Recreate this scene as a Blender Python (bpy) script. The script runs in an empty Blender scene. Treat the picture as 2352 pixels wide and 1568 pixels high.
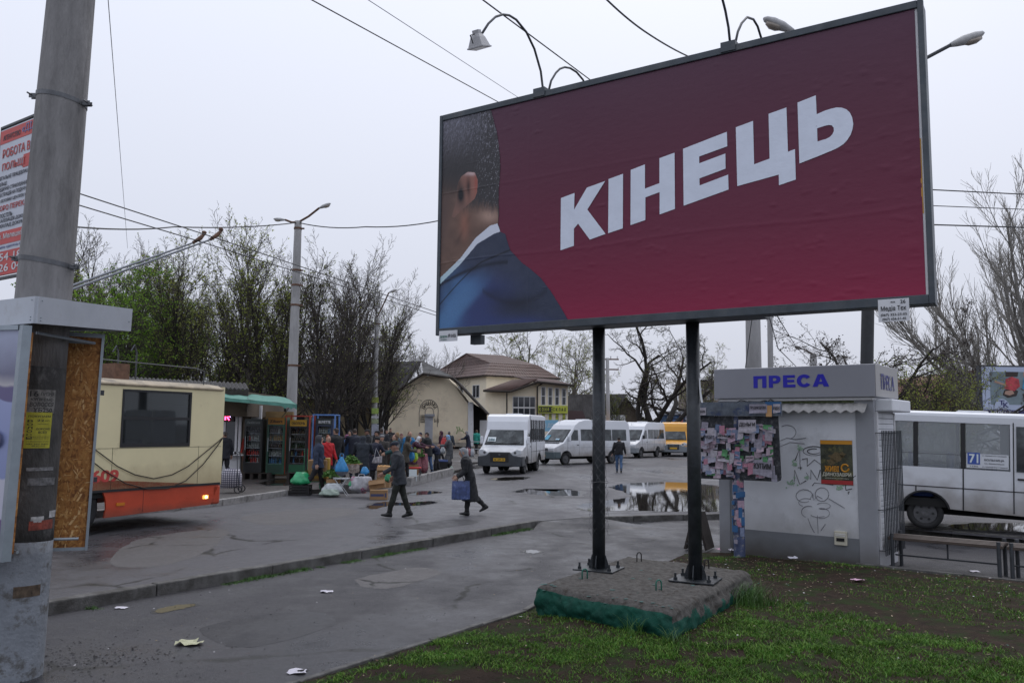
import bpy, bmesh, math, random
import numpy as np
from mathutils import Matrix, Vector, kdtree
random.seed(7); rng = np.random.default_rng(7)
scene = bpy.context.scene
col = scene.collection
PI = math.pi
# ------------------------------------------------------------------ camera
LENS_PX, CX, CY, EYE = 1929.3, 1176.0, 784.0, 2.12      # focal length in pixels of a 2352-wide frame, eye height
PITCH, ROLL = math.radians(5.80), 0.010
CAMR = Matrix.Rotation(PI/2 + PITCH, 3, 'X') @ Matrix.Rotation(ROLL, 3, 'Z')
cam = bpy.data.cameras.new('camera'); camo = bpy.data.objects.new('camera', cam); col.objects.link(camo)
camo.matrix_world = Matrix.Translation((0, 0, EYE)) @ CAMR.to_4x4()
cam.sensor_width = 36; cam.lens = LENS_PX / 2352 * 36; cam.clip_end = 4000; cam.clip_start = .05
scene.camera = camo
# ------------------------------------------------------------------ overcast sky
world = bpy.data.worlds.new('World'); scene.world = world; world.use_nodes = True
wn = world.node_tree; wn.nodes.clear()
SUN_EL, SUN_AZ = math.radians(55), math.radians(20)
def wnode(t, **k):
    n = wn.nodes.new(t)
    for a, v in k.items(): setattr(n, a, v)
    return n
wo = wnode('ShaderNodeOutputWorld'); wb = wnode('ShaderNodeBackground'); wadd = wnode('ShaderNodeMixRGB')
sky = wnode('ShaderNodeTexSky'); sky.sky_type = 'NISHITA'; sky.sun_disc = False
sky.sun_elevation = SUN_EL; sky.sun_rotation = SUN_AZ; sky.dust_density = 6; sky.air_density = 1
wt = wnode('ShaderNodeTexCoord'); ws = wnode('ShaderNodeSeparateXYZ'); wr = wnode('ShaderNodeValToRGB')
wn.links.new(wt.outputs['Generated'], ws.inputs[0]); wn.links.new(ws.outputs['Z'], wr.inputs[0])
e = wr.color_ramp.elements                                # even cloud deck, brighter towards the zenith
e[0].position = 0.0; e[0].color = (6.0, 6.3, 7.35, 1)
e[1].position = 1.0; e[1].color = (10.6, 11.1, 12.6, 1)
m_ = wr.color_ramp.elements.new(.5); m_.color = (8.9, 9.35, 10.7, 1)
wadd.blend_type = 'MIX'; wadd.inputs[0].default_value = .9
wn.links.new(sky.outputs[0], wadd.inputs[1]); wn.links.new(wr.outputs[0], wadd.inputs[2])
wn.links.new(wadd.outputs[0], wb.inputs[0]); wb.inputs[1].default_value = 0.104
wn.links.new(wb.outputs[0], wo.inputs[0])
sl = bpy.data.lights.new('sun', 'SUN'); sl.energy = 0.7; sl.angle = math.radians(40); sl.color = (1, .97, .93)
so = bpy.data.objects.new('sun', sl); col.objects.link(so)
so.rotation_euler = (PI/2 - SUN_EL, 0, PI - SUN_AZ)
scene.view_settings.view_transform = 'Standard'; scene.view_settings.look = 'None'
scene.view_settings.exposure = 0.0; scene.view_settings.gamma = 1.0
scene.cycles.use_denoising = True
scene.cycles.max_bounces = 6; scene.cycles.transparent_max_bounces = 12

# ------------------------------------------------------------------ helpers
def ray(x, y): return CAMR @ Vector(((x-CX)/LENS_PX, -(y-CY)/LENS_PX, -1))
def at(x, y, Y):
    d = ray(x, y); return Vector((0, 0, EYE)) + d*(Y/d.y)
def gp(x, y, z=0.0):
    d = ray(x, y); return Vector((0, 0, EYE)) + d*((z-EYE)/d.z)
def hit(x, y, P, N):
    d = ray(x, y); o = Vector((0, 0, EYE)); return o + d*((Vector(P)-o).dot(N)/d.dot(N))
def lin(c): return c/12.92 if c <= .04045 else ((c+.055)/1.055)**2.4
def hx(s, k=1.0):
    s = s.lstrip('#'); return tuple(min(.95, lin(int(s[i:i+2], 16)/255)*k) for i in (0, 2, 4))

MATS = {}
def mat(name, c=(.5, .5, .5), rough=.6, metal=0.0, spec=.5, noise=None, bump=None, dirt=None, emit=None, coat=0.0, aniso=None, mud=None):
    """noise=(scale, amount) colour variation, bump=(scale, strength), dirt=(colour, scale, lo, hi)"""
    if name in MATS: return MATS[name]
    m = bpy.data.materials.new(name); m.use_nodes = True; nt = m.node_tree; N = nt.nodes; Lk = nt.links.new
    b = N['Principled BSDF']; b.inputs['Base Color'].default_value = (*c, 1); b.inputs['Roughness'].default_value = rough
    b.inputs['Metallic'].default_value = metal; b.inputs['Specular IOR Level'].default_value = spec
    b.inputs['Coat Weight'].default_value = coat
    tc = N.new('ShaderNodeTexCoord'); src = None; vec = tc.outputs['Object']
    if aniso:
        mp = N.new('ShaderNodeMapping'); mp.inputs['Scale'].default_value = aniso; Lk(vec, mp.inputs[0]); vec = mp.outputs[0]
    if noise:
        n = N.new('ShaderNodeTexNoise'); n.inputs['Scale'].default_value = noise[0]; n.inputs['Detail'].default_value = 6
        n.inputs['Roughness'].default_value = .65; Lk(vec, n.inputs['Vector'])
        r = N.new('ShaderNodeValToRGB'); r.color_ramp.elements[0].position = .3; r.color_ramp.elements[1].position = .7
        a = noise[1]; r.color_ramp.elements[0].color = (*[x*(1-a) for x in c], 1); r.color_ramp.elements[1].color = (*[min(.95, x*(1+a)) for x in c], 1)
        Lk(n.outputs['Fac'], r.inputs[0]); src = r.outputs[0]
    if dirt:
        n = N.new('ShaderNodeTexNoise'); n.inputs['Scale'].default_value = dirt[1]; n.inputs['Detail'].default_value = 8
        n.inputs['Roughness'].default_value = .7; Lk(vec, n.inputs['Vector'])
        mr = N.new('ShaderNodeMapRange'); mr.inputs[1].default_value = dirt[2]; mr.inputs[2].default_value = dirt[3]; Lk(n.outputs['Fac'], mr.inputs[0])
        mx = N.new('ShaderNodeMixRGB'); Lk(mr.outputs[0], mx.inputs[0]); mx.inputs[2].default_value = (*dirt[0], 1)
        if src: Lk(src, mx.inputs[1])
        else: mx.inputs[1].default_value = (*c, 1)
        src = mx.outputs[0]
    if mud:                                                       # road dirt thrown up from below: (colour, z where it is thick, z where it ends, strength)
        sp = N.new('ShaderNodeSeparateXYZ'); Lk(tc.outputs['Object'], sp.inputs[0]); n = N.new('ShaderNodeTexNoise'); n.inputs['Scale'].default_value = 2.2; n.inputs['Detail'].default_value = 7; Lk(tc.outputs['Object'], n.inputs['Vector'])
        ad = N.new('ShaderNodeMath'); ad.operation = 'MULTIPLY_ADD'; ad.inputs[1].default_value = -(mud[2]-mud[1])*1.4; Lk(n.outputs['Fac'], ad.inputs[0]); Lk(sp.outputs['Z'], ad.inputs[2])
        mr = N.new('ShaderNodeMapRange'); mr.inputs[1].default_value = mud[1]-(mud[2]-mud[1])*.7; mr.inputs[2].default_value = mud[2]-(mud[2]-mud[1])*.7; mr.inputs[3].default_value = mud[3]; mr.inputs[4].default_value = 0; Lk(ad.outputs[0], mr.inputs[0])
        mx = N.new('ShaderNodeMixRGB'); Lk(mr.outputs[0], mx.inputs[0]); mx.inputs[2].default_value = (*mud[0], 1)
        if src: Lk(src, mx.inputs[1])
        else: mx.inputs[1].default_value = (*c, 1)
        src = mx.outputs[0]
    if src: Lk(src, b.inputs['Base Color'])
    if bump:
        n = N.new('ShaderNodeTexNoise'); n.inputs['Scale'].default_value = bump[0]; n.inputs['Detail'].default_value = 5; Lk(vec, n.inputs['Vector'])
        bp = N.new('ShaderNodeBump'); bp.inputs['Strength'].default_value = bump[1]; bp.inputs['Distance'].default_value = .02
        Lk(n.outputs['Fac'], bp.inputs['Height']); Lk(bp.outputs[0], b.inputs['Normal'])
    if emit:
        b.inputs['Emission Color'].default_value = (*emit[0], 1); b.inputs['Emission Strength'].default_value = emit[1]
    MATS[name] = m; return m
def leafmat(name, c):
    """thin leaf: light passes through"""
    m = bpy.data.materials.new(name); m.use_nodes = True; nt = m.node_tree; N = nt.nodes; d = N.new('ShaderNodeBsdfDiffuse'); t = N.new('ShaderNodeBsdfTranslucent'); x = N.new('ShaderNodeMixShader'); x.inputs[0].default_value = .5
    for s in (d, t): s.inputs[0].default_value = (*c, 1)
    nt.links.new(d.outputs[0], x.inputs[1]); nt.links.new(t.outputs[0], x.inputs[2]); nt.links.new(x.outputs[0], N['Material Output'].inputs[0]); MATS[name] = m; return m
def glass(name, tint=(.8, .85, .9), rough=.03, opac=.25, c=(.02, .025, .03), ior=1.5):
    """a pane: mostly clear, with a film of dirt and mirror reflections"""
    if name in MATS: return MATS[name]
    m = bpy.data.materials.new(name); m.use_nodes = True; nt = m.node_tree; N = nt.nodes; Lk = nt.links.new
    b = N['Principled BSDF']; b.inputs['Base Color'].default_value = (*c, 1); b.inputs['Roughness'].default_value = rough
    t = N.new('ShaderNodeBsdfTransparent'); t.inputs[0].default_value = (*tint, 1)
    g = N.new('ShaderNodeBsdfGlossy'); g.inputs['Roughness'].default_value = rough
    fr = N.new('ShaderNodeFresnel'); fr.inputs[0].default_value = ior
    m1 = N.new('ShaderNodeMixShader'); m1.inputs[0].default_value = opac; Lk(t.outputs[0], m1.inputs[1]); Lk(b.outputs[0], m1.inputs[2])
    m2 = N.new('ShaderNodeMixShader'); Lk(fr.outputs[0], m2.inputs[0]); Lk(m1.outputs[0], m2.inputs[1]); Lk(g.outputs[0], m2.inputs[2])
    Lk(m2.outputs[0], N['Material Output'].inputs[0]); MATS[name] = m; return m

def link(name, me, parent=None, loc=None):
    o = bpy.data.objects.new(name, me); col.objects.link(o)
    if parent is not None: o.parent = parent
    if loc is not None: o.location = loc
    return o
def tag(o, label=None, cat=None, group=None, kind=None):
    if label: o['label'] = label
    if cat: o['category'] = cat
    if group: o['group'] = group
    if kind: o['kind'] = kind
    return o
def thing(name, label, cat, loc=(0, 0, 0), rz=0.0, group=None):
    o = bpy.data.objects.new(name, None); col.objects.link(o); o.empty_display_size = .2
    o.location = loc; o.rotation_euler = (0, 0, rz); return tag(o, label, cat, group)
def np_mesh(name, V, Fc, mats, mi=None, smooth=False):
    """fast mesh from arrays; Fc is an (n, k) array of equal-sized faces"""
    V = np.asarray(V, np.float32); Fc = np.asarray(Fc, np.int32); n, k = Fc.shape
    me = bpy.data.meshes.new(name); me.vertices.add(len(V)); me.vertices.foreach_set('co', V.ravel())
    me.loops.add(n*k); me.loops.foreach_set('vertex_index', Fc.ravel()); me.polygons.add(n)
    me.polygons.foreach_set('loop_start', np.arange(0, n*k, k, dtype=np.int32)); me.polygons.foreach_set('loop_total', np.full(n, k, np.int32))
    for m in mats: me.materials.append(m)
    if mi is not None: me.polygons.foreach_set('material_index', np.asarray(mi, np.int32))
    me.polygons.foreach_set('use_smooth', np.full(n, smooth)); me.update(calc_edges=True); me.validate(); return me

class MB:
    """collects shapes, then builds ONE mesh"""
    def __init__(s): s.v = []; s.f = []; s.m = []; s.s = []; s.mi = 0; s.sm = False
    def add(s, vs, fs):
        o = len(s.v); s.v.extend(tuple(v) for v in vs)
        for f in fs: s.f.append(tuple(i+o for i in f)); s.m.append(s.mi); s.s.append(s.sm)
        return s
    def box(s, x0, x1, y0, y1, z0, z1, M=None):
        vs = [Vector(p) for p in ((x0,y0,z0),(x1,y0,z0),(x1,y1,z0),(x0,y1,z0),(x0,y0,z1),(x1,y0,z1),(x1,y1,z1),(x0,y1,z1))]
        if M is not None: vs = [M @ v for v in vs]
        return s.add(vs, [(0,3,2,1),(4,5,6,7),(0,1,5,4),(1,2,6,5),(2,3,7,6),(3,0,4,7)])
    def tube(s, pts, r, n=8, cap=True, sq=None):
        """round (or sq=(a,b) flattened) tube along pts with radius r (number or list)"""
        pts = [Vector(p) for p in pts]; k = len(pts); rr = [r]*k if isinstance(r, (int, float)) else list(r)
        T = [(pts[min(i+1, k-1)]-pts[max(i-1, 0)]).normalized() for i in range(k)]
        ref = Vector((0, 0, 1)) if abs(T[0].z) < .9 else Vector((1, 0, 0)); vs = []
        A = T[0].cross(ref).normalized()
        for i in range(k):
            A = (A - T[i]*A.dot(T[i])).normalized(); B = T[i].cross(A)
            for j in range(n):
                a = 2*PI*j/n; vs.append(pts[i] + (A*math.cos(a) + B*math.sin(a))*rr[i])
        fs = [(i*n+j, i*n+(j+1) % n, (i+1)*n+(j+1) % n, (i+1)*n+j) for i in range(k-1) for j in range(n)]
        if cap: fs += [tuple(range(n-1, -1, -1)), tuple((k-1)*n+j for j in range(n))]
        return s.add(vs, fs)
    def cyl(s, c, r, h, n=16, axis='z', r2=None):
        c = Vector(c); d = {'x': Vector((1,0,0)), 'y': Vector((0,1,0)), 'z': Vector((0,0,1))}[axis]
        return s.tube([c, c+d*h], [r, r if r2 is None else r2], n)
    def loft(s, secs, n=16, cap=True):
        """secs: list of (centre, axisA, axisB) ellipses"""
        vs = []
        for c, A, B in secs:
            c = Vector(c); A = Vector(A); B = Vector(B)
            for j in range(n): a = 2*PI*j/n; vs.append(c + A*math.cos(a) + B*math.sin(a))
        k = len(secs); fs = [(i*n+j, i*n+(j+1) % n, (i+1)*n+(j+1) % n, (i+1)*n+j) for i in range(k-1) for j in range(n)]
        if cap: fs += [tuple(range(n-1, -1, -1)), tuple((k-1)*n+j for j in range(n))]
        return s.add(vs, fs)
    def ell(s, c, r, n=12, m=8, M=None):
        c = Vector(c); vs = []; fs = []
        for i in range(m+1):
            t = PI*i/m
            for j in range(n):
                a = 2*PI*j/n; p = Vector((r[0]*math.sin(t)*math.cos(a), r[1]*math.sin(t)*math.sin(a), r[2]*math.cos(t)))
                if M is not None: p = M @ p
                vs.append(c+p)
        for i in range(m):
            for j in range(n): fs.append((i*n+j, (i+1)*n+j, (i+1)*n+(j+1) % n, i*n+(j+1) % n))
        return s.add(vs, fs)
    def prism(s, poly, O, U, V, t):
        """2-D polygon in the plane O+U*x+V*y, thickened by t along U x V"""
        O = Vector(O); U = Vector(U); V = Vector(V); Nn = U.cross(V).normalized()*t; k = len(poly)
        a = [O+U*p[0]+V*p[1] for p in poly]; b = [p+Nn for p in a]
        ar = sum(poly[i][0]*poly[(i+1) % k][1]-poly[(i+1) % k][0]*poly[i][1] for i in range(k))
        fs = [tuple(range(k, 2*k)), tuple(range(k-1, -1, -1))] + [(i, (i+1) % k, k+(i+1) % k, k+i) for i in range(k)]
        if ar < 0: fs = [tuple(reversed(f)) for f in fs]
        return s.add(a+b, fs)
    def quad(s, a, b, c, d): return s.add([a, b, c, d], [(0, 1, 2, 3)])
    def build(s, name, mats, parent=None, loc=None, bevel=0, seg=2, world_parent=False):
        me = bpy.data.meshes.new(name); me.from_pydata(s.v, [], s.f)
        for m in (mats if isinstance(mats, (list, tuple)) else [mats]): me.materials.append(m)
        me.polygons.foreach_set('material_index', s.m); me.polygons.foreach_set('use_smooth', s.s); me.update()
        o = link(name, me, parent, loc)
        if world_parent and parent is not None:       # vertices given in world space
            o.matrix_parent_inverse = parent_inv(parent)
        if bevel:
            b = o.modifiers.new('bevel', 'BEVEL'); b.width = bevel; b.segments = seg; b.limit_method = 'ANGLE'; b.angle_limit = math.radians(35)
        return o
def parent_inv(p):
    return (Matrix.Translation(p.location) @ p.rotation_euler.to_matrix().to_4x4()).inverted()

_tc = {}
def glyphs(s, bold=0.0, spacing=1.0):
    k = (s, bold, spacing)
    if k not in _tc:
        c = bpy.data.curves.new('lettering', 'FONT'); c.body = s; c.offset = bold; c.space_character = spacing; c.resolution_u = 3
        o = bpy.data.objects.new('lettering', c); col.objects.link(o)
        dg = bpy.context.evaluated_depsgraph_get(); me = bpy.data.meshes.new_from_object(o.evaluated_get(dg))
        V = np.array([v.co[:2] for v in me.vertices]); Fs = [tuple(p.vertices) for p in me.polygons]
        bpy.data.objects.remove(o); bpy.data.curves.remove(c); bpy.data.meshes.remove(me)
        lo = V.min(0); hi = V.max(0); _tc[k] = ((V-lo)/(hi-lo), Fs, (hi-lo))
    return _tc[k]
def letters(mb, s, O, U, V, w, h, off=.004, bold=0.0, spacing=1.0, skew=0.0):
    """flat printed lettering that fills the w x h box at O; bold strokes are laid over each other slightly shifted"""
    uv, Fs, _ = glyphs(s, 0.0, spacing); O = Vector(O); U = Vector(U).normalized(); V = Vector(V).normalized(); Nn = U.cross(V)
    k = min(1.0, 1.4/max(1, len(s)))*bold*1.6; sh = [(0, 0)] if not bold else [(-k, -bold), (k, -bold), (-k, bold), (k, bold), (0, 0)]
    for i, (sx, sy) in enumerate(sh):
        mb.add([O + U*((a*(1-2*k)+k+sx)*w) + V*((b*(1-2*bold)+bold+sy)*h + skew*a*w) + Nn*(off+.0006*i) for a, b in uv], Fs)
def text(name, s, m, parent, O, U, V, w, h, off=.004, bold=0.0, spacing=1.0, skew=0.0, wp=False):
    mb = MB(); letters(mb, s, O, U, V, w, h, off, bold, spacing, skew); return mb.build(name, m, parent, world_parent=wp)

def vnoise(x, y, seed=0):
    """smooth 2-D value noise, vectorised"""
    xi = np.floor(x).astype(np.int64); yi = np.floor(y).astype(np.int64); fx = x-xi; fy = y-yi
    fx = fx*fx*(3-2*fx); fy = fy*fy*(3-2*fy)
    def h(a, b):
        n = (a*374761393 + b*668265263 + seed*1442695041) & 0xffffffff; n = ((n ^ (n >> 13))*1274126177) & 0xffffffff
        return ((n ^ (n >> 16)) & 0xffff)/65535.0
    return (h(xi, yi)*(1-fx)+h(xi+1, yi)*fx)*(1-fy) + (h(xi, yi+1)*(1-fx)+h(xi+1, yi+1)*fx)*fy
def fbm(x, y, seed=0, o=4):
    t = 0; a = .5; s = 0
    for i in range(o): t = t + a*vnoise(x*2**i, y*2**i, seed+i); s += a; a *= .5
    return t/s
def inpoly(px, py, poly):
    c = np.zeros(np.shape(px), bool); j = len(poly)-1
    for i in range(len(poly)):
        xi, yi = poly[i]; xj, yj = poly[j]
        with np.errstate(divide='ignore', invalid='ignore'):
            c ^= ((yi > py) != (yj > py)) & (px < (xj-xi)*(py-yi)/((yj-yi) or 1e-9)+xi)
        j = i
    return c
# ================================================================== THE SETTING
def asphalt(name, base, wet_lo, wet_hi, seed, scale=.45):
    m = bpy.data.materials.new(name); m.use_nodes = True; nt = m.node_tree; N = nt.nodes; Lk = nt.links.new
    b = N['Principled BSDF']; b.inputs['Specular IOR Level'].default_value = .32; tc = N.new('ShaderNodeTexCoord')
    mp = N.new('ShaderNodeMapping'); mp.inputs['Location'].default_value = (seed, seed*2, 0); Lk(tc.outputs['Object'], mp.inputs[0]); V = mp.outputs[0]
    def noise(s, d=5, r=.6, vec=V):
        n = N.new('ShaderNodeTexNoise'); n.inputs['Scale'].default_value = s; n.inputs['Detail'].default_value = d; n.inputs['Roughness'].default_value = r
        Lk(vec, n.inputs['Vector']); return n.outputs['Fac']
    def rng_(a, lo, hi, t0=0., t1=1.):
        r = N.new('ShaderNodeMapRange'); r.inputs[1].default_value = lo; r.inputs[2].default_value = hi; r.inputs[3].default_value = t0; r.inputs[4].default_value = t1
        Lk(a, r.inputs[0]); return r.outputs[0]
    mp2 = N.new('ShaderNodeMapping'); mp2.inputs['Rotation'].default_value = (0, 0, .55); mp2.inputs['Scale'].default_value = (1, .42, 1); Lk(V, mp2.inputs[0])
    big = noise(scale, 4, .55, mp2.outputs[0]); mid = noise(2.2, 5); fine = noise(48, 3); grit = noise(150, 2)
    wet = rng_(big, wet_lo, wet_hi)
    def mix(f, a, c2, blend='MIX'):
        x = N.new('ShaderNodeMixRGB'); x.blend_type = blend
        for i, q in ((0, f), (1, a), (2, c2)):
            if isinstance(q, (int, float)): x.inputs[i].default_value = q
            elif isinstance(q, tuple): x.inputs[i].default_value = (*q, 1)
            else: Lk(q, x.inputs[i])
        return x.outputs[0]
    c = mix(rng_(mid, .35, .65), tuple(v*.68 for v in base), tuple(v*1.3 for v in base))
    m2 = noise(11, 8, .75); c = mix(rng_(m2, .38, .66), mix(1.0, c, (.66, .66, .67), 'MULTIPLY'), mix(1.0, c, (1.3, 1.28, 1.24), 'MULTIPLY')); c = mix(rng_(grit, .42, .68), c, tuple(v*3.0 for v in base))
    c = mix(rng_(fine, .62, .7), c, tuple(v*.35 for v in base))
    c = mix(wet, c, mix(1.0, c, (.72, .72, .74), 'MULTIPLY'))
    # old cracks
    vo = N.new('ShaderNodeTexVoronoi'); vo.feature = 'DISTANCE_TO_EDGE'; vo.inputs['Scale'].default_value = .33
    wv = N.new('ShaderNodeMixRGB'); wv.inputs[0].default_value = .35; Lk(V, wv.inputs[1])
    nz = N.new('ShaderNodeTexNoise'); nz.inputs['Scale'].default_value = 1.3; nz.inputs['Detail'].default_value = 6; Lk(V, nz.inputs['Vector']); Lk(nz.outputs['Color'], wv.inputs[2])
    Lk(wv.outputs[0], vo.inputs['Vector'])
    ck = rng_(vo.outputs['Distance'], .003, .010, 1, 0); ckm = N.new('ShaderNodeMath'); ckm.operation = 'MULTIPLY'
    Lk(ck, ckm.inputs[0]); Lk(rng_(noise(.6, 3), .47, .55), ckm.inputs[1])
    c = mix(ckm.outputs[0], c, (.012, .012, .011))
    Lk(c, b.inputs['Base Color'])
    ro = N.new('ShaderNodeMath'); ro.operation = 'ADD'
    Lk(rng_(wet, 0, 1, .66, .22), ro.inputs[0]); Lk(rng_(mid, .35, .65, -.10, .16), ro.inputs[1]); Lk(ro.outputs[0], b.inputs['Roughness'])
    bp = N.new('ShaderNodeBump'); bp.inputs['Distance'].default_value = .006; Lk(rng_(wet, 0, 1, .8, .25), bp.inputs['Strength'])
    ad = N.new('ShaderNodeMath'); Lk(fine, ad.inputs[0]); Lk(grit, ad.inputs[1]); Lk(ad.outputs[0], bp.inputs['Height']); Lk(bp.outputs[0], b.inputs['Normal'])
    return m
M_ROAD = asphalt('wet_asphalt_road', (.054, .053, .058), .42, .66, 3.1, .30)
M_PAVE = asphalt('wet_asphalt_pavement', (.033, .0325, .036), .42, .68, 9.7, .55)
M_TERR = asphalt('dirty_asphalt_market', (.040, .036, .034), .45, .66, 1.7, .5)
M_KERB = mat('kerb_concrete', (.115, .112, .108), .75, noise=(9, .35), bump=(60, .5), dirt=((.045, .042, .038), 2.5, .42, .62))
M_KERBL = mat('kerb_concrete_light', (.26, .25, .245), .8, noise=(9, .3), bump=(60, .5), dirt=((.09, .085, .08), 3, .48, .68))
M_SOIL = mat('soil', (.030, .020, .014), .9, spec=.12, noise=(5, .45), bump=(38, .9), dirt=((.020, .036, .008), 2.4, .48, .62))
M_CONC = mat('concrete', (.27, .265, .26), .8, noise=(6, .3), bump=(70, .5), dirt=((.10, .10, .095), 2.2, .48, .7))

K0, K1, K2 = Vector((-9.0, 4.6, 0)), gp(105, 1388), gp(1240, 1196)
R1, R2 = gp(1337, 1188), gp(1650, 1180)
EDGE = [(-60, -10), (-16, -3), (K0.x, K0.y), (K1.x, K1.y), (K2.x, K2.y), (R1.x, R1.y), (R2.x, R2.y), (6.6, 20.9), (9.3, 17.7), (14, 13.6), (30, 3), (60, -10)]
mb = MB(); vs = [(x, y, 0) for x, y in EDGE] + [(1600, -10, 0), (1600, 2600, 0), (-1600, 2600, 0), (-1600, -10, 0)]
mb.add(vs, [tuple(range(len(vs)))]); tag(mb.build('road', M_ROAD), kind='structure')
mb = MB(); mb.box(-70, 70, -30, 34, -.30, -.13); tag(mb.build('pavement', M_PAVE), kind='structure')
# a broken ramp where the kerb is missing
mb = MB(); d = Vector((K2.y-R1.y, R1.x-K2.x, 0)).normalized(); d = d if d.y < 0 else -d
a, b_ = K2-(R1-K2)*.25+Vector((0, .05, -.004)), R1+(R1-K2)*.25+Vector((0, .05, -.004)); kd_ = (K2-K1).normalized(); a = K2+Vector((0, .05, -.004)); a2_, b2_ = K2-kd_*.45+d*.12+Vector((0, 0, -.14)), b_+d*1.6+Vector((.6, 0, -.14)); dn_ = Vector((0, 0, -.3))
mb.add([a, b_, b2_, a2_, a+dn_, b_+dn_, b2_+dn_, a2_+dn_], [(0, 3, 2, 1), (4, 5, 6, 7), (0, 4, 7, 3), (1, 2, 6, 5), (2, 3, 7, 6), (0, 1, 5, 4)])
tag(mb.build('ramp', M_PAVE), kind='structure')

def kerb_line(name, A, B, n, w, z0, z1, m, jit=.012, gaps=()):
    """kerbstones laid end to end, each a piece of its own"""
    root = thing(name, None, None, (A.x, A.y, 0)); tag(root, kind='structure'); d = (B-A); L = d.length; d.normalize(); nrm = Vector((-d.y, d.x, 0))
    for i in range(n):
        if i in gaps: continue
        a0 = L*i/n+.006; a1 = L*(i+1)/n-.006; r = random.Random(i*7+n); dz = r.uniform(-jit, jit); dn = r.uniform(-jit, jit)*1.2
        mbb = MB(); k = 5; vs = []
        for j in range(k):                       # slightly uneven stone
            q = a0+(a1-a0)*j/(k-1)
            for (s_, z) in ((0, z0), (0, z1+dz), (w, z1+dz), (w, z0)):
                vs.append(d*q + nrm*(s_+dn+r.uniform(-.004, .004)) + Vector((0, 0, z+(r.uniform(-.006, .006) if z == z1+dz else 0))))
        fs = [(j*4+c, j*4+(c+1) % 4, j*4+4+(c+1) % 4, j*4+4+c) for j in range(k-1) for c in range(4)] + [(3, 2, 1, 0), (k*4-4, k*4-3, k*4-2, k*4-1)]
        fs = [tuple(reversed(f)) for f in fs]
        mbb.add(vs, fs); mbb.build('kerbstone', m, root, bevel=.018, seg=2)
    return root
kd = (K2-K1).normalized()
kerb_line('kerb', K1-kd*6.3, K2, 9, .16, -.16, .022, M_KERB)
rd = (R2-R1).normalized()
kerb_line('kerb', R1, R1+rd*5.4, 4, .15, -.16, .012, M_KERB)
kerb_line('kerb', Vector((6.6, 20.9, 0)), Vector((14, 13.6, 0)), 8, .15, -.16, .02, M_KERB)

# ---- the market pavement across the road
A1, A2 = gp(500, 1160), gp(652, 1137)
B1, B2, B3 = gp(850, 1126), gp(945, 1112), gp(1032, 1090)
TZ = .13
terr = [(-40, 2), (A1.x-6.3, A1.y-11.4), (A1.x, A1.y), (A2.x, A2.y), (B1.x, B1.y), (B2.x, B2.y), (B3.x, B3.y), (-1.9, 43), (-2.4, 47), (0.5, 52), (4, 64), (6, 74), (60, 78), (60, 200), (-80, 200), (-80, 30)]
mb = MB(); k = len(terr)
mb.add([(x, y, TZ) for x, y in terr]+[(x, y, -.02) for x, y in terr], [tuple(range(k))]+[(i, k+i, k+(i+1) % k, (i+1) % k) for i in range(k)])
tag(mb.build('market_pavement', M_TERR), kind='structure')
md = (A2-A1).normalized()
kerb_line('kerb', A1-Vector((.485, .875, 0))*7.8, A1, 6, -.16, -.02, .165, M_KERBL, .006)
kerb_line('kerb', A1, A2, 3, -.16, -.02, .165, M_KERBL, .006)
kerb_line('kerb', B2-(B3-B2)*.12, B3, 3, -.20, -.02, .30, M_KERBL, .004)
kerb_line('kerb', Vector((-1.9, 43, 0)), Vector((.5, 52, 0)), 5, -.15, -.02, .2, M_KERBL, .006)

# ---- lawn
L_E1, L_E2 = gp(690, 1568, -.10), gp(1212, 1396, -.06)
LB = [(-4.2, 3.9), (L_E1.x, L_E1.y), (L_E2.x, L_E2.y), (1.05, 12.3), (2.2, 13.6), (3.1, 15.2)]
KU = Vector((2.16, -1.72, 0)).normalized(); KD = Vector((-KU.y, KU.x, 0)); KL = Vector((3.80, 15.59, -.02))
def xl(y): return np.interp(y, [p[1] for p in LB], [p[0] for p in LB])
def xr(y): return 3.70+(15.55-y)*1.235
ys = np.linspace(3.9, 15.3, 150); us = np.linspace(0, 1, 150)**1.0
YY, UU = np.meshgrid(ys, us, indexing='ij'); XL = xl(YY); XR = np.minimum(xr(YY), 16.0); XX = XL+(XR-XL)*UU
def lawn_z(x, y):
    rise = np.clip((x-xl(y))/1.2, 0, 1); far = np.clip((y-11)/3, 0, 1); edge = np.clip((xr(y)-x)/.5, 0, 1)
    return -.10 + .125*rise*(1-.45*far)*np.clip(edge, .25, 1) + .05*(fbm(x*1.1, y*1.1, 5)-.5) + .025*(fbm(x*6, y*6, 9)-.5)
ZZ = lawn_z(XX, YY); n0, n1 = XX.shape; idx = np.arange(n0*n1).reshape(n0, n1)
Fq = np.stack([idx[:-1, :-1], idx[:-1, 1:], idx[1:, 1:], idx[1:, :-1]], -1).reshape(-1, 4)
tag(link('lawn', np_mesh('lawn', np.stack([XX, YY, ZZ], -1).reshape(-1, 3), Fq, [M_SOIL], smooth=True)), kind='structure')
ed = thing('lawn_edging', None, None); tag(ed, kind='structure')
ep = [Vector((-4.2, 3.9, 0)), Vector((L_E1.x, L_E1.y, 0)), Vector((L_E2.x, L_E2.y, 0)), Vector((.62, 11.5, 0))]
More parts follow.
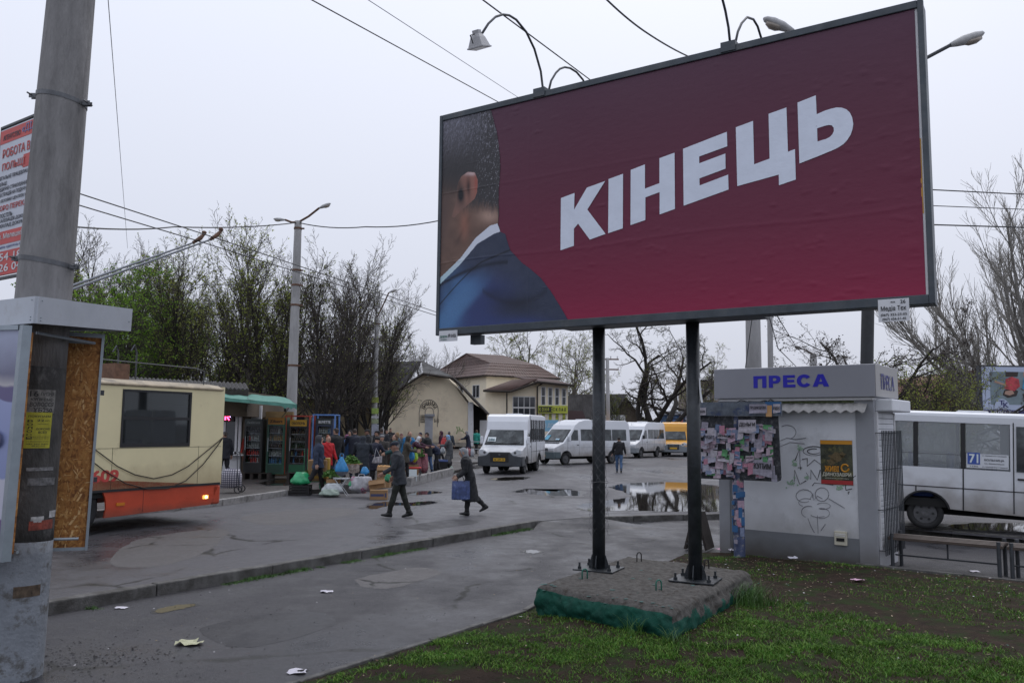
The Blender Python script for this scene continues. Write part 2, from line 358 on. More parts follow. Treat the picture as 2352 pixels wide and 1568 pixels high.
for i in range(3):
    a, b_ = ep[i], ep[i+1]; nn = max(1, round((b_-a).length/1.0)); dd = (b_-a).normalized(); nr = Vector((-dd.y, dd.x, 0))
    for j in range(nn):
        p, q = a+(b_-a)*(j/nn)+dd*.004, a+(b_-a)*((j+1)/nn)-dd*.004; z = -.075+random.uniform(-.008, .008); z2 = -.075+random.uniform(-.008, .008)
        mb = MB(); mb.add([p+Vector((0,0,-.2)), q+Vector((0,0,-.2)), q+nr*.07+Vector((0,0,-.2)), p+nr*.07+Vector((0,0,-.2)), p+Vector((0,0,z)), q+Vector((0,0,z2)), q+nr*.07+Vector((0,0,z2)), p+nr*.07+Vector((0,0,z))],
                        [(0,3,2,1),(4,5,6,7),(0,1,5,4),(1,2,6,5),(2,3,7,6),(3,0,4,7)]); mb.build('edging_stone', M_KERB, ed, bevel=.01)
mb = MB(); p0, p1 = Vector((xr(14.0)+.02, 14.0, 0)), Vector((xr(6)+.02, 6, 0)); dd = (p1-p0).normalized()
for i in range(8):
    q0 = p0+(p1-p0)*(i/8)+dd*.005; q1 = p0+(p1-p0)*((i+1)/8)-dd*.005; nr = Vector((-dd.y, dd.x, 0)); mb = MB()
    mb.add([q0+Vector((0,0,-.2)), q1+Vector((0,0,-.2)), q1+nr*.08+Vector((0,0,-.2)), q0+nr*.08+Vector((0,0,-.2)), q0+Vector((0,0,-.03)), q1+Vector((0,0,-.03)), q1+nr*.08+Vector((0,0,-.03)), q0+nr*.08+Vector((0,0,-.03))],
           [(0,3,2,1),(4,5,6,7),(0,1,5,4),(1,2,6,5),(2,3,7,6),(3,0,4,7)]); mb.build('edging_stone', M_KERB, ed, bevel=.012)

# grass blades, patchy, with a trodden path
M_GRASS = mat('grass_blades', (.048, .128, .014), .6, spec=.2, noise=(2.3, .65))
M_GRASS2 = mat('grass_blades_pale', (.125, .22, .036), .6, spec=.2, noise=(3, .4))
PA, PB = gp(1765, 1345, 0), gp(2400, 1500, 0)
def seg_d(x, y, a, b):
    dx, dy = b.x-a.x, b.y-a.y; t = np.clip(((x-a.x)*dx+(y-a.y)*dy)/(dx*dx+dy*dy), 0, 1); return np.hypot(x-a.x-t*dx, y-a.y-t*dy)
SLAB = [(0.33, 10.03), (1.64, 8.69), (3.12, 11.12), (1.68, 12.36)]
def blades(name, n, dens, h0, h1, w, mats, seed, lean=.5):
    r = np.random.default_rng(seed); y = r.uniform(5.6, 14.6, n*3); lo = xl(y)+.09; hi = np.minimum(xr(y)-.05, 10.5); x = lo+(hi-lo)*r.random(n*3)
    keep = (r.random(n*3) < dens(x, y)*np.clip(1.35-y/15, .3, 1)) & ~inpoly(x, y, SLAB) & (hi > lo); x = x[keep][:n]; y = y[keep][:n]; k = len(x)
    z = lawn_z(x, y)-.008; h = r.uniform(h0, h1, k)*(0.6+.8*fbm(x*1.7, y*1.7, 31)); a = r.uniform(0, 2*PI, k); ln = r.normal(0, lean, (k, 2))*h[:, None]; ww = w*r.uniform(.6, 1.3, k)
    base = np.stack([x, y, z], -1); s = np.stack([np.cos(a)*ww, np.sin(a)*ww, 0*a], -1); mid = base+np.stack([ln[:, 0]*.35, ln[:, 1]*.35, h*.6], -1); tip = base+np.stack([ln[:, 0], ln[:, 1], h], -1)
    V = np.stack([base-s, base+s, mid+s*.7, mid-s*.7, tip], 1).reshape(-1, 3); o = np.arange(k)*5
    Ft = np.concatenate([np.stack([o, o+1, o+2], -1), np.stack([o, o+2, o+3], -1), np.stack([o+3, o+2, o+4], -1)])
    mi = np.tile((r.random(k) < .4).astype(int), 3); return np_mesh(name, V, Ft, mats, mi)
def dens(x, y):
    g = fbm(x*.85, y*.85, 12); f = fbm(x*4.2, y*4.2, 3); p = np.clip((seg_d(x, y, PA, PB)-.25)/.45, 0, 1); near = np.clip((10.9-y)/2.4, .13, 1)
    d2 = np.clip((g-.36)*5, 0, 1)*np.clip((f-.30)*5, .04, 1)*np.clip(.45+seg_d(x, y, gp(1240, 1440, 0), gp(1560, 1470, 0))/.9, 0, 1); return d2*p*near
gr = link('grass', blades('grass', 330000, dens, .016, .046, .0045, [M_GRASS, M_GRASS2], 5, .7)); tag(gr, 'patchy short green grass growing on the bare soil', 'grass', kind='stuff')
# long tufts against the slab
def tufts(name, spots, mats, seed):
    r = np.random.default_rng(seed); Vv = []; Ff = []; c = 0
    for (x, y, n, rad, hh) in spots:
        for i in range(n):
            px, py = x+r.normal(0, rad), y+r.normal(0, rad); z = float(lawn_z(np.array([px]), np.array([py]))[0])-.01; h = hh*r.uniform(.5, 1.15); a = r.uniform(0, 2*PI); w = .005; l = r.uniform(.15, .8)*h; b = r.uniform(0, 2*PI)
            for t in (0, .4, .75, 1):
                cx, cy, cz = px+math.cos(b)*l*t*t, py+math.sin(b)*l*t*t, z+h*(t-.25*t*t*t)
                ww = w*(1-t*.9); Vv += [(cx-math.cos(a)*ww, cy-math.sin(a)*ww, cz), (cx+math.cos(a)*ww, cy+math.sin(a)*ww, cz)]
            for q in range(3): Ff.append((c+q*2, c+q*2+1, c+q*2+3, c+q*2+2))
            c += 8
    return np_mesh(name, Vv, Ff, mats)
M_GRASS3 = mat('long_grass', (.050, .120, .020), .5, noise=(4, .5))
tag(link('grass_tuft', tufts('grass_tuft', [(2.86, 10.35, 150, .13, .34), (2.98, 10.6, 90, .10, .32), (3.0, 10.3, 60, .12, .2)], [M_GRASS3], 3)), 'tall fresh green tuft of grass at the right side of the billboard slab', 'grass tuft')
tag(link('grass_tuft', tufts('grass_tuft', [(1.62, 8.52, 40, .08, .2), (1.68, 8.49, 30, .08, .14)], [M_GRASS3], 4)), 'small thin tuft of grass at the front corner of the billboard slab', 'grass tuft')
tag(link('grass_tuft', tufts('grass_tuft', [(1.28, 8.85, 34, .06, .24)], [M_GRASS3], 6)), 'loose tuft of grass leaning on the green face of the slab', 'grass tuft')
# weeds along the foot of the kerb
r = np.random.default_rng(8); n = 9000; t = r.random(n); q = np.array([(K1-kd*1)[:2]])+np.array([[*(K2-K1+kd*1)[:2]]])*t[:, None]
off = np.abs(r.normal(0, .07, n))+.005; nx = np.array([kd.y, -kd.x]); q = q+nx*off[:, None]; keep = fbm(t*16, t*0+3.3, 4) > .5-.12*np.exp(-((t-.42)/.2)**2); q = q[keep]; n = len(q)
h = r.uniform(.012, .06, n)*np.where(fbm(t[keep]*30, t[keep]*0, 8) > .5, 1, .5); a = r.uniform(0, 2*PI, n); w = .006
bs = np.concatenate([q, np.full((n, 1), -.13)], 1); sd = np.stack([np.cos(a)*w, np.sin(a)*w, 0*a], -1); tp = bs+np.stack([r.normal(0, .02, n), r.normal(0, .02, n), h], -1)
V = np.stack([bs-sd, bs+sd, tp], 1).reshape(-1, 3); o = np.arange(n)*3
tag(link('weeds', np_mesh('weeds', V, np.stack([o, o+1, o+2], -1), [M_GRASS3])), 'thin strip of green weeds along the foot of the kerb', 'weeds', kind='stuff')
# litter of leaves and paper crumbs on the soil
r = np.random.default_rng(18); n = 2600; y = r.uniform(6, 14.4, n); lo, hi = xl(y)+.1, np.minimum(xr(y)-.05, 10); x = lo+(hi-lo)*r.random(n); keep = (~inpoly(x, y, SLAB)) & (r.random(n) < np.clip((y-7)/4, .25, 1)); x, y = x[keep], y[keep]; n = len(x)
z = lawn_z(x, y)+.012; a = r.uniform(0, 2*PI, n); s = r.uniform(.007, .022, n); ca, sa = np.cos(a)*s, np.sin(a)*s; P = np.stack([x, y, z], -1)
V = np.stack([P+np.stack([ca, sa, r.uniform(-.004, .01, n)], -1), P+np.stack([-sa*.6, ca*.6, 0*a], -1), P+np.stack([-ca, -sa, r.uniform(-.004, .01, n)], -1), P+np.stack([sa*.6, -ca*.6, 0*a], -1)], 1).reshape(-1, 3)
LM = [mat('leaf_brown', (.11, .06, .03)), mat('leaf_straw', (.30, .24, .15)), mat('scrap_white', (.55, .53, .55)), mat('chip_green', (.03, .17, .12))]
tag(link('fallen_leaves', np_mesh('fallen_leaves', V, np.arange(n*4).reshape(n, 4), LM, r.choice(4, n, p=[.62, .29, .06, .03]))), 'scattered dead leaves and crumbs of paper on the soil', 'litter', kind='stuff')
# grit on the near asphalt
r = np.random.default_rng(28); n = 1500; x = r.uniform(-5, 4, n); y = r.uniform(7, 18.5, n); keep = (x < xl(y)-.05) & (y < K1.y+(x-K1.x)*(K2.y-K1.y)/(K2.x-K1.x)-.3); x, y = x[keep], y[keep]; n = len(x)
a = r.uniform(0, 2*PI, n); s = r.uniform(.003, .013, n); ca, sa = np.cos(a)*s, np.sin(a)*s; P = np.stack([x, y, np.full(n, -.126)], -1)
V = np.stack([P+np.stack([ca, sa, 0*a], -1), P+np.stack([-sa*.6, ca*.6, 0*a], -1), P+np.stack([-ca, -sa, 0*a], -1), P+np.stack([sa*.6, -ca*.6, s*.5], -1)], 1).reshape(-1, 3)
tag(link('grit', np_mesh('grit', V, np.arange(n*4).reshape(n, 4), [mat('grit_dark', (.02, .02, .02)), mat('scrap_white'), mat('leaf_straw')], r.choice(3, n, p=[.62, .12, .26]))), 'grit and tiny scraps on the near wet asphalt', 'grit', kind='stuff')

# broken asphalt round the foot of the big pole
r = np.random.default_rng(29); n = 520; c_ = gp(190, 1510, -.13); x = c_.x+r.normal(0, .55, n); y = c_.y+r.normal(0, .38, n); a = r.uniform(0, 2*PI, n); s = r.uniform(.004, .018, n); P = np.stack([x, y, np.full(n, -.127)], -1)
V = np.stack([P+np.stack([np.cos(a+q)*s*f, np.sin(a+q)*s*f, s*hh], -1) for q, f, hh in ((0, 1, .1), (1.7, .7, .5), (3, 1, .1), (4.4, .8, 0))], 1).reshape(-1, 3)
tag(link('rubble', np_mesh('rubble', V, np.arange(n*4).reshape(n, 4), [mat('grit_dark'), mat('rubble_grey', (.05, .05, .055), .6)], r.choice(2, n))), 'crumbled wet asphalt at the foot of the big pole', 'rubble', kind='stuff')
# puddles (flat water with an uneven outline)
M_WATER = mat('puddle_water', (.022, .020, .018), .025, spec=.5, bump=(3.0, .03))
M_DAMP = mat('damp_asphalt', (.026, .025, .026), .34, spec=.35, noise=(9, .4), bump=(60, .5))
def puddle(name, pts, z, m=M_WATER, rough=.12, seed=1, damp=True):
    P = [gp(x, y, z) for x, y in pts]; r = random.Random(seed); out = []
    for i in range(len(P)):                              # Catmull-Rom through the points, then jitter
        p0, p1, p2, p3 = P[i-1], P[i], P[(i+1) % len(P)], P[(i+2) % len(P)]
        for j in range(10):
            t = j/10; q = .5*((2*p1)+(p2-p0)*t+(2*p0-5*p1+4*p2-p3)*t*t+(3*p1-p0-3*p2+p3)*t*t*t); out.append(q+Vector((r.uniform(-1, 1), r.uniform(-1, 1), 0))*rough*.35)
    ce = sum(out, Vector())/len(out); sc_ = 1.16 if damp else 1.01; mbb = MB(); mbb.add([ce+(q-ce)*(sc_+(sc_-1)*.6*math.sin(i*.7+seed)+r.uniform(-.01, .01)*damp)-Vector((0, 0, .002)) for i, q in enumerate(out)], [tuple(range(len(out)))]); da = mbb.build('damp_patch', M_DAMP)
    if da.data.polygons[0].normal.z < 0: da.data.flip_normals()
    tag(da, kind='structure')
    mbb = MB(); mbb.add(out, [tuple(range(len(out)))]); me = mbb.build(name, m)
    n = me.data.polygons[0].normal
    if n.z < 0: me.data.flip_normals()
    return tag(me, kind='structure')
W = .004
M_PATCH = asphalt('asphalt_patch', (.026, .026, .029), .45, .7, 5.5, .6); M_PATCH2 = asphalt('asphalt_patch_dry', (.062, .059, .060), .6, .8, 7.5, .6)
for pts_, z_, m_, s_ in (([(470, 1440), (690, 1402), (770, 1432), (560, 1486)], -.1285, M_PATCH, 31), ([(820, 1330), (960, 1302), (1010, 1318), (880, 1352)], -.1285, M_PATCH2, 32), ([(250, 1290), (330, 1235), (520, 1215), (480, 1262), (360, 1300)], .0015, M_PATCH2, 33), ([(930, 1207), (1050, 1192), (1100, 1198), (985, 1216)], .0015, M_PATCH, 34), ([(560, 1185), (760, 1165), (820, 1178), (640, 1205)], .0015, M_PATCH2, 35)): puddle('asphalt_patch', pts_, z_, m_, .10, s_, False)
puddle('puddle', [(1345, 1172), (1330, 1160), (1395, 1148), (1450, 1140), (1430, 1128), (1400, 1118), (1450, 1109), (1560, 1107), (1660, 1118), (1668, 1150), (1660, 1172), (1560, 1174), (1440, 1172)], W, seed=1, rough=.25, damp=False)
puddle('puddle', [(1178, 1128), (1215, 1123), (1262, 1128), (1310, 1124), (1330, 1136), (1270, 1138), (1215, 1133)], W, seed=2, rough=.3)
puddle('puddle', [(930, 1132), (965, 1127), (1005, 1128), (1012, 1131), (975, 1135), (942, 1136)], W, seed=3)
puddle('puddle', [(842, 1163), (880, 1152), (930, 1154), (985, 1150), (1003, 1154), (960, 1160), (900, 1160), (860, 1168)], W, seed=4)
puddle('puddle', [(1130, 1099), (1170, 1095), (1215, 1096), (1195, 1101), (1150, 1103)], W, seed=5, rough=.3)
puddle('puddle', [(2170, 1232), (2230, 1224), (2300, 1222), (2352, 1228), (2420, 1236), (2352, 1244), (2240, 1240)], -.126, seed=6)
puddle('puddle', [(2180, 1206), (2260, 1200), (2420, 1205), (2420, 1222), (2300, 1218), (2210, 1214)], W, seed=16, rough=.2)
puddle('puddle', [(355, 1402), (395, 1390), (440, 1386), (446, 1390), (405, 1400), (370, 1406)], -.126, mat('muddy_water', (.062, .050, .034), .06, bump=(4, .03)), seed=7, rough=.05)
puddle('puddle', [(1196, 1265), (1222, 1262), (1246, 1266), (1222, 1270)], -.126, seed=9, rough=.1)
puddle('puddle', [(600, 1107), (660, 1100), (700, 1104), (680, 1112), (620, 1114)], TZ+.004, seed=11)
# ================================================================== TREES
def tubes_np(P, Rr, n):
    """P (N,K,3) centre lines, Rr (N,K) radii -> quads of n-sided tubes"""
    N, K, _ = P.shape; T = np.gradient(P, axis=1); T /= np.linalg.norm(T, axis=2, keepdims=True)+1e-9
    ref = np.where(np.abs(T[..., 2:3]) < .9, np.array([0, 0, 1.0]), np.array([1.0, 0, 0])); A = np.cross(T, ref); A /= np.linalg.norm(A, axis=2, keepdims=True)+1e-9; B = np.cross(T, A)
    ang = np.arange(n)*2*PI/n; V = P[:, :, None]+Rr[:, :, None, None]*(A[:, :, None]*np.cos(ang)[:, None]+B[:, :, None]*np.sin(ang)[:, None])
    i = np.arange(N*K*n).reshape(N, K, n); j = np.roll(i, -1, 2)
    Fq = np.stack([i[:, :-1], j[:, :-1], j[:, 1:], i[:, 1:]], -1).reshape(-1, 4); return V.reshape(-1, 3), Fq
def make_tree(seed, stems, levels, gnarl=.12, up=.06, leaves=0, leaf=.05, zlim=None, twig=.010, clump=0.0):
    """stems: list of (x,y,lean_x,lean_y,length,radius). levels: list of (children, length ratio, angle, up, t0). Returns trunk and crown arrays"""
    r = np.random.default_rng(seed); pos = np.array([(s[0], s[1], 0) for s in stems], float); d = np.array([(s[2], s[3], 1.0) for s in stems]); d /= np.linalg.norm(d, axis=1, keepdims=True)
    ln = np.array([s[4] for s in stems], float); rad = np.array([s[5] for s in stems], float); out = []; lv = 0
    while True:
        K = (9, 7, 6, 5, 4, 3)[min(lv, 5)]; N = len(pos); P = np.zeros((N, K, 3)); P[:, 0] = pos; dd = d.copy(); seg = ln/(K-1)
        for k in range(1, K):
            dd = dd+r.normal(0, gnarl*(1+.25*lv), (N, 3))+np.array([0, 0, up if lv else up*.6]); dd /= np.linalg.norm(dd, axis=1, keepdims=True); P[:, k] = P[:, k-1]+dd*seg[:, None]
        t = np.linspace(0, 1, K); taper = (1-.75*t) if lv < len(levels) else (1-.6*t); Rr = np.maximum(rad[:, None]*taper, twig*.55); out.append((P, Rr))
        if lv >= len(levels): break
        nc, ratio, angd, upl, t0 = levels[lv]; up = upl; M = N*nc; pi = np.repeat(np.arange(N), nc)
        tt = t0+(1-t0)*((np.tile(np.arange(nc), N)+r.uniform(.1, .9, M))/nc); fi = tt*(K-1); i0 = np.minimum(fi.astype(int), K-2); f = fi-i0
        pos = P[pi, i0]*(1-f)[:, None]+P[pi, i0+1]*f[:, None]; tg = P[pi, i0+1]-P[pi, i0]; tg /= np.linalg.norm(tg, axis=1, keepdims=True)
        rv = r.normal(0, 1, (M, 3)); rv -= tg*(rv*tg).sum(1)[:, None]; rv /= np.linalg.norm(rv, axis=1, keepdims=True)
        a = math.radians(angd)*r.uniform(.6, 1.3, M); d = tg*np.cos(a)[:, None]+rv*np.sin(a)[:, None]
        ln = ln[pi]*ratio*r.uniform(.6, 1.2, M)*(1.15-.5*tt); rad = np.maximum(rad[pi]*(1-.75*tt)*.62, twig); lv += 1
    def pack(sel, sides):
        V = []; Fq = []; o = 0
        for i in sel:
            v, f = tubes_np(*out[i], sides[i]); V.append(v); Fq.append(f+o); o += len(v)
        return np.concatenate(V), np.concatenate(Fq)
    sides = {0: 7, 1: 5, 2: 4, 3: 3, 4: 3, 5: 3}; nl = len(out); tv, tf = pack([0, 1], sides); cv, cf = pack(range(2, nl), sides); mi = np.zeros(len(cf), int)
    if leaves:
        tip = out[-1][0].reshape(-1, 3); p = tip[r.integers(0, len(tip), leaves)]+r.normal(0, .05+clump, (leaves, 3))
        if zlim is not None: p = p[(p[:, 2] < zlim(p, r))]
        n = len(p); A = r.normal(0, 1, (n, 3)); A /= np.linalg.norm(A, axis=1, keepdims=True); B = np.cross(A, r.normal(0, 1, (n, 3))); B /= np.linalg.norm(B, axis=1, keepdims=True); s = leaf*r.uniform(.5, 1.25, (n, 1))
        lv_ = np.stack([p-A*s, p+B*s*.55, p+A*s, p-B*s*.55], 1).reshape(-1, 3); o = len(cv); cv = np.concatenate([cv, lv_]); lf = np.arange(n*4).reshape(n, 4)+o; cf = np.concatenate([cf, lf]); mi = np.concatenate([mi, 1+(r.random(n) < .35).astype(int)])
    return tv, tf, cv, cf, mi
M_BARK = mat('bark_dark', (.030, .026, .023), .9, noise=(6, .4), bump=(40, .7))
M_BARKG = mat('bark_grey', (.17, .16, .145), .9, noise=(6, .35), bump=(40, .5))
M_TWIG = mat('twig_dark', (.058, .048, .040), .85); M_TWIGG = mat('twig_grey', (.26, .245, .22), .85); M_TWIGB = mat('twig_brown', (.075, .058, .048), .85)
LEAF = {'fresh': (leafmat('leaf_fresh', (.23, .38, .06)), leafmat('leaf_fresh_dark', (.14, .27, .04))),
        'bud': (leafmat('leaf_bud', (.38, .42, .12)), leafmat('leaf_bud_dark', (.27, .32, .08))),
        'olive': (leafmat('leaf_olive', (.27, .31, .08)), leafmat('leaf_olive_dark', (.18, .22, .055))),
        'pod': (mat('pod_brown', (.050, .035, .028), .7), mat('pod_dark', (.030, .023, .020), .7))}
TREES = {}
def tree_kind(key, *a, bark=M_BARK, twigm=M_TWIG, leafk='bud', **k):
    tv, tf, cv, cf, mi = make_tree(*a, **k)
    TREES[key] = (np_mesh('trunk', tv, tf, [bark], smooth=True), np_mesh('crown', cv, cf, [twigm, *LEAF[leafk]], mi))
def plant(key, p, label, rz=0., s=1., sz=None, group=None, cat='tree', name='tree', z=0.):
    t = thing(name, label, cat, (p[0], p[1], z), rz, group); t.scale = (s, s, sz or s)
    for n, me in zip(('trunk', 'crown'), TREES[key]): link(n, me, t)
    return t
def fan(n, spread, L, r0, seed, j=.25):
    r = random.Random(seed); return [(math.cos(i*2*PI/n)*j*r.uniform(.3, 1), math.sin(i*2*PI/n)*j*r.uniform(.3, 1), math.cos(i*2*PI/n+r.uniform(-.4, .4))*spread*r.uniform(.3, 1), math.sin(i*2*PI/n)*spread*r.uniform(.3, 1), L*r.uniform(.8, 1.1), r0*r.uniform(.7, 1.1)) for i in range(n)]
tree_kind('maple', 11, fan(3, .16, 12.5, .19, 1, .15), [(13, .50, 30, .09, .22), (8, .46, 30, .08, .15), (6, .50, 33, .06, .15), (2, .6, 38, .04, .2)], gnarl=.055, up=.05, leaves=5200, leaf=.066, leafk='bud', twig=.013)
tree_kind('maple_green', 12, fan(3, .20, 10.5, .16, 2, .15), [(12, .52, 34, .08, .12), (8, .48, 33, .07, .12), (5, .52, 36, .05, .15), (3, .6, 40, .03, .2)], gnarl=.065, up=.045, leaves=9500, leaf=.080, leafk='fresh', twig=.013)
tree_kind('bare_dome', 13, fan(5, .30, 11.5, .17, 3), [(12, .48, 34, .08, .14), (8, .48, 31, .07, .12), (6, .50, 34, .05, .15), (2, .6, 40, .03, .2)], gnarl=.06, up=.045, leaves=900, leaf=.06, leafk='bud', twig=.013)
tree_kind('slim', 14, fan(3, .13, 11, .13, 4, .15), [(13, .34, 32, .10, .18), (8, .50, 32, .09, .1), (5, .52, 36, .06, .15), (2, .6, 40, .03, .2)], gnarl=.05, up=.06, leaves=2200, leaf=.085, leafk='olive', twig=.012)
tree_kind('willow', 15, fan(3, .5, 11, .30, 5), [(7, .58, 40, .03, .25), (7, .52, 42, .0, .15), (6, .52, 44, -.04, .2), (4, .6, 40, -.06, .2)], gnarl=.10, up=.02, leaves=4500, leaf=.08, leafk='bud', bark=M_BARKG, twigm=M_TWIGB, twig=.016)
tree_kind('gnarled', 16, [(0, 0, -.06, 0, 4.2, .62), (.1, 0, .25, .2, 12.5, .40), (-.2, .1, -.55, .1, 11, .36), (0, 0, .05, -.1, 13.5, .40), (.2, 0, .62, 0, 10, .32), (-.1, 0, -.25, -.2, 12, .34)], [(7, .46, 52, .04, .3), (7, .46, 56, .02, .15), (6, .48, 56, .0, .15), (4, .55, 50, -.02, .2)], gnarl=.17, up=.05, leaves=2500, leaf=.06, leafk='olive', twig=.016)
tree_kind('acacia', 17, [(0, 0, .0, 0, 6, .26), (.05, 0, .30, .1, 7, .17), (-.05, .0, -.55, .1, 7, .17), (.0, 0, .95, .1, 7.5, .16), (0, .1, .1, .3, 8, .17)], [(7, .52, 52, .03, .25), (7, .48, 50, .0, .15), (5, .5, 52, -.03, .2), (4, .6, 45, -.05, .2)], gnarl=.13, up=.03, leaves=6000, leaf=.05, leafk='pod', twig=.010, clump=.03)
tree_kind('poplar', 18, [(0, 0, .0, 0, 15, .34), (-.1, 0, -.85, .1, 14.5, .17), (-.1, .1, -.55, .3, 15, .2), (.0, -.1, -.35, -.2, 15, .2), (.1, 0, .6, 0, 14, .17), (0, .1, .2, .4, 14, .17), (-.1, 0, -1.15, -.1, 12.5, .14)], [(16, .40, 30, .20, .12), (10, .50, 26, .16, .1), (6, .55, 28, .12, .15)], gnarl=.05, up=.06, leaves=0, bark=M_BARKG, twigm=M_TWIGG, twig=.016)
tree_kind('shrub', 19, fan(6, .45, 5.2, .055, 6, .5), [(8, .42, 36, .07, .15), (6, .52, 40, .04, .1), (4, .6, 42, .02, .2)], gnarl=.08, up=.05, leaves=2400, leaf=.055, leafk='olive', twig=.009, clump=.05)
G1 = 'trees behind the market stalls'
def gpY(x, Y): p = at(x, 1000, Y); return (p.x, p.y)
for key, x, Y, top, rz, lb in (
    ('maple_green', 240, 47, 575, 0.3, 'leafy light green tree just right of the big concrete pole'),
    ('maple_green', 330, 52, 560, 2.1, 'light green tree behind the tall trolleybus poles'),
    ('maple', 425, 50, 520, 1.0, 'budding tree with thick dark trunk left of the tallest one'),
    ('maple', 520, 53, 470, 4.0, 'tallest budding tree behind the green awning'),
    ('slim', 395, 60, 545, .5, 'thin dark tree half hidden between the budding trees'),
    ('slim', 600, 50, 560, 1.9, 'slim upright tree just left of the double street lamp'),
    ('slim', 640, 56, 575, 3.9, 'slim upright tree behind the double street lamp'),
    ('bare_dome', 735, 50, 570, 0.0, 'bare many stemmed tree right of the double street lamp'),
    ('bare_dome', 805, 54, 545, 2.6, 'widest bare tree with a domed crown beside the thin lamp pole'),
    ('slim', 160, 60, 560, 2.6, 'thin leafy tree seen beside the concrete pole'),
    ('bare_dome', 190, 85, 480, 1.2, 'pale distant bare tree left above the leafy ones'),
    ('maple_green', 120, 49, 640, 4.4, 'leafy green tree hidden behind the ad pillar'),
    ('maple_green', 285, 66, 660, 1.2, 'low green tree above the corrugated roof'),
    ('slim', 880, 70, 690, 3., 'small faint tree above the long grey roof'),
    ('maple_green', 180, 62, 640, .9, 'dense green tree farthest left behind the pole'), ('maple_green', 365, 64, 650, 3.3, 'low green tree filling the gap behind the budding trees'),
    ('maple', 470, 66, 640, 2.2, 'low budding tree between the two tall budding ones'), ('maple_green', 555, 68, 690, 5.1, 'low green tree behind the awning'), ('maple', 660, 66, 640, .6, 'low budding tree just behind the double street lamp'),
    ('bare_dome', 860, 62, 620, 4.4, 'bare tree rightmost of the market row'),):
    b = TREES[key][1]; hz = at(x, top, Y).z; zmax = max(v[2] for v in (b.vertices[i].co for i in range(0, len(b.vertices), 7))); s = hz/zmax
    plant(key, gpY(x, Y), lb, rz, s*(1.0 if key == 'bare_dome' else 1.16), s, G1)
for key, x, Y, top, rz, s, lb in (
    ('willow', 1215, 118, 700, .4, 1.25, 'pale greenish spreading tree behind the brown roof'),
    ('willow', 1300, 112, 742, 2.4, 1.0, 'bare spreading tree right of the brown hipped roof'),
    ('bare_dome', 975, 100, 768, .9, .5, 'small bare tree above the cream gable'),
    ('gnarled', 1508, 78, 700, .0, 1.0, 'big dark gnarled tree behind the parked white van'),
    ('willow', 1628, 108, 790, .9, .8, 'dark hanging tree right of the gnarled one'),
    ('slim', 1416, 84, 880, .9, .6, 'two leaning pollarded stems beside the dark shed'),
    ('acacia', 2005, 31, 690, .2, 1.0, 'dark twisted tree spreading over the newspaper kiosk'),
    ('poplar', 2385, 56, 380, .0, 1.0, 'tall pale grey bare poplar at the right edge'),
    ('shrub', 2085, 30, 800, .0, 1.0, 'thin leafy shrub right behind the kiosk sign'),
    ('shrub', 2135, 27, 830, 1.3, 1.0, 'thin leafy shrub in front of the red roofed house'),
    ('shrub', 2180, 30, 800, 2.4, 1.0, 'tallest leafy shrub above the white bus'),
    ('shrub', 2212, 34, 872, 3.3, 1.0, 'low leafy shrub left of the far poster'),
    ('slim', 1840, 140, 900, 3.3, 1.0, 'tiny distant poplar above the kiosk sign')):
    b = TREES[key][1]; hz = at(x, top, Y).z; zmax = max(v[2] for v in (b.vertices[i].co for i in range(0, len(b.vertices), 7)))
    plant(key, gpY(x, Y), lb, rz, hz/zmax*(1.15 if key == 'acacia' else 1), hz/zmax, 'trees beyond the square')

# ================================================================== BUILDINGS
M_CREAM = mat('plaster_cream', (.80, .69, .52), .85, noise=(.6, .08), bump=(40, .2), dirt=((.55, .46, .34), .7, .54, .75), mud=((.35, .29, .22), .3, 1.7, .8))
M_CREAM2 = mat('siding_cream', (.78, .70, .55), .8, noise=(1.0, .08), dirt=((.4, .35, .28), .7, .6, .75))
M_ASB = mat('asbestos_roof', (.21, .205, .20), .9, noise=(1.2, .35), bump=(20, .3), dirt=((.09, .085, .08), .8, .5, .68))
M_ASBD = mat('asbestos_roof_dark', (.065, .062, .062), .9, noise=(1.2, .4), dirt=((.035, .032, .03), .9, .5, .68))
M_TILE = mat('metal_tile_brown', (.082, .043, .034), .55, noise=(1.5, .25), bump=(8, .2))
M_DWOOD = mat('dark_timber', (.035, .028, .024), .85, noise=(7, .4))
M_WHITE = mat('white_paint', (.66, .66, .68), .6, noise=(2, .08), dirt=((.42, .40, .38), 2, .55, .75))
M_PANE = mat('window_pane_dark', (.025, .028, .034), .06, spec=.7)
M_BLACK = mat('black_rubber', (.012, .012, .013), .65)
M_GREYM = mat('grey_metal', (.30, .31, .34), .5, metal=.2, noise=(4, .15))
M_PLINTH = mat('plinth', (.30, .27, .23), .85, noise=(3, .2), dirt=((.16, .14, .12), 2, .5, .7))
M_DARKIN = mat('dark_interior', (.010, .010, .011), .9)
def px_prism(mb, pts, Y, t):
    P = [at(x, y, Y) for x, y in pts]; O = Vector((0, Y, 0)); mb.prism([(p.x, p.z) for p in P], O, (1, 0, 0), (0, 0, 1), -t)
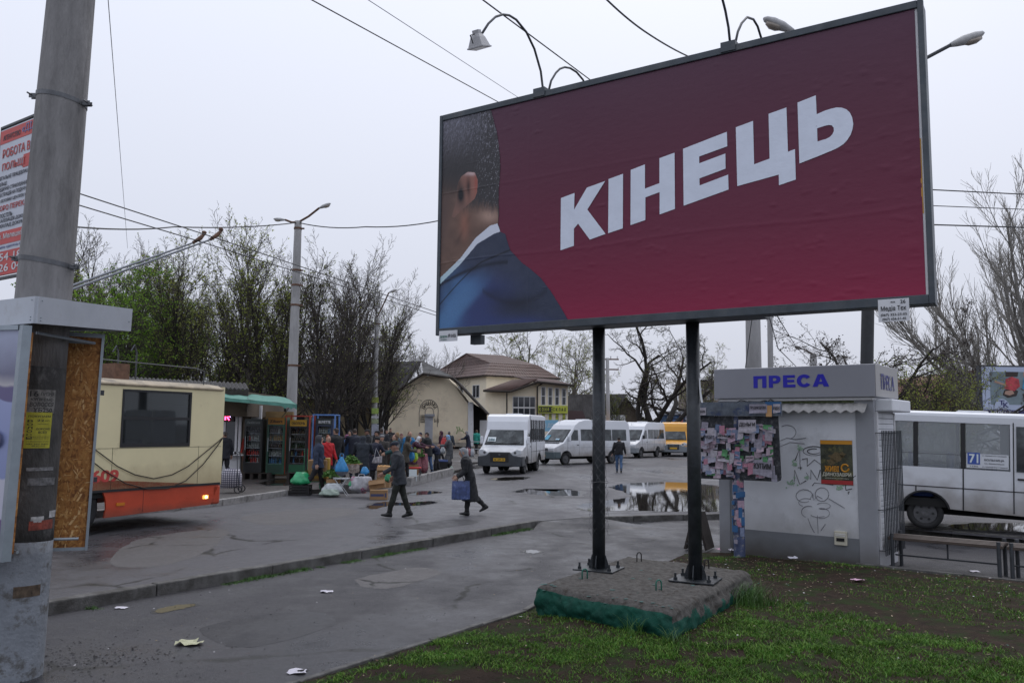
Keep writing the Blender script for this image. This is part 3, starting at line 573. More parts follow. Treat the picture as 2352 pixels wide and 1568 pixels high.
def roof_sheet(name, a, b, c, d, m, parent, n=60, amp=.03, thick=.05, rows=0):
    """corrugated roof: a-b eave (left-right), d-c ridge; waves run down the slope, rows = stepped courses"""
    a, b, c, d = map(Vector, (a, b, c, d)); nrm = (b-a).cross(d-a).normalized(); nrm = nrm if nrm.z > 0 else -nrm; R = max(1, rows); V = []; 
    for lay in (0, 1):
        for j in range(R):
            for e_ in (0, 1):
                t = (j+e_)/R
                for i in range(n*2+1):
                    s = i/(n*2); p = (a*(1-s)+b*s)*(1-t)+(d*(1-s)+c*s)*t; w = amp*(1 if i % 2 else -1); V.append(p+nrm*(w+(.03*(1-e_) if rows else 0)-lay*thick))
    k = n*2+1; L = R*2; fs = []
    for lay in (0, 1):
        for j in range(L-1):
            for i in range(k-1):
                q = lay*L*k+j*k+i; f = (q, q+1, q+k+1, q+k); fs.append(f if not lay else tuple(reversed(f)))
    for i in range(k-1): fs.append((i, L*k+i, L*k+i+1, i+1))
    mb = MB(); mb.add(V, fs); return mb.build(name, m, parent)
# ---- cream gabled shop
YG = 76.0
GB = at(979, 1024, YG); gz = GB.z
shop = thing('gabled_shop', 'cream plastered shop with half hipped grey roof and arched door sign', 'building', (GB.x, GB.y, 0))
def zz(x, y): return (845.2+x*.2031, 796.2+y*.2031)          # a closer look at this corner
mb = MB(); px_prism(mb, [zz(190, 1125), zz(1130, 1125), zz(1130, 640), zz(910, 352), zz(612, 322), zz(190, 600)], YG, 9); mb.build('wall', M_CREAM, shop, world_parent=True)
mb = MB(); px_prism(mb, [zz(188, 1128), zz(1132, 1128), zz(1132, 1082), zz(188, 1082)], YG-.06, .055); mb.build('plinth', M_PLINTH, shop, world_parent=True)
for x0, x1, y0 in ((118, 188, 640), (1131, 1190, 625)):
    mb = MB(); px_prism(mb, [zz(x0, 1125), zz(x1, 1125), zz(x1, y0), zz(x0, y0)], YG-.12, .5); mb.build('pillar', M_WHITE, shop, world_parent=True)
def P3(x, y, Y): return at(*zz(x, y), Y)
fz = YG-.9
le0, le1 = P3(85, 650, fz), P3(625, 292, fz); re0, re1 = P3(1355, 752, fz), P3(965, 342, fz); back = Vector((0, 9.5, 0)); apex = P3(606, 165, YG+2.5)
roof_sheet('roof_slope', le0, le0+back, le1+back+Vector((0, 0, .9)), le1, M_ASBD, shop, 30).matrix_parent_inverse = parent_inv(shop)
roof_sheet('roof_slope', re0+back, re0, re1, re1+back, M_ASBD, shop, 30).matrix_parent_inverse = parent_inv(shop)
o = roof_sheet('roof_hip', le1, re1, apex+Vector((.15, 0, 0)), apex, M_ASB, shop, 22, .04); o.matrix_parent_inverse = parent_inv(shop)
for p, q in ((le0, le1), (re0, re1), (le1, re1)):
    mb = MB(); mb.tube([p+Vector((0, -.06, -.1)), q+Vector((0, -.06, -.1))], .10, 4); mb.build('bargeboard', M_DWOOD, shop, world_parent=True)
lw0, lw1 = at(500, 905, 77.5), at(905, 925, 75.6); lr0, lr1 = at(498, 836, 82.), apex
roof_sheet('roof_slope', lw0, lw1, lr1+Vector((0, 0, .02)), lr0, M_ASBD, shop, 70, .03, rows=3).matrix_parent_inverse = parent_inv(shop)
mb = MB(); mb.box(lw0.x, lw1.x-1.6, 78.2, 84, 0, lw0.z-.1); mb.build('wall', mat('plaster_ochre', (.30, .24, .15), .85, noise=(1.5, .2)), shop, world_parent=True)
for i in range(6):
    x = lw0.x+1.8+i*2.5; mb = MB(); mb.box(x, x+1.1, 78.1, 78.2, 1.2, 3.0); w_ = mb.build('window', M_DWOOD, shop, world_parent=True); mb = MB(); mb.box(x+.1, x+1.0, 78.07, 78.1, 1.3, 2.9); g_ = mb.build('pane', M_PANE, w_); g_.matrix_parent_inverse = Matrix()
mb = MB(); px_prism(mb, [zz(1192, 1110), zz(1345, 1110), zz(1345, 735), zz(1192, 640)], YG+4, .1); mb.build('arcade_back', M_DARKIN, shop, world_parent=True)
mb = MB(); px_prism(mb, [zz(1265, 1100), zz(1345, 1100), zz(1345, 830), zz(1265, 830)], YG+2.0, .8); mb.build('shutter', M_WHITE, shop, world_parent=True)
# door with roller shutter, arch moulding and lettering
M_SHUT = mat('shutter_grey', (.42, .43, .47), .5, noise=(3, .08)); dz0, dz1 = P3(640, 1105, YG), P3(735, 785, YG)
dr = MB(); dr.box(dz0.x, dz1.x, YG-.05, YG-.004, dz0.z, dz1.z); door = dr.build('door', M_SHUT, shop, world_parent=True)
for i in range(14):
    z = dz0.z+(dz1.z-dz0.z)*(i+.5)/14; mb = MB(); mb.box(dz0.x+.03, dz1.x-.03, YG-.075, YG-.052, z-.07, z+.055); o = mb.build('slat', M_SHUT, door); o.matrix_parent_inverse = Matrix()
a, b_ = P3(645, 785, YG), P3(755, 760, YG); mb = MB(); mb.box(a.x, b_.x, YG-.30, YG-.003, a.z, b_.z); mb.build('shutter_box', M_GREYM, shop, world_parent=True)
arc = []
for i in range(15): an = PI*i/14; arc.append(P3(690-105*math.cos(an), 720-122*math.sin(an), YG-.03))
mb = MB(); mb.tube([P3(580, 900, YG-.03), P3(580, 740, YG-.03)]+arc+[P3(785, 905, YG-.03)], .035, 4); mb.build('moulding', M_PLINTH, shop, world_parent=True)
arc2 = [P3(695-48*math.cos(PI*i/10), 740-58*math.sin(PI*i/10), YG-.03) for i in range(11)]
mb = MB(); mb.tube([P3(647, 760, YG-.03)]+arc2+[P3(743, 760, YG-.03)], .03, 4); mb.build('moulding', M_PLINTH, shop, world_parent=True)
M_INK = mat('black_lettering', (.02, .02, .022), .7)
mb = MB(); S = 'КРАМНИЧКА'
for i, ch in enumerate(S):
    an = PI*(.16+.68*i/(len(S)-1)); c_ = P3(695-78*math.cos(an), 728-92*math.sin(an), YG); tx = Vector((math.sin(an), 0, math.cos(an))); ty = Vector((-math.cos(an), 0, math.sin(an)))
    letters(mb, ch, c_-tx*.11-ty*.2, tx, ty, .21, .40, .03, .0)
mb.build('lettering', M_INK, shop, world_parent=True)
text('lettering', '8-18', M_INK, shop, P3(750, 856, YG), (1, 0, 0), (0, 0, 1), .40, .34, .03, .01, wp=True)
for i, s_ in enumerate(('НАШІ ЦІНИ', 'НИЖЧІ', 'РИНКУ', 'ВИХІДНІ', 'НЕМАЄ')):
    p = P3(592, 785+i*18, YG); text('lettering', s_, M_INK, shop, p, (1, 0, 0), (0, 0, 1), .6 if i in (0, 3) else .4, .12, .03, .02, wp=True)
M_GSPR = mat('spray_green', (.20, .33, .12), .7)
for pts in ([(1000, 900), (1015, 940), (1000, 985)], [(1000, 915), (1035, 905), (1030, 960)], [(1040, 920), (1050, 955), (1075, 925), (1060, 940), (1090, 975)]): mb = MB(); mb.tube([P3(x, y, YG-.006) for x, y in pts], .035, 4); mb.build('graffiti', M_GSPR, shop, world_parent=True)

# ---- two-storey building with brown hipped roof
C0 = at(1115, 1030, 95); U2 = Vector((.857, .514, 0)); V2 = Vector((-.514, .857, 0)); rz2 = math.atan2(.514, .857)
hall = thing('two_storey_building', 'cream two storey building with brown hipped roof and yellow shop sign', 'building', (C0.x, C0.y, 0), rz2)
ez = 7.9; L2, D2 = 9.2, 16.0
mb = MB(); mb.box(0, L2, 0, D2, 0, ez); mb.build('wall', M_CREAM2, hall)
ov = .55; rb = 2.1; rz_ = 11.4                                   # mansard: lower slope to the break, upper to the ridge
def hip(x0, x1, y0, y1, z0, i_, z1): return [Vector((x0, y0, z0)), Vector((x1, y0, z0)), Vector((x1, y1, z0)), Vector((x0, y1, z0)), Vector((x0+i_, y0+i_, z1)), Vector((x1-i_, y0+i_, z1)), Vector((x1-i_, y1-i_, z1)), Vector((x0+i_, y1-i_, z1))]
h1 = hip(-ov, L2+ov, -ov, D2+ov, ez, 1.9, ez+1.55)
for i in range(4):
    j = (i+1) % 4; roof_sheet('roof_slope', h1[i], h1[j], h1[4+j], h1[4+i], M_TILE, hall, 26, .02, rows=4)
q = h1[4:]; mx = (q[0]+q[3])/2; nx_ = (q[1]+q[2])/2; w_ = (q[3]-q[0]).length/2; rA = (q[0]+q[3])/2+Vector((.25, 0, 1.6)); rB = (q[1]+q[2])/2+Vector((-1.0, 0, 1.6))
roof_sheet('roof_slope', q[0], q[1], rB, rA, M_TILE, hall, 22, .02, rows=4); roof_sheet('roof_slope', q[2], q[3], rA, rB, M_TILE, hall, 22, .02, rows=4)
roof_sheet('roof_slope', q[3], q[0], rA, rA, M_TILE, hall, 16, .02, rows=4); roof_sheet('roof_slope', q[1], q[2], rB, rB, M_TILE, hall, 16, .02, rows=4)
mb = MB(); mb.box(-ov, L2+ov, -ov, D2+ov, ez-.14, ez-.02); mb.build('eaves', M_DWOOD, hall)
def window(parent, mbargs, nx=1, nz=1, fm=None, depth=.06, pane=None):
    """frame and panes in a plane; mbargs = (origin, U, V, w, h); outward is U x V"""
    O, U, V, w, h = mbargs; O = Vector(O); U = Vector(U); V = Vector(V); Nn = U.cross(V); f = .07
    mb = MB(); M4 = Matrix(((U.x, V.x, Nn.x, O.x), (U.y, V.y, Nn.y, O.y), (U.z, V.z, Nn.z, O.z), (0, 0, 0, 1)))
    mb.box(0, f, 0, h, 0, depth, M4); mb.box(w-f, w, 0, h, 0, depth, M4); mb.box(f, w-f, 0, f, 0, depth, M4); mb.box(f, w-f, h-f, h, 0, depth, M4)
    for i in range(1, nx): mb.box(w*i/nx-f*.45, w*i/nx+f*.45, f, h-f, 0, depth-.004, M4)
    for i in range(1, nz): z = h*(i/nz if isinstance(nz, int) else 1); mb.box(f, w-f, z-f*.4, z+f*.4, 0, depth-.007, M4)
    fr = mb.build('window', fm or M_WHITE, parent)
    for i in range(nx):
        for j in range(nz):
            mb = MB(); mb.box(w*i/nx+f*.5, w*(i+1)/nx-f*.5, h*j/nz+f*.5, h*(j+1)/nz-f*.5, .004, .02, M4); mb.build('pane', pane or M_PANE, fr)
    return fr
window(hall, ((-.004, 3.2, 5.4), (0, -1, 0), (0, 0, 1), 1.7, 1.5), 2); window(hall, ((-.004, 7.2, 5.4), (0, -1, 0), (0, 0, 1), 1.7, 1.5), 2)
# annex and tower in front, facing the square
def annex_part(name, pts, Y, t, m): mb = MB(); px_prism(mb, pts, Y, t); return mb.build(name, m, hall, world_parent=True)
annex_part('annex_wall', [zz(1330, 1140), zz(1915, 1140), zz(1915, 395), zz(1610, 497), zz(1330, 490)], 90, 6.5, M_CREAM2)
annex_part('tower_wall', [zz(1916, 1140), zz(2260, 1140), zz(2260, 425), zz(1916, 390)], 89.4, 7, M_CREAM2)
a0, a1 = P3(1300, 490, 89.2), P3(1615, 498, 89.2); a2 = P3(1920, 390, 89.2)
for nm, A_, B_, C_, D_ in (('roof_slope', a0, a1, a2+Vector((0, 0, .3)), P3(1640, 372, 92.5)), ('roof_slope', P3(1905, 392, 88.6), P3(2330, 435, 88.6), P3(2120, 372, 96), P3(1650, 330, 95))):
    o = roof_sheet(nm, A_, B_, C_, D_, M_TILE, hall, 26, .03, .12); o.matrix_parent_inverse = parent_inv(hall)
for p, q in ((P3(1905, 396, 88.5), P3(2332, 440, 88.5)), (P3(1305, 497, 89.0), P3(1612, 505, 89.0)), (P3(1612, 505, 89.0), P3(1912, 402, 89.0))):
    mb = MB(); mb.tube([p, q], .14, 6); mb.build('gutter', M_DWOOD, hall, world_parent=True)
for x in (1570, 1915):
    mb = MB(); mb.tube([P3(x+(0 if x < 1600 else 60), 505 if x < 1600 else 410, 89.0), P3(x, 560 if x < 1600 else 450, 89.1), P3(x, 1120, 89.2)], .09, 6); mb.build('downpipe', M_DWOOD, hall, world_parent=True)
hinv = parent_inv(hall)
def pxwin(x0, x1, y0, y1, Y, nx, nz, pane=None):
    p, q = P3(x0, y1, Y), P3(x1, y0, Y); w = window(hall, ((p.x, Y-.005, p.z), (1, 0, 0), (0, 0, 1), q.x-p.x, q.z-p.z), nx, nz, pane=pane); w.matrix_parent_inverse = hinv
for x in (1957, 2035, 2112, 2190): pxwin(x, x+52, 452 + (x-1957)*.08, 662, 89.4, 1, 2)
pxwin(1635, 1895, 562, 684, 90, 4, 1); pxwin(1635, 1895, 690, 790, 90, 4, 1)
M_YEL = mat('sign_yellow', (.48, .52, .06), .5, noise=(3, .05))
for x in (1957, 2035, 2112, 2190): pxwin(x, x+52, 748, 840, 89.4, 1, 1, pane=mat('window_poster_yellow', (.34, .36, .05), .5, noise=(4, .7)))
p, q = P3(1922, 748, 89.2), P3(2258, 668, 89.2); sg = MB(); sg.box(p.x, q.x, 89.1, 89.38, p.z, q.z); sgn = sg.build('shop_sign', M_YEL, hall, world_parent=True)
W_ = q.x-p.x; mb = MB(); mb2 = MB()
for i, ch in enumerate('КОНФІСКЛАД'):
    cx = p.x+.12+i*(W_-.2)/10; cw = (W_-.2)/10*.62 if ch != 'І' else .12; (mb2 if i < 5 else mb).__class__
    if i < 5: mb.box(cx-.06, cx+(W_-.2)/10*.8, 89.06, 89.098, p.z+.10, q.z-.10)
    letters(mb2 if i < 5 else mb, ch, (cx+(.1 if ch == 'І' else 0), 89.05 if i < 5 else 89.07, p.z+.20), (1, 0, 0), (0, 0, 1), cw, q.z-p.z-.40, .004, .03)
o = mb.build('lettering', M_INK, sgn); o = mb2.build('lettering', M_YEL, sgn)

# ---- dark sheds to the right of it
shed = thing('timber_shed', 'dark brown steep roofed shed behind the second white van', 'shed', (at(1390, 1000, 102).x, 102, 0))
mb = MB(); px_prism(mb, [(1308, 1010), (1476, 1010), (1476, 962), (1440, 912), (1308, 912)], 102, 9); mb.build('wall', mat('shed_boards', (.16, .13, .10), .85, noise=(2, .3)), shop if False else shed, world_parent=True)
for A_, B_, C_, D_ in ((at(1302, 968, 100.5), at(1402, 966, 100.5), at(1441, 904, 102), at(1306, 906, 102)), (at(1400, 964, 100.4), at(1400, 964, 111), at(1442, 904, 111), at(1441, 904, 100.4)), (at(1482, 967, 111), at(1482, 967, 100.4), at(1441, 904, 100.4), at(1442, 904, 111))):
    o = roof_sheet('roof_slope', A_, B_, C_, D_, M_ASBD, shed, 24, .02, .15); o.matrix_parent_inverse = parent_inv(shed)
low = thing('market_booth', 'low maroon roofed booth right of the yellow shop sign', 'booth', (at(1324, 1000, 93).x, 93, 0))
mb = MB(); px_prism(mb, [(1304, 1010), (1346, 1010), (1342, 966), (1304, 966)], 93, 4); mb.build('wall', M_GREYM, low, world_parent=True)
mb = MB(); px_prism(mb, [(1302, 967), (1348, 967), (1338, 943), (1304, 943)], 92.6, 4.6); mb.build('roof', mat('maroon_sheet', (.075, .045, .05), .6), low, world_parent=True)
bw = thing('market_booth', 'small white booth under the dark shed roof', 'booth', (at(1415, 1000, 90).x, 90, 0))
mb = MB(); px_prism(mb, [(1398, 1012), (1432, 1012), (1432, 966), (1398, 966)], 90, 3); mb.build('wall', M_WHITE, bw, world_parent=True)
mb = MB(); px_prism(mb, [(1395, 967), (1436, 967), (1436, 953), (1395, 953)], 89.4, 3.6); mb.build('roof', M_WHITE, bw, world_parent=True)
mb = MB(); px_prism(mb, [(1402, 1011), (1426, 1011), (1426, 972), (1402, 972)], 89.9, .08); mb.build('shutter', M_SHUT, bw, world_parent=True)
bl = thing('market_booth', 'blue booth with coloured posters beneath the gnarled tree', 'booth', (at(1555, 1000, 96).x, 96, 0))
mb = MB(); px_prism(mb, [(1528, 1010), (1640, 1010), (1640, 950), (1528, 950)], 96, 3); mb.build('wall', mat('booth_blue', (.06, .13, .28), .5, noise=(2, .3)), bl, world_parent=True)
for i in range(7):
    x = 1532+i*14; mb = MB(); px_prism(mb, [(x, 976), (x+9, 976), (x+9, 955), (x, 955)], 95.9, .05); mb.build('poster', mat('booth_poster_%d' % (i % 3), ((.5, .5, .55), (.1, .2, .42), (.4, .12, .12))[i % 3], .5), bl, world_parent=True)
mb = MB(); px_prism(mb, [(1524, 952), (1644, 952), (1644, 944), (1524, 944)], 95.4, 3.6); mb.build('roof', M_GREYM, bl, world_parent=True)
sgb = thing('hoarding', 'light blue advertising panel behind the first white minibus', 'hoarding', (at(1262, 1000, 72).x, 72, 0))
mb = MB(); px_prism(mb, [(1240, 990), (1282, 990), (1282, 964), (1240, 964)], 72, .15); mb.build('panel', mat('ad_skyblue', (.22, .45, .62), .5), sgb, world_parent=True)
for x in (1245, 1276): mb = MB(); mb.tube([at(x, 965, 72.2), Vector((at(x, 965, 72.2).x, 72.2, 0))], .06, 8); mb.build('post', M_GREYM, sgb, world_parent=True)
p = at(1247, 982, 72); text('lettering', '10 ДО', M_WHITE, sgb, (p.x, 71.99, p.z), (1, 0, 0), (0, 0, 1), .9, .38, .01, wp=True)
# ---- far flats and the red roofed house
flat = thing('apartment_block', 'distant brownish block of flats behind the noticeboard', 'building', (at(1632, 1000, 170).x, 170, 0))
MFL = mat('flats_brick', (.22, .18, .15), .9, noise=(.5, .2)); mb = MB(); px_prism(mb, [(1585, 1000), (1690, 1000), (1690, 872), (1585, 872)], 170, 12); mb.build('wall', MFL, flat, world_parent=True)
for r_ in range(5):
    for c_ in range(6):
        x = 1590+c_*17; y = 884+r_*22; pp, qq = at(x, y+12, 170), at(x+8, y, 170); o = window(flat, ((pp.x, 169.99, pp.z), (1, 0, 0), (0, 0, 1), qq.x-pp.x, qq.z-pp.z), 2, 1, depth=.1); o.matrix_parent_inverse = parent_inv(flat)
red = thing('brick_house', 'reddish house with curved roof behind the shrubs and the white bus', 'house', (at(2200, 1000, 58).x, 58, 0))
mb = MB(); px_prism(mb, [(2150, 1000), (2262, 1000), (2262, 880), (2150, 920)], 58, 10); mb.build('wall', mat('red_brick', (.22, .085, .05), .85, noise=(3, .25)), red, world_parent=True)
mb = MB(); px_prism(mb, [(2148, 925), (2155, 893), (2172, 868), (2205, 855), (2262, 846), (2262, 850), (2207, 861), (2176, 873), (2160, 895), (2154, 926)], 57.4, 11); px_prism(mb, [(2150, 922), (2156, 895), (2173, 870), (2206, 858), (2262, 848), (2262, 900), (2180, 915)], 57.8, 10.4); mb.build('roof', mat('roof_rust', (.20, .085, .06), .7, noise=(1, .25)), red, world_parent=True)
for x in (2205, 2228): mb = MB(); px_prism(mb, [(x, 935), (x+11, 935), (x+11, 915), (x, 915)], 57.9, .08); mb.build('window', M_PANE, red, world_parent=True)

# ================================================================== POLES, LAMPS, WIRES
M_POLE = mat('pole_concrete', (.33, .325, .325), .85, noise=(3, .22), bump=(50, .4), dirt=((.15, .145, .14), 1.2, .5, .72), aniso=(1, 1, .25))
M_RUST = mat('rusty_steel', (.13, .07, .045), .8, noise=(8, .4)); M_LAMP = mat('lamp_housing', (.42, .42, .42), .5, noise=(5, .2)); M_STEEL = mat('dark_steel', (.055, .060, .068), .5, metal=.3, noise=(6, .25))
M_GLOBE = mat('lamp_glass', (.30, .26, .22), .25)
def lamp_head(mb_h, mb_g, p, d, s=1.):
    """cobra-head luminaire at p pointing along d"""
    d = Vector(d).normalized(); sd = d.cross(Vector((0, 0, 1))).normalized(); upv = sd.cross(d)
    secs = [(0, .06, .05), (.12, .09, .08), (.3, .14, .11), (.55, .15, .10), (.72, .10, .06), (.78, .03, .02)]
    mb_h.loft([(p+d*q*s, sd*a*s, upv*b*s) for q, a, b in secs], 10); mb_g.loft([(p+d*q*s-upv*(.06+.05*math.sin((q-.3)/.4*PI))*s, sd*a*s, upv*.06*s) for q, a in ((.3, .05), (.4, .12), (.55, .12), (.68, .05))], 10)
def lamp_pole(name, label, base, top, r0, r1, arms, m=M_POLE, bands=(), group=None):
    t = thing(name, label, 'street lamp', base, 0, group); top = Vector(top)-Vector(base); base = Vector((0, 0, 0))
    mb = MB(); mb.sm = True; k = 9; mb.tube([base+(top-base)*(i/k) for i in range(k+1)], [r0+(r1-r0)*i/k for i in range(k+1)], 14); mb.build('pole', m, t)
    for b in bands: c_ = base+(top-base)*b; rr = r0+(r1-r0)*b; mb = MB(); mb.tube([c_-Vector((0, 0, .04)), c_+Vector((0, 0, .04))], rr+.02, 14); mb.box(c_.x+rr, c_.x+rr+.12, c_.y-.03, c_.y+.03, c_.z-.03, c_.z+.03); mb.build('band', M_RUST, t)
    for a0_, a1_, hd in arms:
        a0_ = Vector(a0_)-t.location; a1_ = Vector(a1_)-t.location; mb = MB(); mb.tube([a0_, (a0_+a1_)/2+Vector((0, 0, -.05)), a1_], .045, 8); mb.build('arm', M_RUST if m is M_POLE else M_STEEL, t)
        h_, g_ = MB(), MB(); h_.sm = g_.sm = True; lamp_head(h_, g_, a1_, hd[0], hd[1]); ho = h_.build('lamp_head', M_LAMP, t); g_.build('lamp_glass', M_GLOBE, ho)
    return t
tp = at(685, 508, 35); bs = Vector((at(664, 1085, 35).x, 35, TZ))
lamp_pole('street_lamp', 'concrete lamp pole with two lamp arms behind the drink fridges', bs, tp, .24, .15,
          [(tp+Vector((0, 0, -.05)), at(655, 505, 34.6), ((-1, -.1, .05), .62)), (tp+Vector((0, 0, -.05)), at(733, 478, 34.4), ((1, -.1, .4), .68))], bands=(.97, .80, .74, .66, .42))
tp = at(866, 728, 54); bs = Vector((at(858, 1015, 54).x, 54, TZ))
t = lamp_pole('street_lamp', 'thin concrete lamp pole with stuck flyers beside the gabled shop', bs, tp, .20, .13, [(tp, at(893, 672, 53.5), ((1, 0, .45), .7))], bands=(.95,), m=M_POLE)
for y0, y1, c_ in ((912, 924, (.42, .5, .1)), (937, 950, (.36, .5, .12)), (955, 960, (.6, .6, .62)), (962, 972, (.35, .4, .25)), (974, 1000, (.4, .42, .5))):
    mb = MB(); p_ = at(861, y1, 53.7); q_ = at(861, y0, 53.7); mb.box(p_.x-.22, p_.x+.22, 53.72, 53.76, p_.z, q_.z); mb.build('flyer', mat('flyer_%d' % y0, c_, .6, noise=(6, .3)), t, world_parent=True)
tp = at(2003, 190, 19.5); bs = Vector((at(1978, 1000, 19.5).x, 19.5, 0))
lamp_pole('street_lamp', 'dark steel lamp pole with two long arms behind the kiosk and billboard', bs, tp, .155, .13,
          [(tp, at(1822, 72, 19.0), ((-.85, -.1, .32), 1.0)), (tp, at(2183, 104, 19.2), ((.85, -.1, .30), 1.05))], m=mat('pole_black', (.018, .020, .024), .5, noise=(5, .3)))
tp = at(1868, 812, 62); bs = Vector((at(1868, 1010, 62).x, 62, 0))
lamp_pole('street_lamp', 'small far concrete lamp pole seen above the kiosk sign', bs, tp, .3, .24, [(tp, at(1845, 802, 61.5), ((-1, 0, .35), .9))])
def plain_pole(name, label, x0, y0, x1, y1, Y, r0, r1, m=M_POLE):
    tp = at(x1, y1, Y); bs = Vector((at(x0, y0, Y).x, Y, 0)); t = thing(name, label, 'pole', bs); mb = MB(); mb.sm = True; mb.tube([Vector((0, 0, 0)), (tp-bs)*.5, tp-bs], [r0, (r0+r1)/2, r1], 16); mb.build('shaft', m, t); return t, tp-bs
plain_pole('concrete_pole', 'thick pale concrete pole rising behind the newspaper kiosk', 1734, 1000, 1722, 330, 21.5, .215, .16)
plain_pole('concrete_pole', 'thinner concrete pole beside the thick one behind the kiosk', 1771, 1000, 1764, 420, 24, .085, .07)
t, tpv = plain_pole('utility_pole', 'thin power pole with crossarms beside the left billboard post', 1398, 1010, 1395, 822, 66, .17, .13)
for dz in (.1, .9): mb = MB(); mb.box(-.9, .9, -.05, .05, -.05, .05, Matrix.Translation(tpv-Vector((0, 0, dz)))); mb.build('crossarm', M_RUST, t)
for i in range(4): mb = MB(); mb.cyl(tpv+Vector((-.8+i*.53, 0, -.05)), .05, .2, 8); mb.build('insulator', M_WHITE, t)
M_WIRE = mat('wire_black', (.018, .018, .022), .6); M_WIREG = mat('wire_grey', (.20, .21, .23), .5)
def wire(label, pts, r, m=M_WIRE, sag=0.0):
    P = [at(*p) for p in pts]; Q = []
    for i in range(len(P)-1):
        for j in range(8): t_ = j/8; Q.append(P[i].lerp(P[i+1], t_)-Vector((0, 0, sag*4*t_*(1-t_))))
    Q.append(P[-1]); mb = MB(); mb.tube(Q, r, 5); o = mb.build('overhead_wire', m); tag(o, label, 'wire', 'overhead wires')
wire('upper trolley contact wire from the concrete pole past the trolleybus poles', [(60, 405, 12.4), (490, 545, 17.2), (1000, 716, 27.9), (1130, 757, 33.5)], .012)
wire('lower trolley contact wire from the concrete pole past the trolleybus poles', [(60, 435, 13.0), (450, 552, 17.2), (1000, 724, 28.4), (1130, 762, 34)], .012)
wire('cable from the concrete pole to the double street lamp', [(120, 516, 20), (400, 521, 28), (684, 511, 35)], .022, sag=.1)
wire('wavy cable from the double street lamp to the billboard', [(684, 511, 35), (840, 521, 32), (1040, 500, 30)], .022, sag=.12)
wire('thin pale stay wire dropping down beside the concrete pole', [(246, -30, 10.5), (293, 570, 34)], .006, M_WIREG)
wire('thin dark wire crossing low in front of the leafy trees', [(170, 648, 30), (420, 655, 34), (700, 652, 40)], .010)
wire('leftmost black cable running down to the billboard top', [(690, -14, 13), (1145, 235, 22)], .012)
wire('thin grey wire running down to the billboard top', [(830, -10, 14), (1190, 224, 24)], .008, M_WIREG)
wire('black cable crossing the curved lamp arm above the billboard', [(1090, -14, 13), (1360, 187, 20)], .014)
wire('thick twisted cable at the top right of the lamp arms', [(1380, -14, 12), (1480, 72, 14), (1590, 134, 17)], .016, sag=.03)
wire('topmost of three cables right of the billboard', [(2100, 434, 22), (2400, 449, 24)], .018)
wire('middle of three cables right of the billboard', [(2100, 471, 22), (2400, 483, 24)], .013)
wire('lowest of three cables right of the billboard', [(2100, 515, 22), (2400, 524, 24)], .020)
wire('loose cable hanging left of the thick pole above the kiosk', [(1728, 725, 21.2), (1712, 845, 21.2)], .012)
wire('cable hanging between the two poles above the kiosk', [(1766, 725, 23.8), (1787, 800, 23.9), (1845, 858, 40)], .014)
wire('far cable falling to the small street lamp', [(1785, 725, 30), (1828, 796, 55), (1870, 838, 62)], .02)
# ================================================================== BILLBOARD
BL, BR_ = Vector((-1.084, 12.0, 0)), Vector((4.318, 8.48, 0)); BU = (BR_-BL).normalized(); BN = Vector((BU.y, -BU.x, 0)); BZ = Vector((0, 0, 1))
BW = (BR_-BL).length; Z0, Z1 = 3.41, 6.662; BP = BL+Vector((0, 0, Z0))
post_xy = [Vector((1.15, 11.08, .30)), Vector((2.24, 10.36, .30))]
bill = thing('billboard', 'big maroon billboard on two dark posts with white word and a man seen from behind', 'billboard', (1.7, 10.7, .30))
M_BFRAME = mat('billboard_frame', (.050, .062, .075), .45, metal=.2, noise=(5, .25), dirt=((.09, .095, .10), 3, .5, .75))
def bm4(o=0.): return Matrix(((BU.x, BN.x, 0, BP.x+BN.x*o), (BU.y, BN.y, 0, BP.y+BN.y*o), (0, 0, 1, Z0), (0, 0, 0, 1)))
BH = Z1-Z0
mb = MB(); mb.box(.01, BW-.01, -.26, -.03, .01, BH-.01, bm4()); mb.build('back_box', M_BFRAME, bill, world_parent=True)
mb = MB(); mb.box(1.9, 4.6, -.56, -.262, .02, .30, bm4()); mb.build('cross_beam', M_BFRAME, bill, world_parent=True)
for nm, a in (('frame_bar', (0, .055, -.03, .03, 0, BH)), ('frame_bar', (BW-.06, BW, -.03, .03, 0, BH)), ('frame_bar', (.055, BW-.06, -.03, .03, BH-.085, BH)), ('frame_bar', (.055, BW-.06, -.03, .03, 0, .10))):
    mb = MB(); mb.box(*a, bm4()); mb.build(nm, M_BFRAME, bill, world_parent=True, bevel=.008)
# printed sheet
mp = bpy.data.materials.new('poster_print_maroon'); mp.use_nodes = True; nt = mp.node_tree; N = nt.nodes; Lk = nt.links.new; b = N['Principled BSDF']; b.inputs['Roughness'].default_value = .42; b.inputs['Specular IOR Level'].default_value = .35
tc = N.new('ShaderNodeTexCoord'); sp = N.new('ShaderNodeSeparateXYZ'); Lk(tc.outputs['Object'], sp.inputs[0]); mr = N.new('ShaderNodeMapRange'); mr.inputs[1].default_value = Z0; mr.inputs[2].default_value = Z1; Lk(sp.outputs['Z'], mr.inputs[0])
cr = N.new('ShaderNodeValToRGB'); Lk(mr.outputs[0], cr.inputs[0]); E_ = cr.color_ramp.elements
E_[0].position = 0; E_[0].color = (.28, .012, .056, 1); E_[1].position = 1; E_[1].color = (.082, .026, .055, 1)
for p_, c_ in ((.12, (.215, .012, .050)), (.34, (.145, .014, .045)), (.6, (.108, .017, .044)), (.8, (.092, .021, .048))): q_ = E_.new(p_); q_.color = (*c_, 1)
Lk(cr.outputs[0], b.inputs['Base Color'])
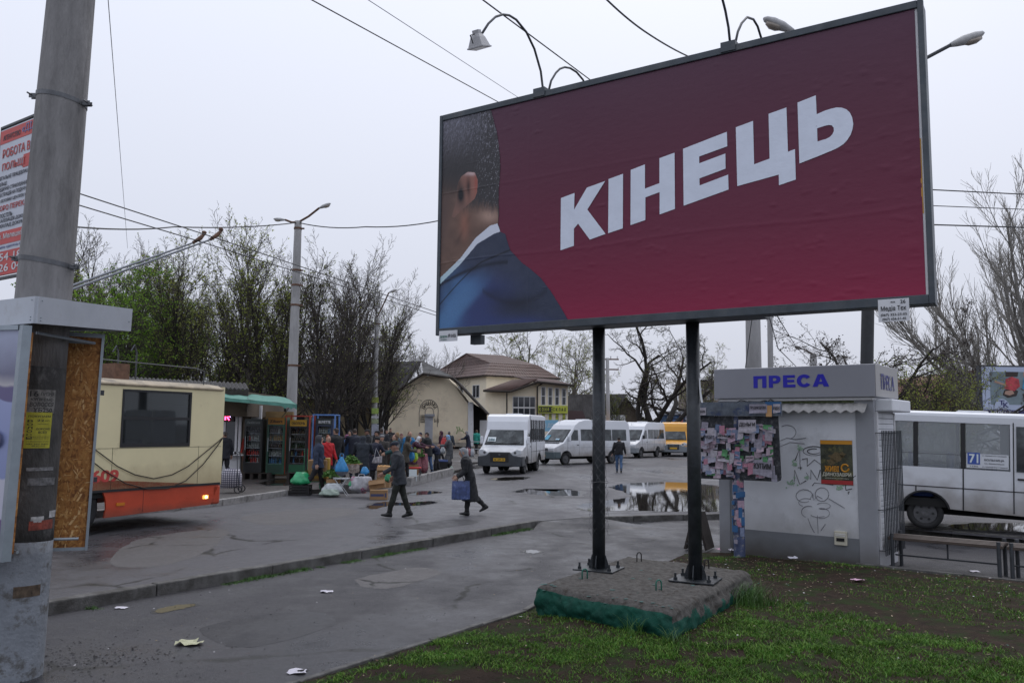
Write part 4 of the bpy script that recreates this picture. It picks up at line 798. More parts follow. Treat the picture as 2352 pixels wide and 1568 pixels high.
nz = N.new('ShaderNodeTexNoise'); nz.inputs['Scale'].default_value = 7; nz.inputs['Detail'].default_value = 6; mpn = N.new('ShaderNodeMapping'); mpn.inputs['Scale'].default_value = (1, 1, 2.4); Lk(tc.outputs['Object'], mpn.inputs[0]); Lk(mpn.outputs[0], nz.inputs['Vector'])
bp = N.new('ShaderNodeBump'); bp.inputs['Strength'].default_value = .18; bp.inputs['Distance'].default_value = .015; Lk(nz.outputs['Fac'], bp.inputs['Height']); Lk(bp.outputs[0], b.inputs['Normal'])
# the paper: an uneven pasted sheet with small creases and lifted seams
nu, nv = 330, 170; u = np.linspace(.05, BW-.085, nu); v = np.linspace(.09, BH-.08, nv); UU_, VV_ = np.meshgrid(u, v)
def paper(u_, v_):
    w = .004*(fbm(u_*1.5, v_*2.2, 41)-.5)
    cr_ = np.clip(fbm(u_*6, v_*20, 44, 3)-.68, 0, 1)*.030*np.clip((fbm(u_*.9, v_*.9, 47)-.45)*6, 0, 1)+.0022*np.exp(-((v_-1.45-.06*u_+.03*np.sin(u_*1.7))/.01)**2)*(u_ > 3.2)
    seam = .0035*np.exp(-((v_-1.04-.02*np.sin(u_*2))/.014)**2)+.003*np.exp(-((v_-2.07)/.012)**2)+.0025*np.exp(-((u_-3.62)/.010)**2)+.0025*np.exp(-((u_-1.55)/.010)**2)
    edge = .02*np.exp(-((u_-(BW-.2))/.12)**2)*np.clip(fbm(u_*3, v_*5, 49)-.5, 0, 1)
    return .006+w+cr_+seam+edge
def on_board(u_, v_, o): return np.stack([BP.x+BU.x*u_+BN.x*o, BP.y+BU.y*u_+BN.y*o, Z0+v_], -1)
idx = np.arange(nu*nv).reshape(nv, nu); Fq = np.stack([idx[:-1, :-1], idx[:-1, 1:], idx[1:, 1:], idx[1:, :-1]], -1).reshape(-1, 4)
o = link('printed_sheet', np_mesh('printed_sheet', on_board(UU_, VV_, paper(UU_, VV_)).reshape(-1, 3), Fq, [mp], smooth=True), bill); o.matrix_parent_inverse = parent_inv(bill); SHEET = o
mb = MB(); mb.box(BW-.10, BW-.061, -.02, .002, .09, BH-.08, bm4()); mb.build('bare_edge', M_WHITE, bill, world_parent=True)
mb = MB(); mb.box(BW-.092, BW-.075, .0025, .006, .95, 1.75, bm4()); mb.build('old_poster_strip', mat('old_poster_orange', (.5, .26, .04), .6), bill, world_parent=True)
# figure of a man from behind, painted point by point as the print shows it
def zp(x, y): return (980+x*.3905, 183.7+y*.3905)
def board_uv(px, py):
    h = hit(px, py, BP, BN); return ((h-BP).dot(BU), h.z-Z0)
def to_uv(poly): return [board_uv(*zp(*p)) for p in poly]
OUT = [(60, 240), (200, 200), (300, 180), (360, 170), (385, 185), (398, 240), (412, 290), (422, 345), (432, 430), (437, 500), (432, 600), (427, 700), (428, 790), (424, 845), (437, 893), (465, 905), (495, 1000), (560, 1070), (620, 1115), (680, 1170), (740, 1250), (800, 1350), (842, 1420), (60, 1485)]
EAR = [(185, 610), (205, 570), (245, 542), (285, 545), (303, 590), (300, 660), (285, 700), (240, 740), (200, 775), (165, 812), (150, 805), (165, 750), (180, 700)]
COL_ = [(60, 1185), (200, 1050), (290, 930), (375, 858), (418, 845), (437, 893), (400, 905), (300, 965), (200, 1085), (60, 1222)]
SUIT = [(60, 1220), (200, 1085), (300, 965), (400, 905), (437, 893), (465, 905), (495, 1000), (560, 1070), (620, 1115), (680, 1170), (740, 1250), (800, 1350), (842, 1420), (60, 1485)]
SKIN = [(60, 600), (180, 600), (424, 660), (424, 845), (375, 858), (290, 930), (200, 1050), (60, 1185)]
ou = to_uv(OUT); nu2, nv2 = 300, 520; u = np.linspace(.052, max(p[0] for p in ou)+.01, nu2); v = np.linspace(.09, BH-.08, nv2); uu, vv = np.meshgrid(u, v)
# plane point -> image of the print (zoom coordinates) through the camera used to measure it
Pw = on_board(uu, vv, 0*uu)-np.array([0, 0, EYE]); Cm = Pw @ np.array(CAMR); ix = CX-LENS_PX*Cm[..., 0]/Cm[..., 2]; iy = CY+LENS_PX*Cm[..., 1]/Cm[..., 2]; zx = (ix-980)/.3905; zy = (iy-183.7)/.3905
mask = inpoly(zx+6*(fbm(zx*.08, zy*.08, 3)-.5), zy, OUT)
def lerp(a, b, t): return np.asarray(a)*(1-t[..., None])+np.asarray(b)*t[..., None]
def ss(x, a, b): t = np.clip((x-a)/(b-a), 0, 1); return t*t*(3-2*t)
def blob(cx, cy, rx, ry): return np.exp(-(((zx-cx)/rx)**2+((zy-cy)/ry)**2))
st = fbm(zx*.16+zy*.05, zy*.022-zx*.004, 61, 3); st2 = fbm(zx*.35+zy*.12, zy*.05, 67, 2); st3 = fbm(zx*.42+zy*.10, zy*.075-zx*.02, 63, 3)
C_ = lerp((.035, .033, .038), (.070, .064, .070), st2*.6+st*.4)
C_ = lerp(C_*.75, (.30, .30, .38), np.clip(.28*ss(zy, 520, 200)*ss(zx, 420, 150)+ss(st3, .45, .8)*ss(zy, 560, 220)*.5, 0, 1))
C_ = lerp(C_, (.42, .42, .47), np.clip(ss(st3, .66, .8)*ss(zx, 250, 420)*ss(zy, 900, 500), 0, .6))
C_ = lerp(C_, (.07, .045, .038), ss(zy, 540, 700)*ss(zx, 300, 120))
sk = inpoly(zx, zy, SKIN); skc = lerp((.11, .066, .053), (.20, .118, .090), fbm(zx*.02, zy*.02, 71)); skc = lerp(skc, (.17, .095, .07), .8*blob(120, 740, 40, 110)); skc = lerp(skc, (.44, .29, .23), .95*blob(372, 800, 60, 40)); skc = lerp(skc, (.045, .03, .028), .7*np.exp(-((zx-255-(zy-800)*-.45)/12)**2)*ss(zy, 780, 840)*ss(zy, 1000, 900)); skc = lerp(skc, (.30, .13, .09), .8*blob(225, 850, 28, 90)); skc = lerp(skc, (.05, .04, .045), ss(zx+zy*.25, 380, 300)*.5)
soft = ss(zy+70*(fbm(zx*.16, zy*.03, 73)-.5)-np.clip(zx-320, 0, 200)*.15, 690, 800)*(zx > 200)+(zx <= 200)*ss(zy+40*(fbm(zx*.16, zy*.03, 73)-.5), 620, 720)
C_ = np.where(sk[..., None], lerp(C_, skc, np.clip(soft, 0, 1)), C_)
ea = inpoly(zx, zy, EAR); eac = lerp((.19, .105, .085), (.30, .13, .10), ss(zx+(700-zy)*.28, 205, 310)); eac = lerp(eac, (.62, .45, .45), .95*blob(262, 552, 40, 13)); eac = lerp(eac, (.33, .085, .066), .9*blob(293, 610, 9, 55)); eac = lerp(eac, (.006, .006, .010), np.clip(1.4*blob(203, 676, 20, 46), 0, 1)); eac = lerp(eac, (.045, .022, .020), .95*blob(248, 632, 13, 58)); eac = lerp(eac, (.26, .13, .10), .8*blob(238, 700, 10, 34)+.5*blob(180, 780, 22, 25)); eac = lerp(eac, (.06, .035, .032), .8*blob(192, 612, 12, 30)); C_ = np.where(ea[..., None], eac, C_)
su = inpoly(zx, zy, SUIT); sc_ = lerp((.028, .038, .074), (.046, .058, .100), fbm(zx*.03, zy*.03, 77)); sc_ = lerp(sc_, (.035, .055, .19), np.clip(blob(330, 1260, 170, 110)+blob(260, 1420, 150, 70)+blob(560, 1440, 150, 50), 0, .8)); sc_ = lerp(sc_, (.075, .19, .40), .95*np.clip(blob(150, 1330, 60, 170)+.7*blob(230, 1210, 60, 70)+.6*blob(90, 1440, 60, 60), 0, 1)); sc_ = lerp(sc_, (.012, .014, .022), .6*np.clip(blob(520, 1320, 150, 70)+.6*blob(400, 1250, 60, 40)+.5*blob(140, 1230, 25, 60), 0, 1)); sc_ = lerp(sc_, (.010, .014, .030), .9*np.exp(-((zy-(1195-(zx-100)*.62+((zx-100)/300)**2*70))/13)**2)*(zx < 480))
lt = np.clip(((zx-90)*240+(zy-1440)*-275)/(240**2+275**2), -.3, 1.25); dl = np.hypot(zx-90-240*lt, zy-1440+275*lt); sc_ = lerp(sc_, (.085, .20, .40), .85*np.exp(-(dl/52)**4)*ss(lt, 1.3, .5)); seam = np.exp(-((zy-(1010+(470-zx)*.42+np.clip(330-zx, 0, 400)**1.35*.085))/5)**2)*(zx < 500); sc_ = lerp(sc_, (.006, .008, .016), .9*seam); sc_ = lerp(sc_, (.012, .015, .028), .45*np.exp(-((zy-(1310+((zx-520)/150)**2*-45))/17)**2)*(np.abs(zx-520) < 190)); sc_ = sc_*(1+.25*(fbm(zx*.35, zy*.35, 79, 2)-.5)[..., None])
C_ = np.where(su[..., None], sc_, C_); co = inpoly(zx, zy, COL_); cc = lerp((.66, .70, .80), (.45, .62, .70), ss(zy, 980, 1180)); C_ = np.where(co[..., None], cc, C_)
fm = mask[:-1, :-1] & mask[1:, 1:] & mask[:-1, 1:] & mask[1:, :-1]; idx = np.arange(nu2*nv2).reshape(nv2, nu2); Fq = np.stack([idx[:-1, :-1], idx[:-1, 1:], idx[1:, 1:], idx[1:, :-1]], -1)[fm]
used = np.unique(Fq); remap = np.zeros(nu2*nv2, int); remap[used] = np.arange(len(used)); Vp = on_board(uu, vv, paper(uu, vv)+.0045).reshape(-1, 3)[used]
mpc = bpy.data.materials.new('poster_print_portrait'); mpc.use_nodes = True; nt = mpc.node_tree; b = nt.nodes['Principled BSDF']; b.inputs['Roughness'].default_value = .42; b.inputs['Specular IOR Level'].default_value = .35
va = nt.nodes.new('ShaderNodeVertexColor'); va.layer_name = 'print'; nt.links.new(va.outputs[0], b.inputs['Base Color'])
me = np_mesh('printed_figure', Vp, remap[Fq], [mpc], smooth=True); ca = me.color_attributes.new('print', 'FLOAT_COLOR', 'POINT'); ca.data.foreach_set('color', np.concatenate([np.clip(C_.reshape(-1, 3)[used], 0, 1), np.ones((len(used), 1))], 1).astype(np.float32).ravel())
o = link('printed_figure', me, SHEET)
# the word
M_BWHITE = mat('print_white', (.68, .73, .84), .45, spec=.35, noise=(3, .05), bump=(9, .25))
LET = [[(132,933),(196,909),(194,987),(254,884),(340,853),(256,987),(342,1101),(268,1128),(213,1053),(193,1077),(193,1157),(130,1178)],
 [(356,844),(424,819),(423,1075),(354,1098)], [(460,801),(527,775),(527,889),(595,863),(595,746),(666,720),(668,984),(596,1010),(596,905),(529,930),(529,1036),(459,1060)],
 [(706,702),(912,622),(914,690),(782,738),(782,770),(905,724),(906,795),(783,841),(784,874),(918,823),(920,893),(709,969)],
 [(954,601),(1035,571),(1040,775),(1113,748),(1108,538),(1192,508),(1199,716),(1232,703),(1236,846),(1157,873),(1156,823),(961,877)],
 [(1244,485),(1330,451),(1334,540),(1336,606),(1338,668),(1340,737),(1253,771)],
 [(1334,540),(1375,522),(1400,514),(1428,508),(1452,509),(1474,517),(1490,532),(1501,555),(1506,585),(1502,612),(1493,637),(1478,660),(1460,680),(1437,695),(1410,708),(1340,737),(1338,668),(1380,655),(1395,647),(1408,634),(1415,618),(1414,603),(1405,592),(1390,590),(1372,594),(1336,606)]]
for k_, poly in enumerate(LET):
    uvp = [board_uv(1225+x*.4883, y*.4883) for x, y in poly]
    if k_ == 5: bow = uvp; continue
    bm_ = bmesh.new()
    for pl in ([bow, uvp] if k_ == 6 else [uvp]):
        vs = [bm_.verts.new(on_board(np.array(p[0]), np.array(p[1]), .013)) for p in pl]; f_ = bm_.faces.new(vs)
        f_.normal_update()
        if f_.normal.dot(BN) < 0: f_.normal_flip()
    me = bpy.data.meshes.new('printed_letter'); bm_.to_mesh(me); bm_.free(); me.materials.append(M_BWHITE); link('printed_letter', me, SHEET)
# posts, base plates, gussets, bolts
M_POST = mat('post_black_paint', (.022, .026, .031), .42, metal=.2, noise=(9, .4), bump=(30, .25), dirt=((.05, .055, .06), 4, .5, .75))
rz_b = math.atan2(BU.y, BU.x)
for k_, p in enumerate(post_xy):
    q = p-bill.location; mb = MB(); mb.sm = True; mb.tube([q, q+Vector((0, 0, Z0-.28))], .083, 20); po = mb.build('post', M_POST, bill)
    Mx = Matrix.Translation(q) @ Matrix.Rotation(rz_b+.12, 4, 'Z'); mb = MB(); mb.box(-.27, .27, -.24, .24, .005, .024, Mx); mb.build('base_plate', M_POST, po, bevel=.004)
    for a_ in range(4): mb = MB(); mb.prism([(.075, .024), (.135, .024), (.135, .06), (.092, .19), (.075, .19)], Mx @ Vector((0, 0, 0))-Matrix.Rotation(rz_b+.12+a_*PI/2, 3, 'Z') @ Vector((0, -.006, 0)), Matrix.Rotation(rz_b+.12+a_*PI/2, 3, 'Z') @ Vector((1, 0, 0)), (0, 0, 1), .012); mb.build('gusset', M_POST, po)
    for sx in (-.2, .2):
        for sy in (-.17, .17): mb = MB(); c_ = Mx @ Vector((sx, sy, .024)); mb.cyl(c_, .026, .03, 6); mb.cyl(c_+Vector((0, 0, .03)), .014, .05, 8); mb.build('anchor_bolt', M_POST, po)
# chicken wire wrapped round the left post
q = post_xy[0]-bill.location; r_ = random.Random(5); mb = MB(); nn = 7; rows = 26
for i in range(rows):
    for j in range(nn):
        z = 2.05-i*.062; a0_ = 2*PI*(j+.5*(i % 2))/nn; a1_ = 2*PI*(j+.5*(1-i % 2)-(1-(i % 2))*0)/nn; a1_ = a0_+PI/nn; a2_ = a0_-PI/nn
        def rp(a, z): rr = .10+.028*math.sin(a*2+z*3)+.006*math.sin(a*7+z*11); return q+Vector((math.cos(a)*rr, math.sin(a)*rr, z))
        for a_ in (a1_, a2_): mb.tube([rp(a0_, z), rp(a_, z-.062)], .0016, 3, cap=False)
mb.tube([q+Vector((math.cos(a)*.125, math.sin(a)*.125, 1.12+.01*math.sin(3*a))) for a in np.linspace(0, 2*PI, 20)], .003, 4)
mb.build('wire_netting', mat('galvanised_wire', (.16, .16, .17), .5, metal=.6), bill)
# lamps on curved arms
def bz(x, y): return (1010.6+x*.1823, y*.1823)
def arm_pts(base, pts): return [hit(*p, base, BU) for p in pts]
M_FLOOD = mat('floodlight_grey', (.40, .40, .41), .5)
def floodlight(p, parent):
    t_ = MB(); d_ = (-BN*.35+Vector((0, 0, -1))).normalized(); s1 = BU; s2 = d_.cross(s1).normalized(); M4 = Matrix(((s1.x, s2.x, -d_.x, p.x), (s1.y, s2.y, -d_.y, p.y), (s1.z, s2.z, -d_.z, p.z), (0, 0, 0, 1)))
    vs = []; fs = []
    for hw, hd, z in ((.05, .045, 0), (.07, .065, -.04), (.105, .095, -.15), (.118, .105, -.155), (.118, .105, -.17)): vs += [M4 @ Vector((sx*hw, sy*hd, z)) for sx, sy in ((-1, -1), (1, -1), (1, 1), (-1, 1))]
    for i in range(4):
        for j in range(4): fs.append((i*4+j, i*4+(j+1) % 4, i*4+4+(j+1) % 4, i*4+4+j))
    fs += [(3, 2, 1, 0), (16, 17, 18, 19)]; t_.add(vs, fs); t_.box(-.045, .045, -.035, .035, .002, .05, M4)
    o = t_.build('floodlight', M_FLOOD, parent, world_parent=True); g = MB(); g.quad(*[M4 @ Vector((sx*.10, sy*.09, -.172)) for sx, sy in ((-1, -1), (-1, 1), (1, 1), (1, -1))]); g.build('lamp_glass', M_GLOBE, o)
    k = MB(); k.tube([M4 @ Vector((0, .06, .0)), M4 @ Vector((0, .16, -.02)), M4 @ Vector((0, .13, -.12))], .009, 4); k.build('bracket', M_STEEL, o)
for (bx_, by_, pts, lamp) in ((1298, 1115, [(1298, 1160), (1295, 1110), (1270, 900), (1190, 620), (1090, 410), (960, 250), (870, 195), (790, 185), (700, 215), (610, 300), (520, 440)], True),
                        (1375, 1115, [(1368, 1150), (1400, 1020), (1460, 920), (1510, 870), (1570, 848), (1640, 860), (1720, 910), (1800, 1005), (1835, 1080)], False)):
    base = hit(*bz(bx_, by_), BP-BN*(.3 if lamp else .45), BN); P_ = arm_pts(base, [bz(*p) for p in pts]); mb = MB(); mb.sm = True; mb.tube(P_, .016, 8); ao = mb.build('lamp_arm', M_STEEL, bill, world_parent=True)
    if lamp: floodlight(P_[-1]+Vector((-.05, -.05, -.02)), bill)
def b2(x, y): return (1225+x*.4883, y*.4883)
base = hit(*b2(925, 195), BP-BN*.3, BN); P_ = arm_pts(base, [b2(926, 210), b2(918, 130), b2(903, 50), b2(885, -20), b2(850, -110), b2(800, -170), b2(730, -200), b2(660, -180), b2(600, -110)]); mb = MB(); mb.sm = True; mb.tube(P_, .016, 8); mb.build('lamp_arm', M_STEEL, bill, world_parent=True); floodlight(P_[-1], bill)
base = hit(*b2(955, 192), BP-BN*.45, BN); P_ = arm_pts(base, [b2(950, 205), b2(962, 150), b2(980, 110), b2(1005, 82), b2(1035, 92), b2(1055, 125), b2(1075, 190)]); mb = MB(); mb.sm = True; mb.tube(P_, .016, 8); mb.build('lamp_arm', M_STEEL, bill, world_parent=True)
for x in (1265, 925): c_ = hit(*(bz(1265, 1150) if x == 1265 else b2(920, 205)), BP, BN); u_ = (c_-BP).dot(BU); mb = MB(); mb.box(u_-.09, u_+.09, -.3, .045, BH-.07, BH+.05, bm4()); mb.build('arm_clamp', M_BFRAME, bill, world_parent=True)
# little number plates under the frame
def plate(poly, label_lines, m, ink, nm='number_plate'):
    uv_ = [board_uv(*p) for p in poly]; u0, u1 = uv_[0][0], uv_[1][0]; v0, v1 = uv_[1][1], uv_[0][1]; mb = MB(); mb.box(u0, u1, .035, .045, v0, v1, bm4()); pl = mb.build(nm, m, bill, world_parent=True); w, h = u1-u0, v1-v0
    for s_, a, bb, cw, ch, ik in label_lines:
        mb = MB(); letters(mb, s_, BP+BU*(u0+a*w)+BN*.046+Vector((0, 0, v0+bb*h)), BU, BZ, cw*w, ch*h, .002, .01); mb.build('lettering', ik, pl)
    return pl
M_INKG = mat('green_ink', (.02, .18, .12), .6); M_PLATE = mat('plate_white', (.62, .63, .66), .5, noise=(5, .08))
plate([(1013, 761), (1054, 783)], [('ДОВІРА', .06, .3, .42, .26, M_INKG), ('№ KrR26', .52, .34, .42, .34, M_INK), ('КАТЕДОРА', .1, .12, .35, .1, M_INKG)], M_PLATE, M_INKG)
plate([(2018, 690), (2091, 737)], [('26', .72, .78, .17, .16, M_INK), ('КгR', .42, .82, .14, .08, M_INK), ('Медіа Тєк', .09, .44, .82, .26, M_INK), ('(067) 323-23-05', .08, .22, .84, .14, M_INK), ('(067) 656-51-45', .13, .03, .76, .14, M_INK)], M_PLATE, M_INK)
mb = MB(); a_ = board_uv(1075, 778); mb.box(a_[0]-.09, a_[0]+.09, -.28, -.18, -.13, .0, bm4()); mb.build('junction_box', M_BFRAME, bill, world_parent=True)
# sticker curling off the right post
p = post_xy[1]; st_ = MB(); 
for i in range(6): pass
vs = []; 
for i in range(7):
    t_ = i/6; z = gp(1600, 1332, .3); zc = at(1608, 868+t_*56, 10.3).z; o_ = .004+.03*t_*t_
    for a_ in (-.9, -.35): vs.append(Vector((p.x+math.cos(a_)*(.084+o_), p.y+math.sin(a_)*(.084+o_), zc)))
st_.add(vs, [(i*2, i*2+1, i*2+3, i*2+2) for i in range(6)]); st_.build('sticker', M_PLATE, bill, world_parent=True)

# ---- concrete slab
M_SLAB = mat('slab_concrete', (.088, .083, .078), .92, spec=.15, noise=(14, .4), bump=(30, .6), dirt=((.055, .048, .042), 11, .54, .62))
SC = [Vector((x, y, 0)) for x, y in SLAB]; slab = thing('foundation_slab', 'low rough concrete billboard base with peeling green paint on its sides', 'slab', (sum(x for x, y in SLAB)/4, sum(y for x, y in SLAB)/4, 0))
nS = 120; g = np.linspace(0, 1, nS); A_, B_ = np.meshgrid(g, g, indexing='ij'); c0, c1, c2, c3 = [np.array(p[:2]) for p in SC]
XY = (c0*(1-A_)[..., None]+c1*A_[..., None])*(1-B_)[..., None]+(c3*(1-A_)[..., None]+c2*A_[..., None])*B_[..., None]
ed_ = np.minimum(np.minimum(A_, 1-A_)*1.9, np.minimum(B_, 1-B_)*2.7); Zt = .30+.03*(fbm(XY[..., 0]*3, XY[..., 1]*3, 21)-.5)+.016*(fbm(XY[..., 0]*14, XY[..., 1]*14, 22)-.5)+.010*(fbm(XY[..., 0]*45, XY[..., 1]*45, 23, 2)-.5)-.06*np.exp(-ed_/.03)*(.4+fbm(XY[..., 0]*2, XY[..., 1]*2, 24))
ctr = XY.mean((0, 1)); V = [np.concatenate([XY, Zt[..., None]], -1).reshape(-1, 3)]; idx = np.arange(nS*nS).reshape(nS, nS); Fs = [np.stack([idx[:-1, :-1], idx[1:, :-1], idx[1:, 1:], idx[:-1, 1:]], -1).reshape(-1, 4)]
ring = np.concatenate([idx[:, 0], idx[-1, 1:], idx[-2::-1, -1], idx[0, -2:0:-1]]); top = V[0][ring]; k = len(ring); base_i = nS*nS; prev = ring; LV = 14
for l in range(1, LV+1):
    t_ = l/LV; dirv = top[:, :2]-ctr; dirv /= np.linalg.norm(dirv, axis=1, keepdims=True); s_ = np.arange(k); bul = .035*np.sin(PI*min(1, t_*1.2))+.045*(vnoise(s_*.22, s_*0+l*.5, 25)-.5)+.05*(vnoise(s_*.06, s_*0+l*.2, 28)-.5)+.02*(vnoise(s_*.7, s_*0+l*.9, 29)-.5)
    P_ = np.concatenate([top[:, :2]+dirv*bul[:, None], (top[:, 2]*(1-t_)+(-.10)*t_)[:, None]], 1); V.append(P_); cur = base_i+np.arange(k)+(l-1)*k; Fs.append(np.stack([prev, cur, np.roll(cur, -1), np.roll(prev, -1)], -1)); prev = cur
Vs = np.concatenate(V); Fa = np.concatenate(Fs); nrmz = 0
# green paint survives on the lower part of the sides, with a ragged upper edge
cen = Vs[Fa].mean(1); ang = np.arctan2(cen[:, 1]-ctr[1], cen[:, 0]-ctr[0]); lim = .06+.28*fbm(ang*9, ang*0+2, 33); side = np.arange(len(Fa)) >= len(Fs[0]); green = side & (cen[:, 2] < np.where(ang > -1.6, lim-.08, lim+.13))
M_GREENP = mat('green_paint_peeling', (.006, .062, .043), .7, spec=.25, noise=(7, .3), bump=(30, .4), dirt=((.05, .045, .04), 5, .66, .72))
me = np_mesh('slab', Vs-np.array([slab.location.x, slab.location.y, 0]), Fa, [M_SLAB, M_GREENP], green.astype(int), smooth=True); sb = link('block', me, slab)
M_TEAL = mat('teal_paint_chip', (.065, .125, .115), .8, spec=.2); r_ = np.random.default_rng(3); mb = MB()
for i in range(34):
    a_ = r_.random(); b__ = r_.random()*.5 if i % 3 else r_.random()
    i0, j0 = int(a_*(nS-1)), int(b__*(nS-1)) if i % 2 else int(r_.random()*6)
    c_ = Vs[i0*nS+j0]-np.array([slab.location.x, slab.location.y, -.006]); s_ = r_.uniform(.01, .06); th = r_.uniform(0, 6); pts = [(c_[0]+math.cos(th+q_*PI/3)*s_*r_.uniform(.4, 1), c_[1]+math.sin(th+q_*PI/3)*s_*r_.uniform(.4, 1), c_[2]) for q_ in range(6)]; mb.add(pts, [tuple(range(6))])
o = mb.build('paint_flakes', M_TEAL, slab); o['kind'] = 'stuff'
def loop_(px, py, m, w=.07, h=.13, tw=.4):
    p = gp(px, py, .29)-slab.location; d_ = Vector((math.cos(tw), math.sin(tw), 0)); mb = MB(); mb.sm = True
    mb.tube([p-d_*w/2, p-d_*w/2+Vector((0, 0, h*.7))]+[p-d_*w/2*math.cos(PI*i/8)+Vector((0, 0, h*.7+h*.3*math.sin(PI*i/8))) for i in range(1, 8)]+[p+d_*w/2+Vector((0, 0, h*.7)), p+d_*w/2], .008, 8); mb.build('lifting_loop', m, slab)
M_GLOOP = mat('green_loop', (.012, .12, .085), .5)
for px, py, m in ((1343, 1331, M_GLOOP), (1513, 1358, M_GLOOP), (1468, 1290, M_BLACK), (1623, 1307, M_BLACK)): loop_(px, py, m)

# ================================================================== KIOSK
rzk = math.atan2(KU.y, KU.x); KX = math.hypot(2.16, 1.72); KDp = 1.28
kio = thing('newspaper_kiosk', 'grey and white newspaper kiosk with blue lettering on its sign band', 'kiosk', KL, rzk)
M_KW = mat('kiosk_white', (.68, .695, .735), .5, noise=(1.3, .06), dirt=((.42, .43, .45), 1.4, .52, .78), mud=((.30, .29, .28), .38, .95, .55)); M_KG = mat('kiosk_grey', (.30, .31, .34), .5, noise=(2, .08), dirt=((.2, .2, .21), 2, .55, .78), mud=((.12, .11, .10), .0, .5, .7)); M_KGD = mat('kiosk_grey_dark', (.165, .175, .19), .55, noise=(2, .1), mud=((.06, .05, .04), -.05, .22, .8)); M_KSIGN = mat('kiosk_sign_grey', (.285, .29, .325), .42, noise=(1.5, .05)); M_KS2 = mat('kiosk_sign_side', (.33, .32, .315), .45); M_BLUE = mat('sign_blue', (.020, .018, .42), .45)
mb = MB(); mb.box(.22, KX-.30, .06, KDp-.05, .36, 2.66); mb.build('wall', M_KW, kio)
mb = MB(); mb.box(.22, KX-.30, .052, KDp-.04, -.2, .36); mb.build('base_panel', M_KGD, kio)
mb = MB(); mb.box(KX-.30, KX, .04, .12, -.2, 2.66); mb.build('corner_column', M_KG, kio, bevel=.01); mb = MB(); mb.box(0, .22, .04, .42, -.2, 2.66); mb.build('corner_column', M_KG, kio, bevel=.01)
mb = MB(); mb.box(.235, .26, .02, .052, 0, 2.5); mb.build('drainpipe', M_KGD, kio)
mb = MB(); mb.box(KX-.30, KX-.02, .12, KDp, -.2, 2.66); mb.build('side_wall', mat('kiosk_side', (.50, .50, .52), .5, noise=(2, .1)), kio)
sz0, sz1 = 2.69, 3.235
mb = MB(); mb.box(-.02, KX+.06, -.06, KDp+.05, sz0, sz1); sgk = mb.build('sign_box', M_KSIGN, kio, bevel=.012); mb = MB(); mb.box(KX+.062, KX+.068, -.05, KDp+.04, sz0+.01, sz1-.01); mb.build('sign_side', M_KS2, sgk)
mb = MB(); mb.box(.05, KX, -.02, KDp, 2.64, 2.688); mb.build('light_strip', M_WHITE, kio, bevel=.01)
KP = KL.copy()
def kuv(px, py, off=0.): h = hit(px, py, KL-KD*off, KD)-KL; return h.dot(KU), h.z
def kz(x, y): return (1561.9+x*.332, 796.2+y*.332)
a, b_ = kuv(*kz(510, 285), .06), kuv(*kz(1030, 187), .06); th_ = np.linspace(.62, 2*PI-.62, 22); GL = [[[(0, 0), (0, 1), (1, 1), (1, 0), (.68, 0), (.68, .76), (.32, .76), (.32, 0)]], [[(0, 0), (0, 1), (.33, 1), (.33, 0)], [(.33, 1), (.62, 1), (.80, .96), (.92, .86), (.96, .68), (.92, .50), (.80, .39), (.62, .34), (.33, .34), (.33, .55), (.52, .55), (.61, .60), (.64, .67), (.61, .74), (.52, .79), (.33, .79)]],
 [[(0, 0), (0, 1), (.95, 1), (.95, .78), (.33, .78), (.33, .61), (.90, .61), (.90, .41), (.33, .41), (.33, .22), (.98, .22), (.98, 0)]], [[(.5+.52*math.cos(t), .5+.52*math.sin(t)) for t in th_]+[(.5+.22*math.cos(t), .5+.27*math.sin(t)) for t in th_[::-1]]], [[(0, 0), (.34, 1), (.66, 1), (.5, .72), (.41, .40), (.59, .40), (.66, .20), (.36, .20), (.30, 0)][:5]+[(.36, .20), (.30, 0)], [(.5, .72), (.66, 1), (1, 0), (.68, 0), (.62, .20), (.36, .20), (.41, .40), (.59, .40)]]]
lw_ = (b_[0]-a[0]); lh_ = b_[1]-a[1]
for i, (x_, w_) in enumerate(((0, .178), (.212, .165), (.405, .165), (.59, .185), (.79, .21))):
    mb = MB()
    for pl in GL[i]: mb.prism([(a[0]+(x_+p[0]*w_)*lw_, a[1]+p[1]*lh_) for p in pl], (0, -.0605, 0), (1, 0, 0), (0, 0, 1), .006)
    mb.build('lettering', M_BLUE, sgk)
mb = MB(); letters(mb, 'ПPECA', (KX+.07, .24, sz0+.13), (0, 1, 0), (0, 0, 1), .82, .27, .004, .03); mb.build('lettering', mat('sign_blue_faded', (.045, .045, .20), .6, dirt=((.35, .35, .36), 9, .5, .6)), sgk)
# wavy fascia
def wavy(x0, x1, y0, z0, z1, n, amp):
    V = []; 
    for i in range(n*4+1):
        x = x0+(x1-x0)*i/(n*4); o_ = amp*math.sin(i*PI/2); V += [(x, y0-.16+o_*.2, z0+o_), (x, y0, z1+o_*.5), (x, y0-.16+o_*.2, z0+o_-.012)]
    mb = MB(); mb.sm = True; mb.add(V, [(i*3, i*3+3, i*3+4, i*3+1) for i in range(n*4)]+[(i*3+2, i*3+5, i*3+3, i*3) for i in range(n*4)]); return mb
wavy(.55, KX-.10, .05, 2.46, 2.60, 12, .026).build('corrugated_canopy', mat('canopy_grey', (.36, .35, .34), .6, noise=(5, .25)), kio)
mb = MB(); mb.box(.9, KX-.32, .02, .055, 2.60, 2.636); mb.build('moss', mat('moss', (.09, .11, .05), .9, noise=(14, .7)), kio)
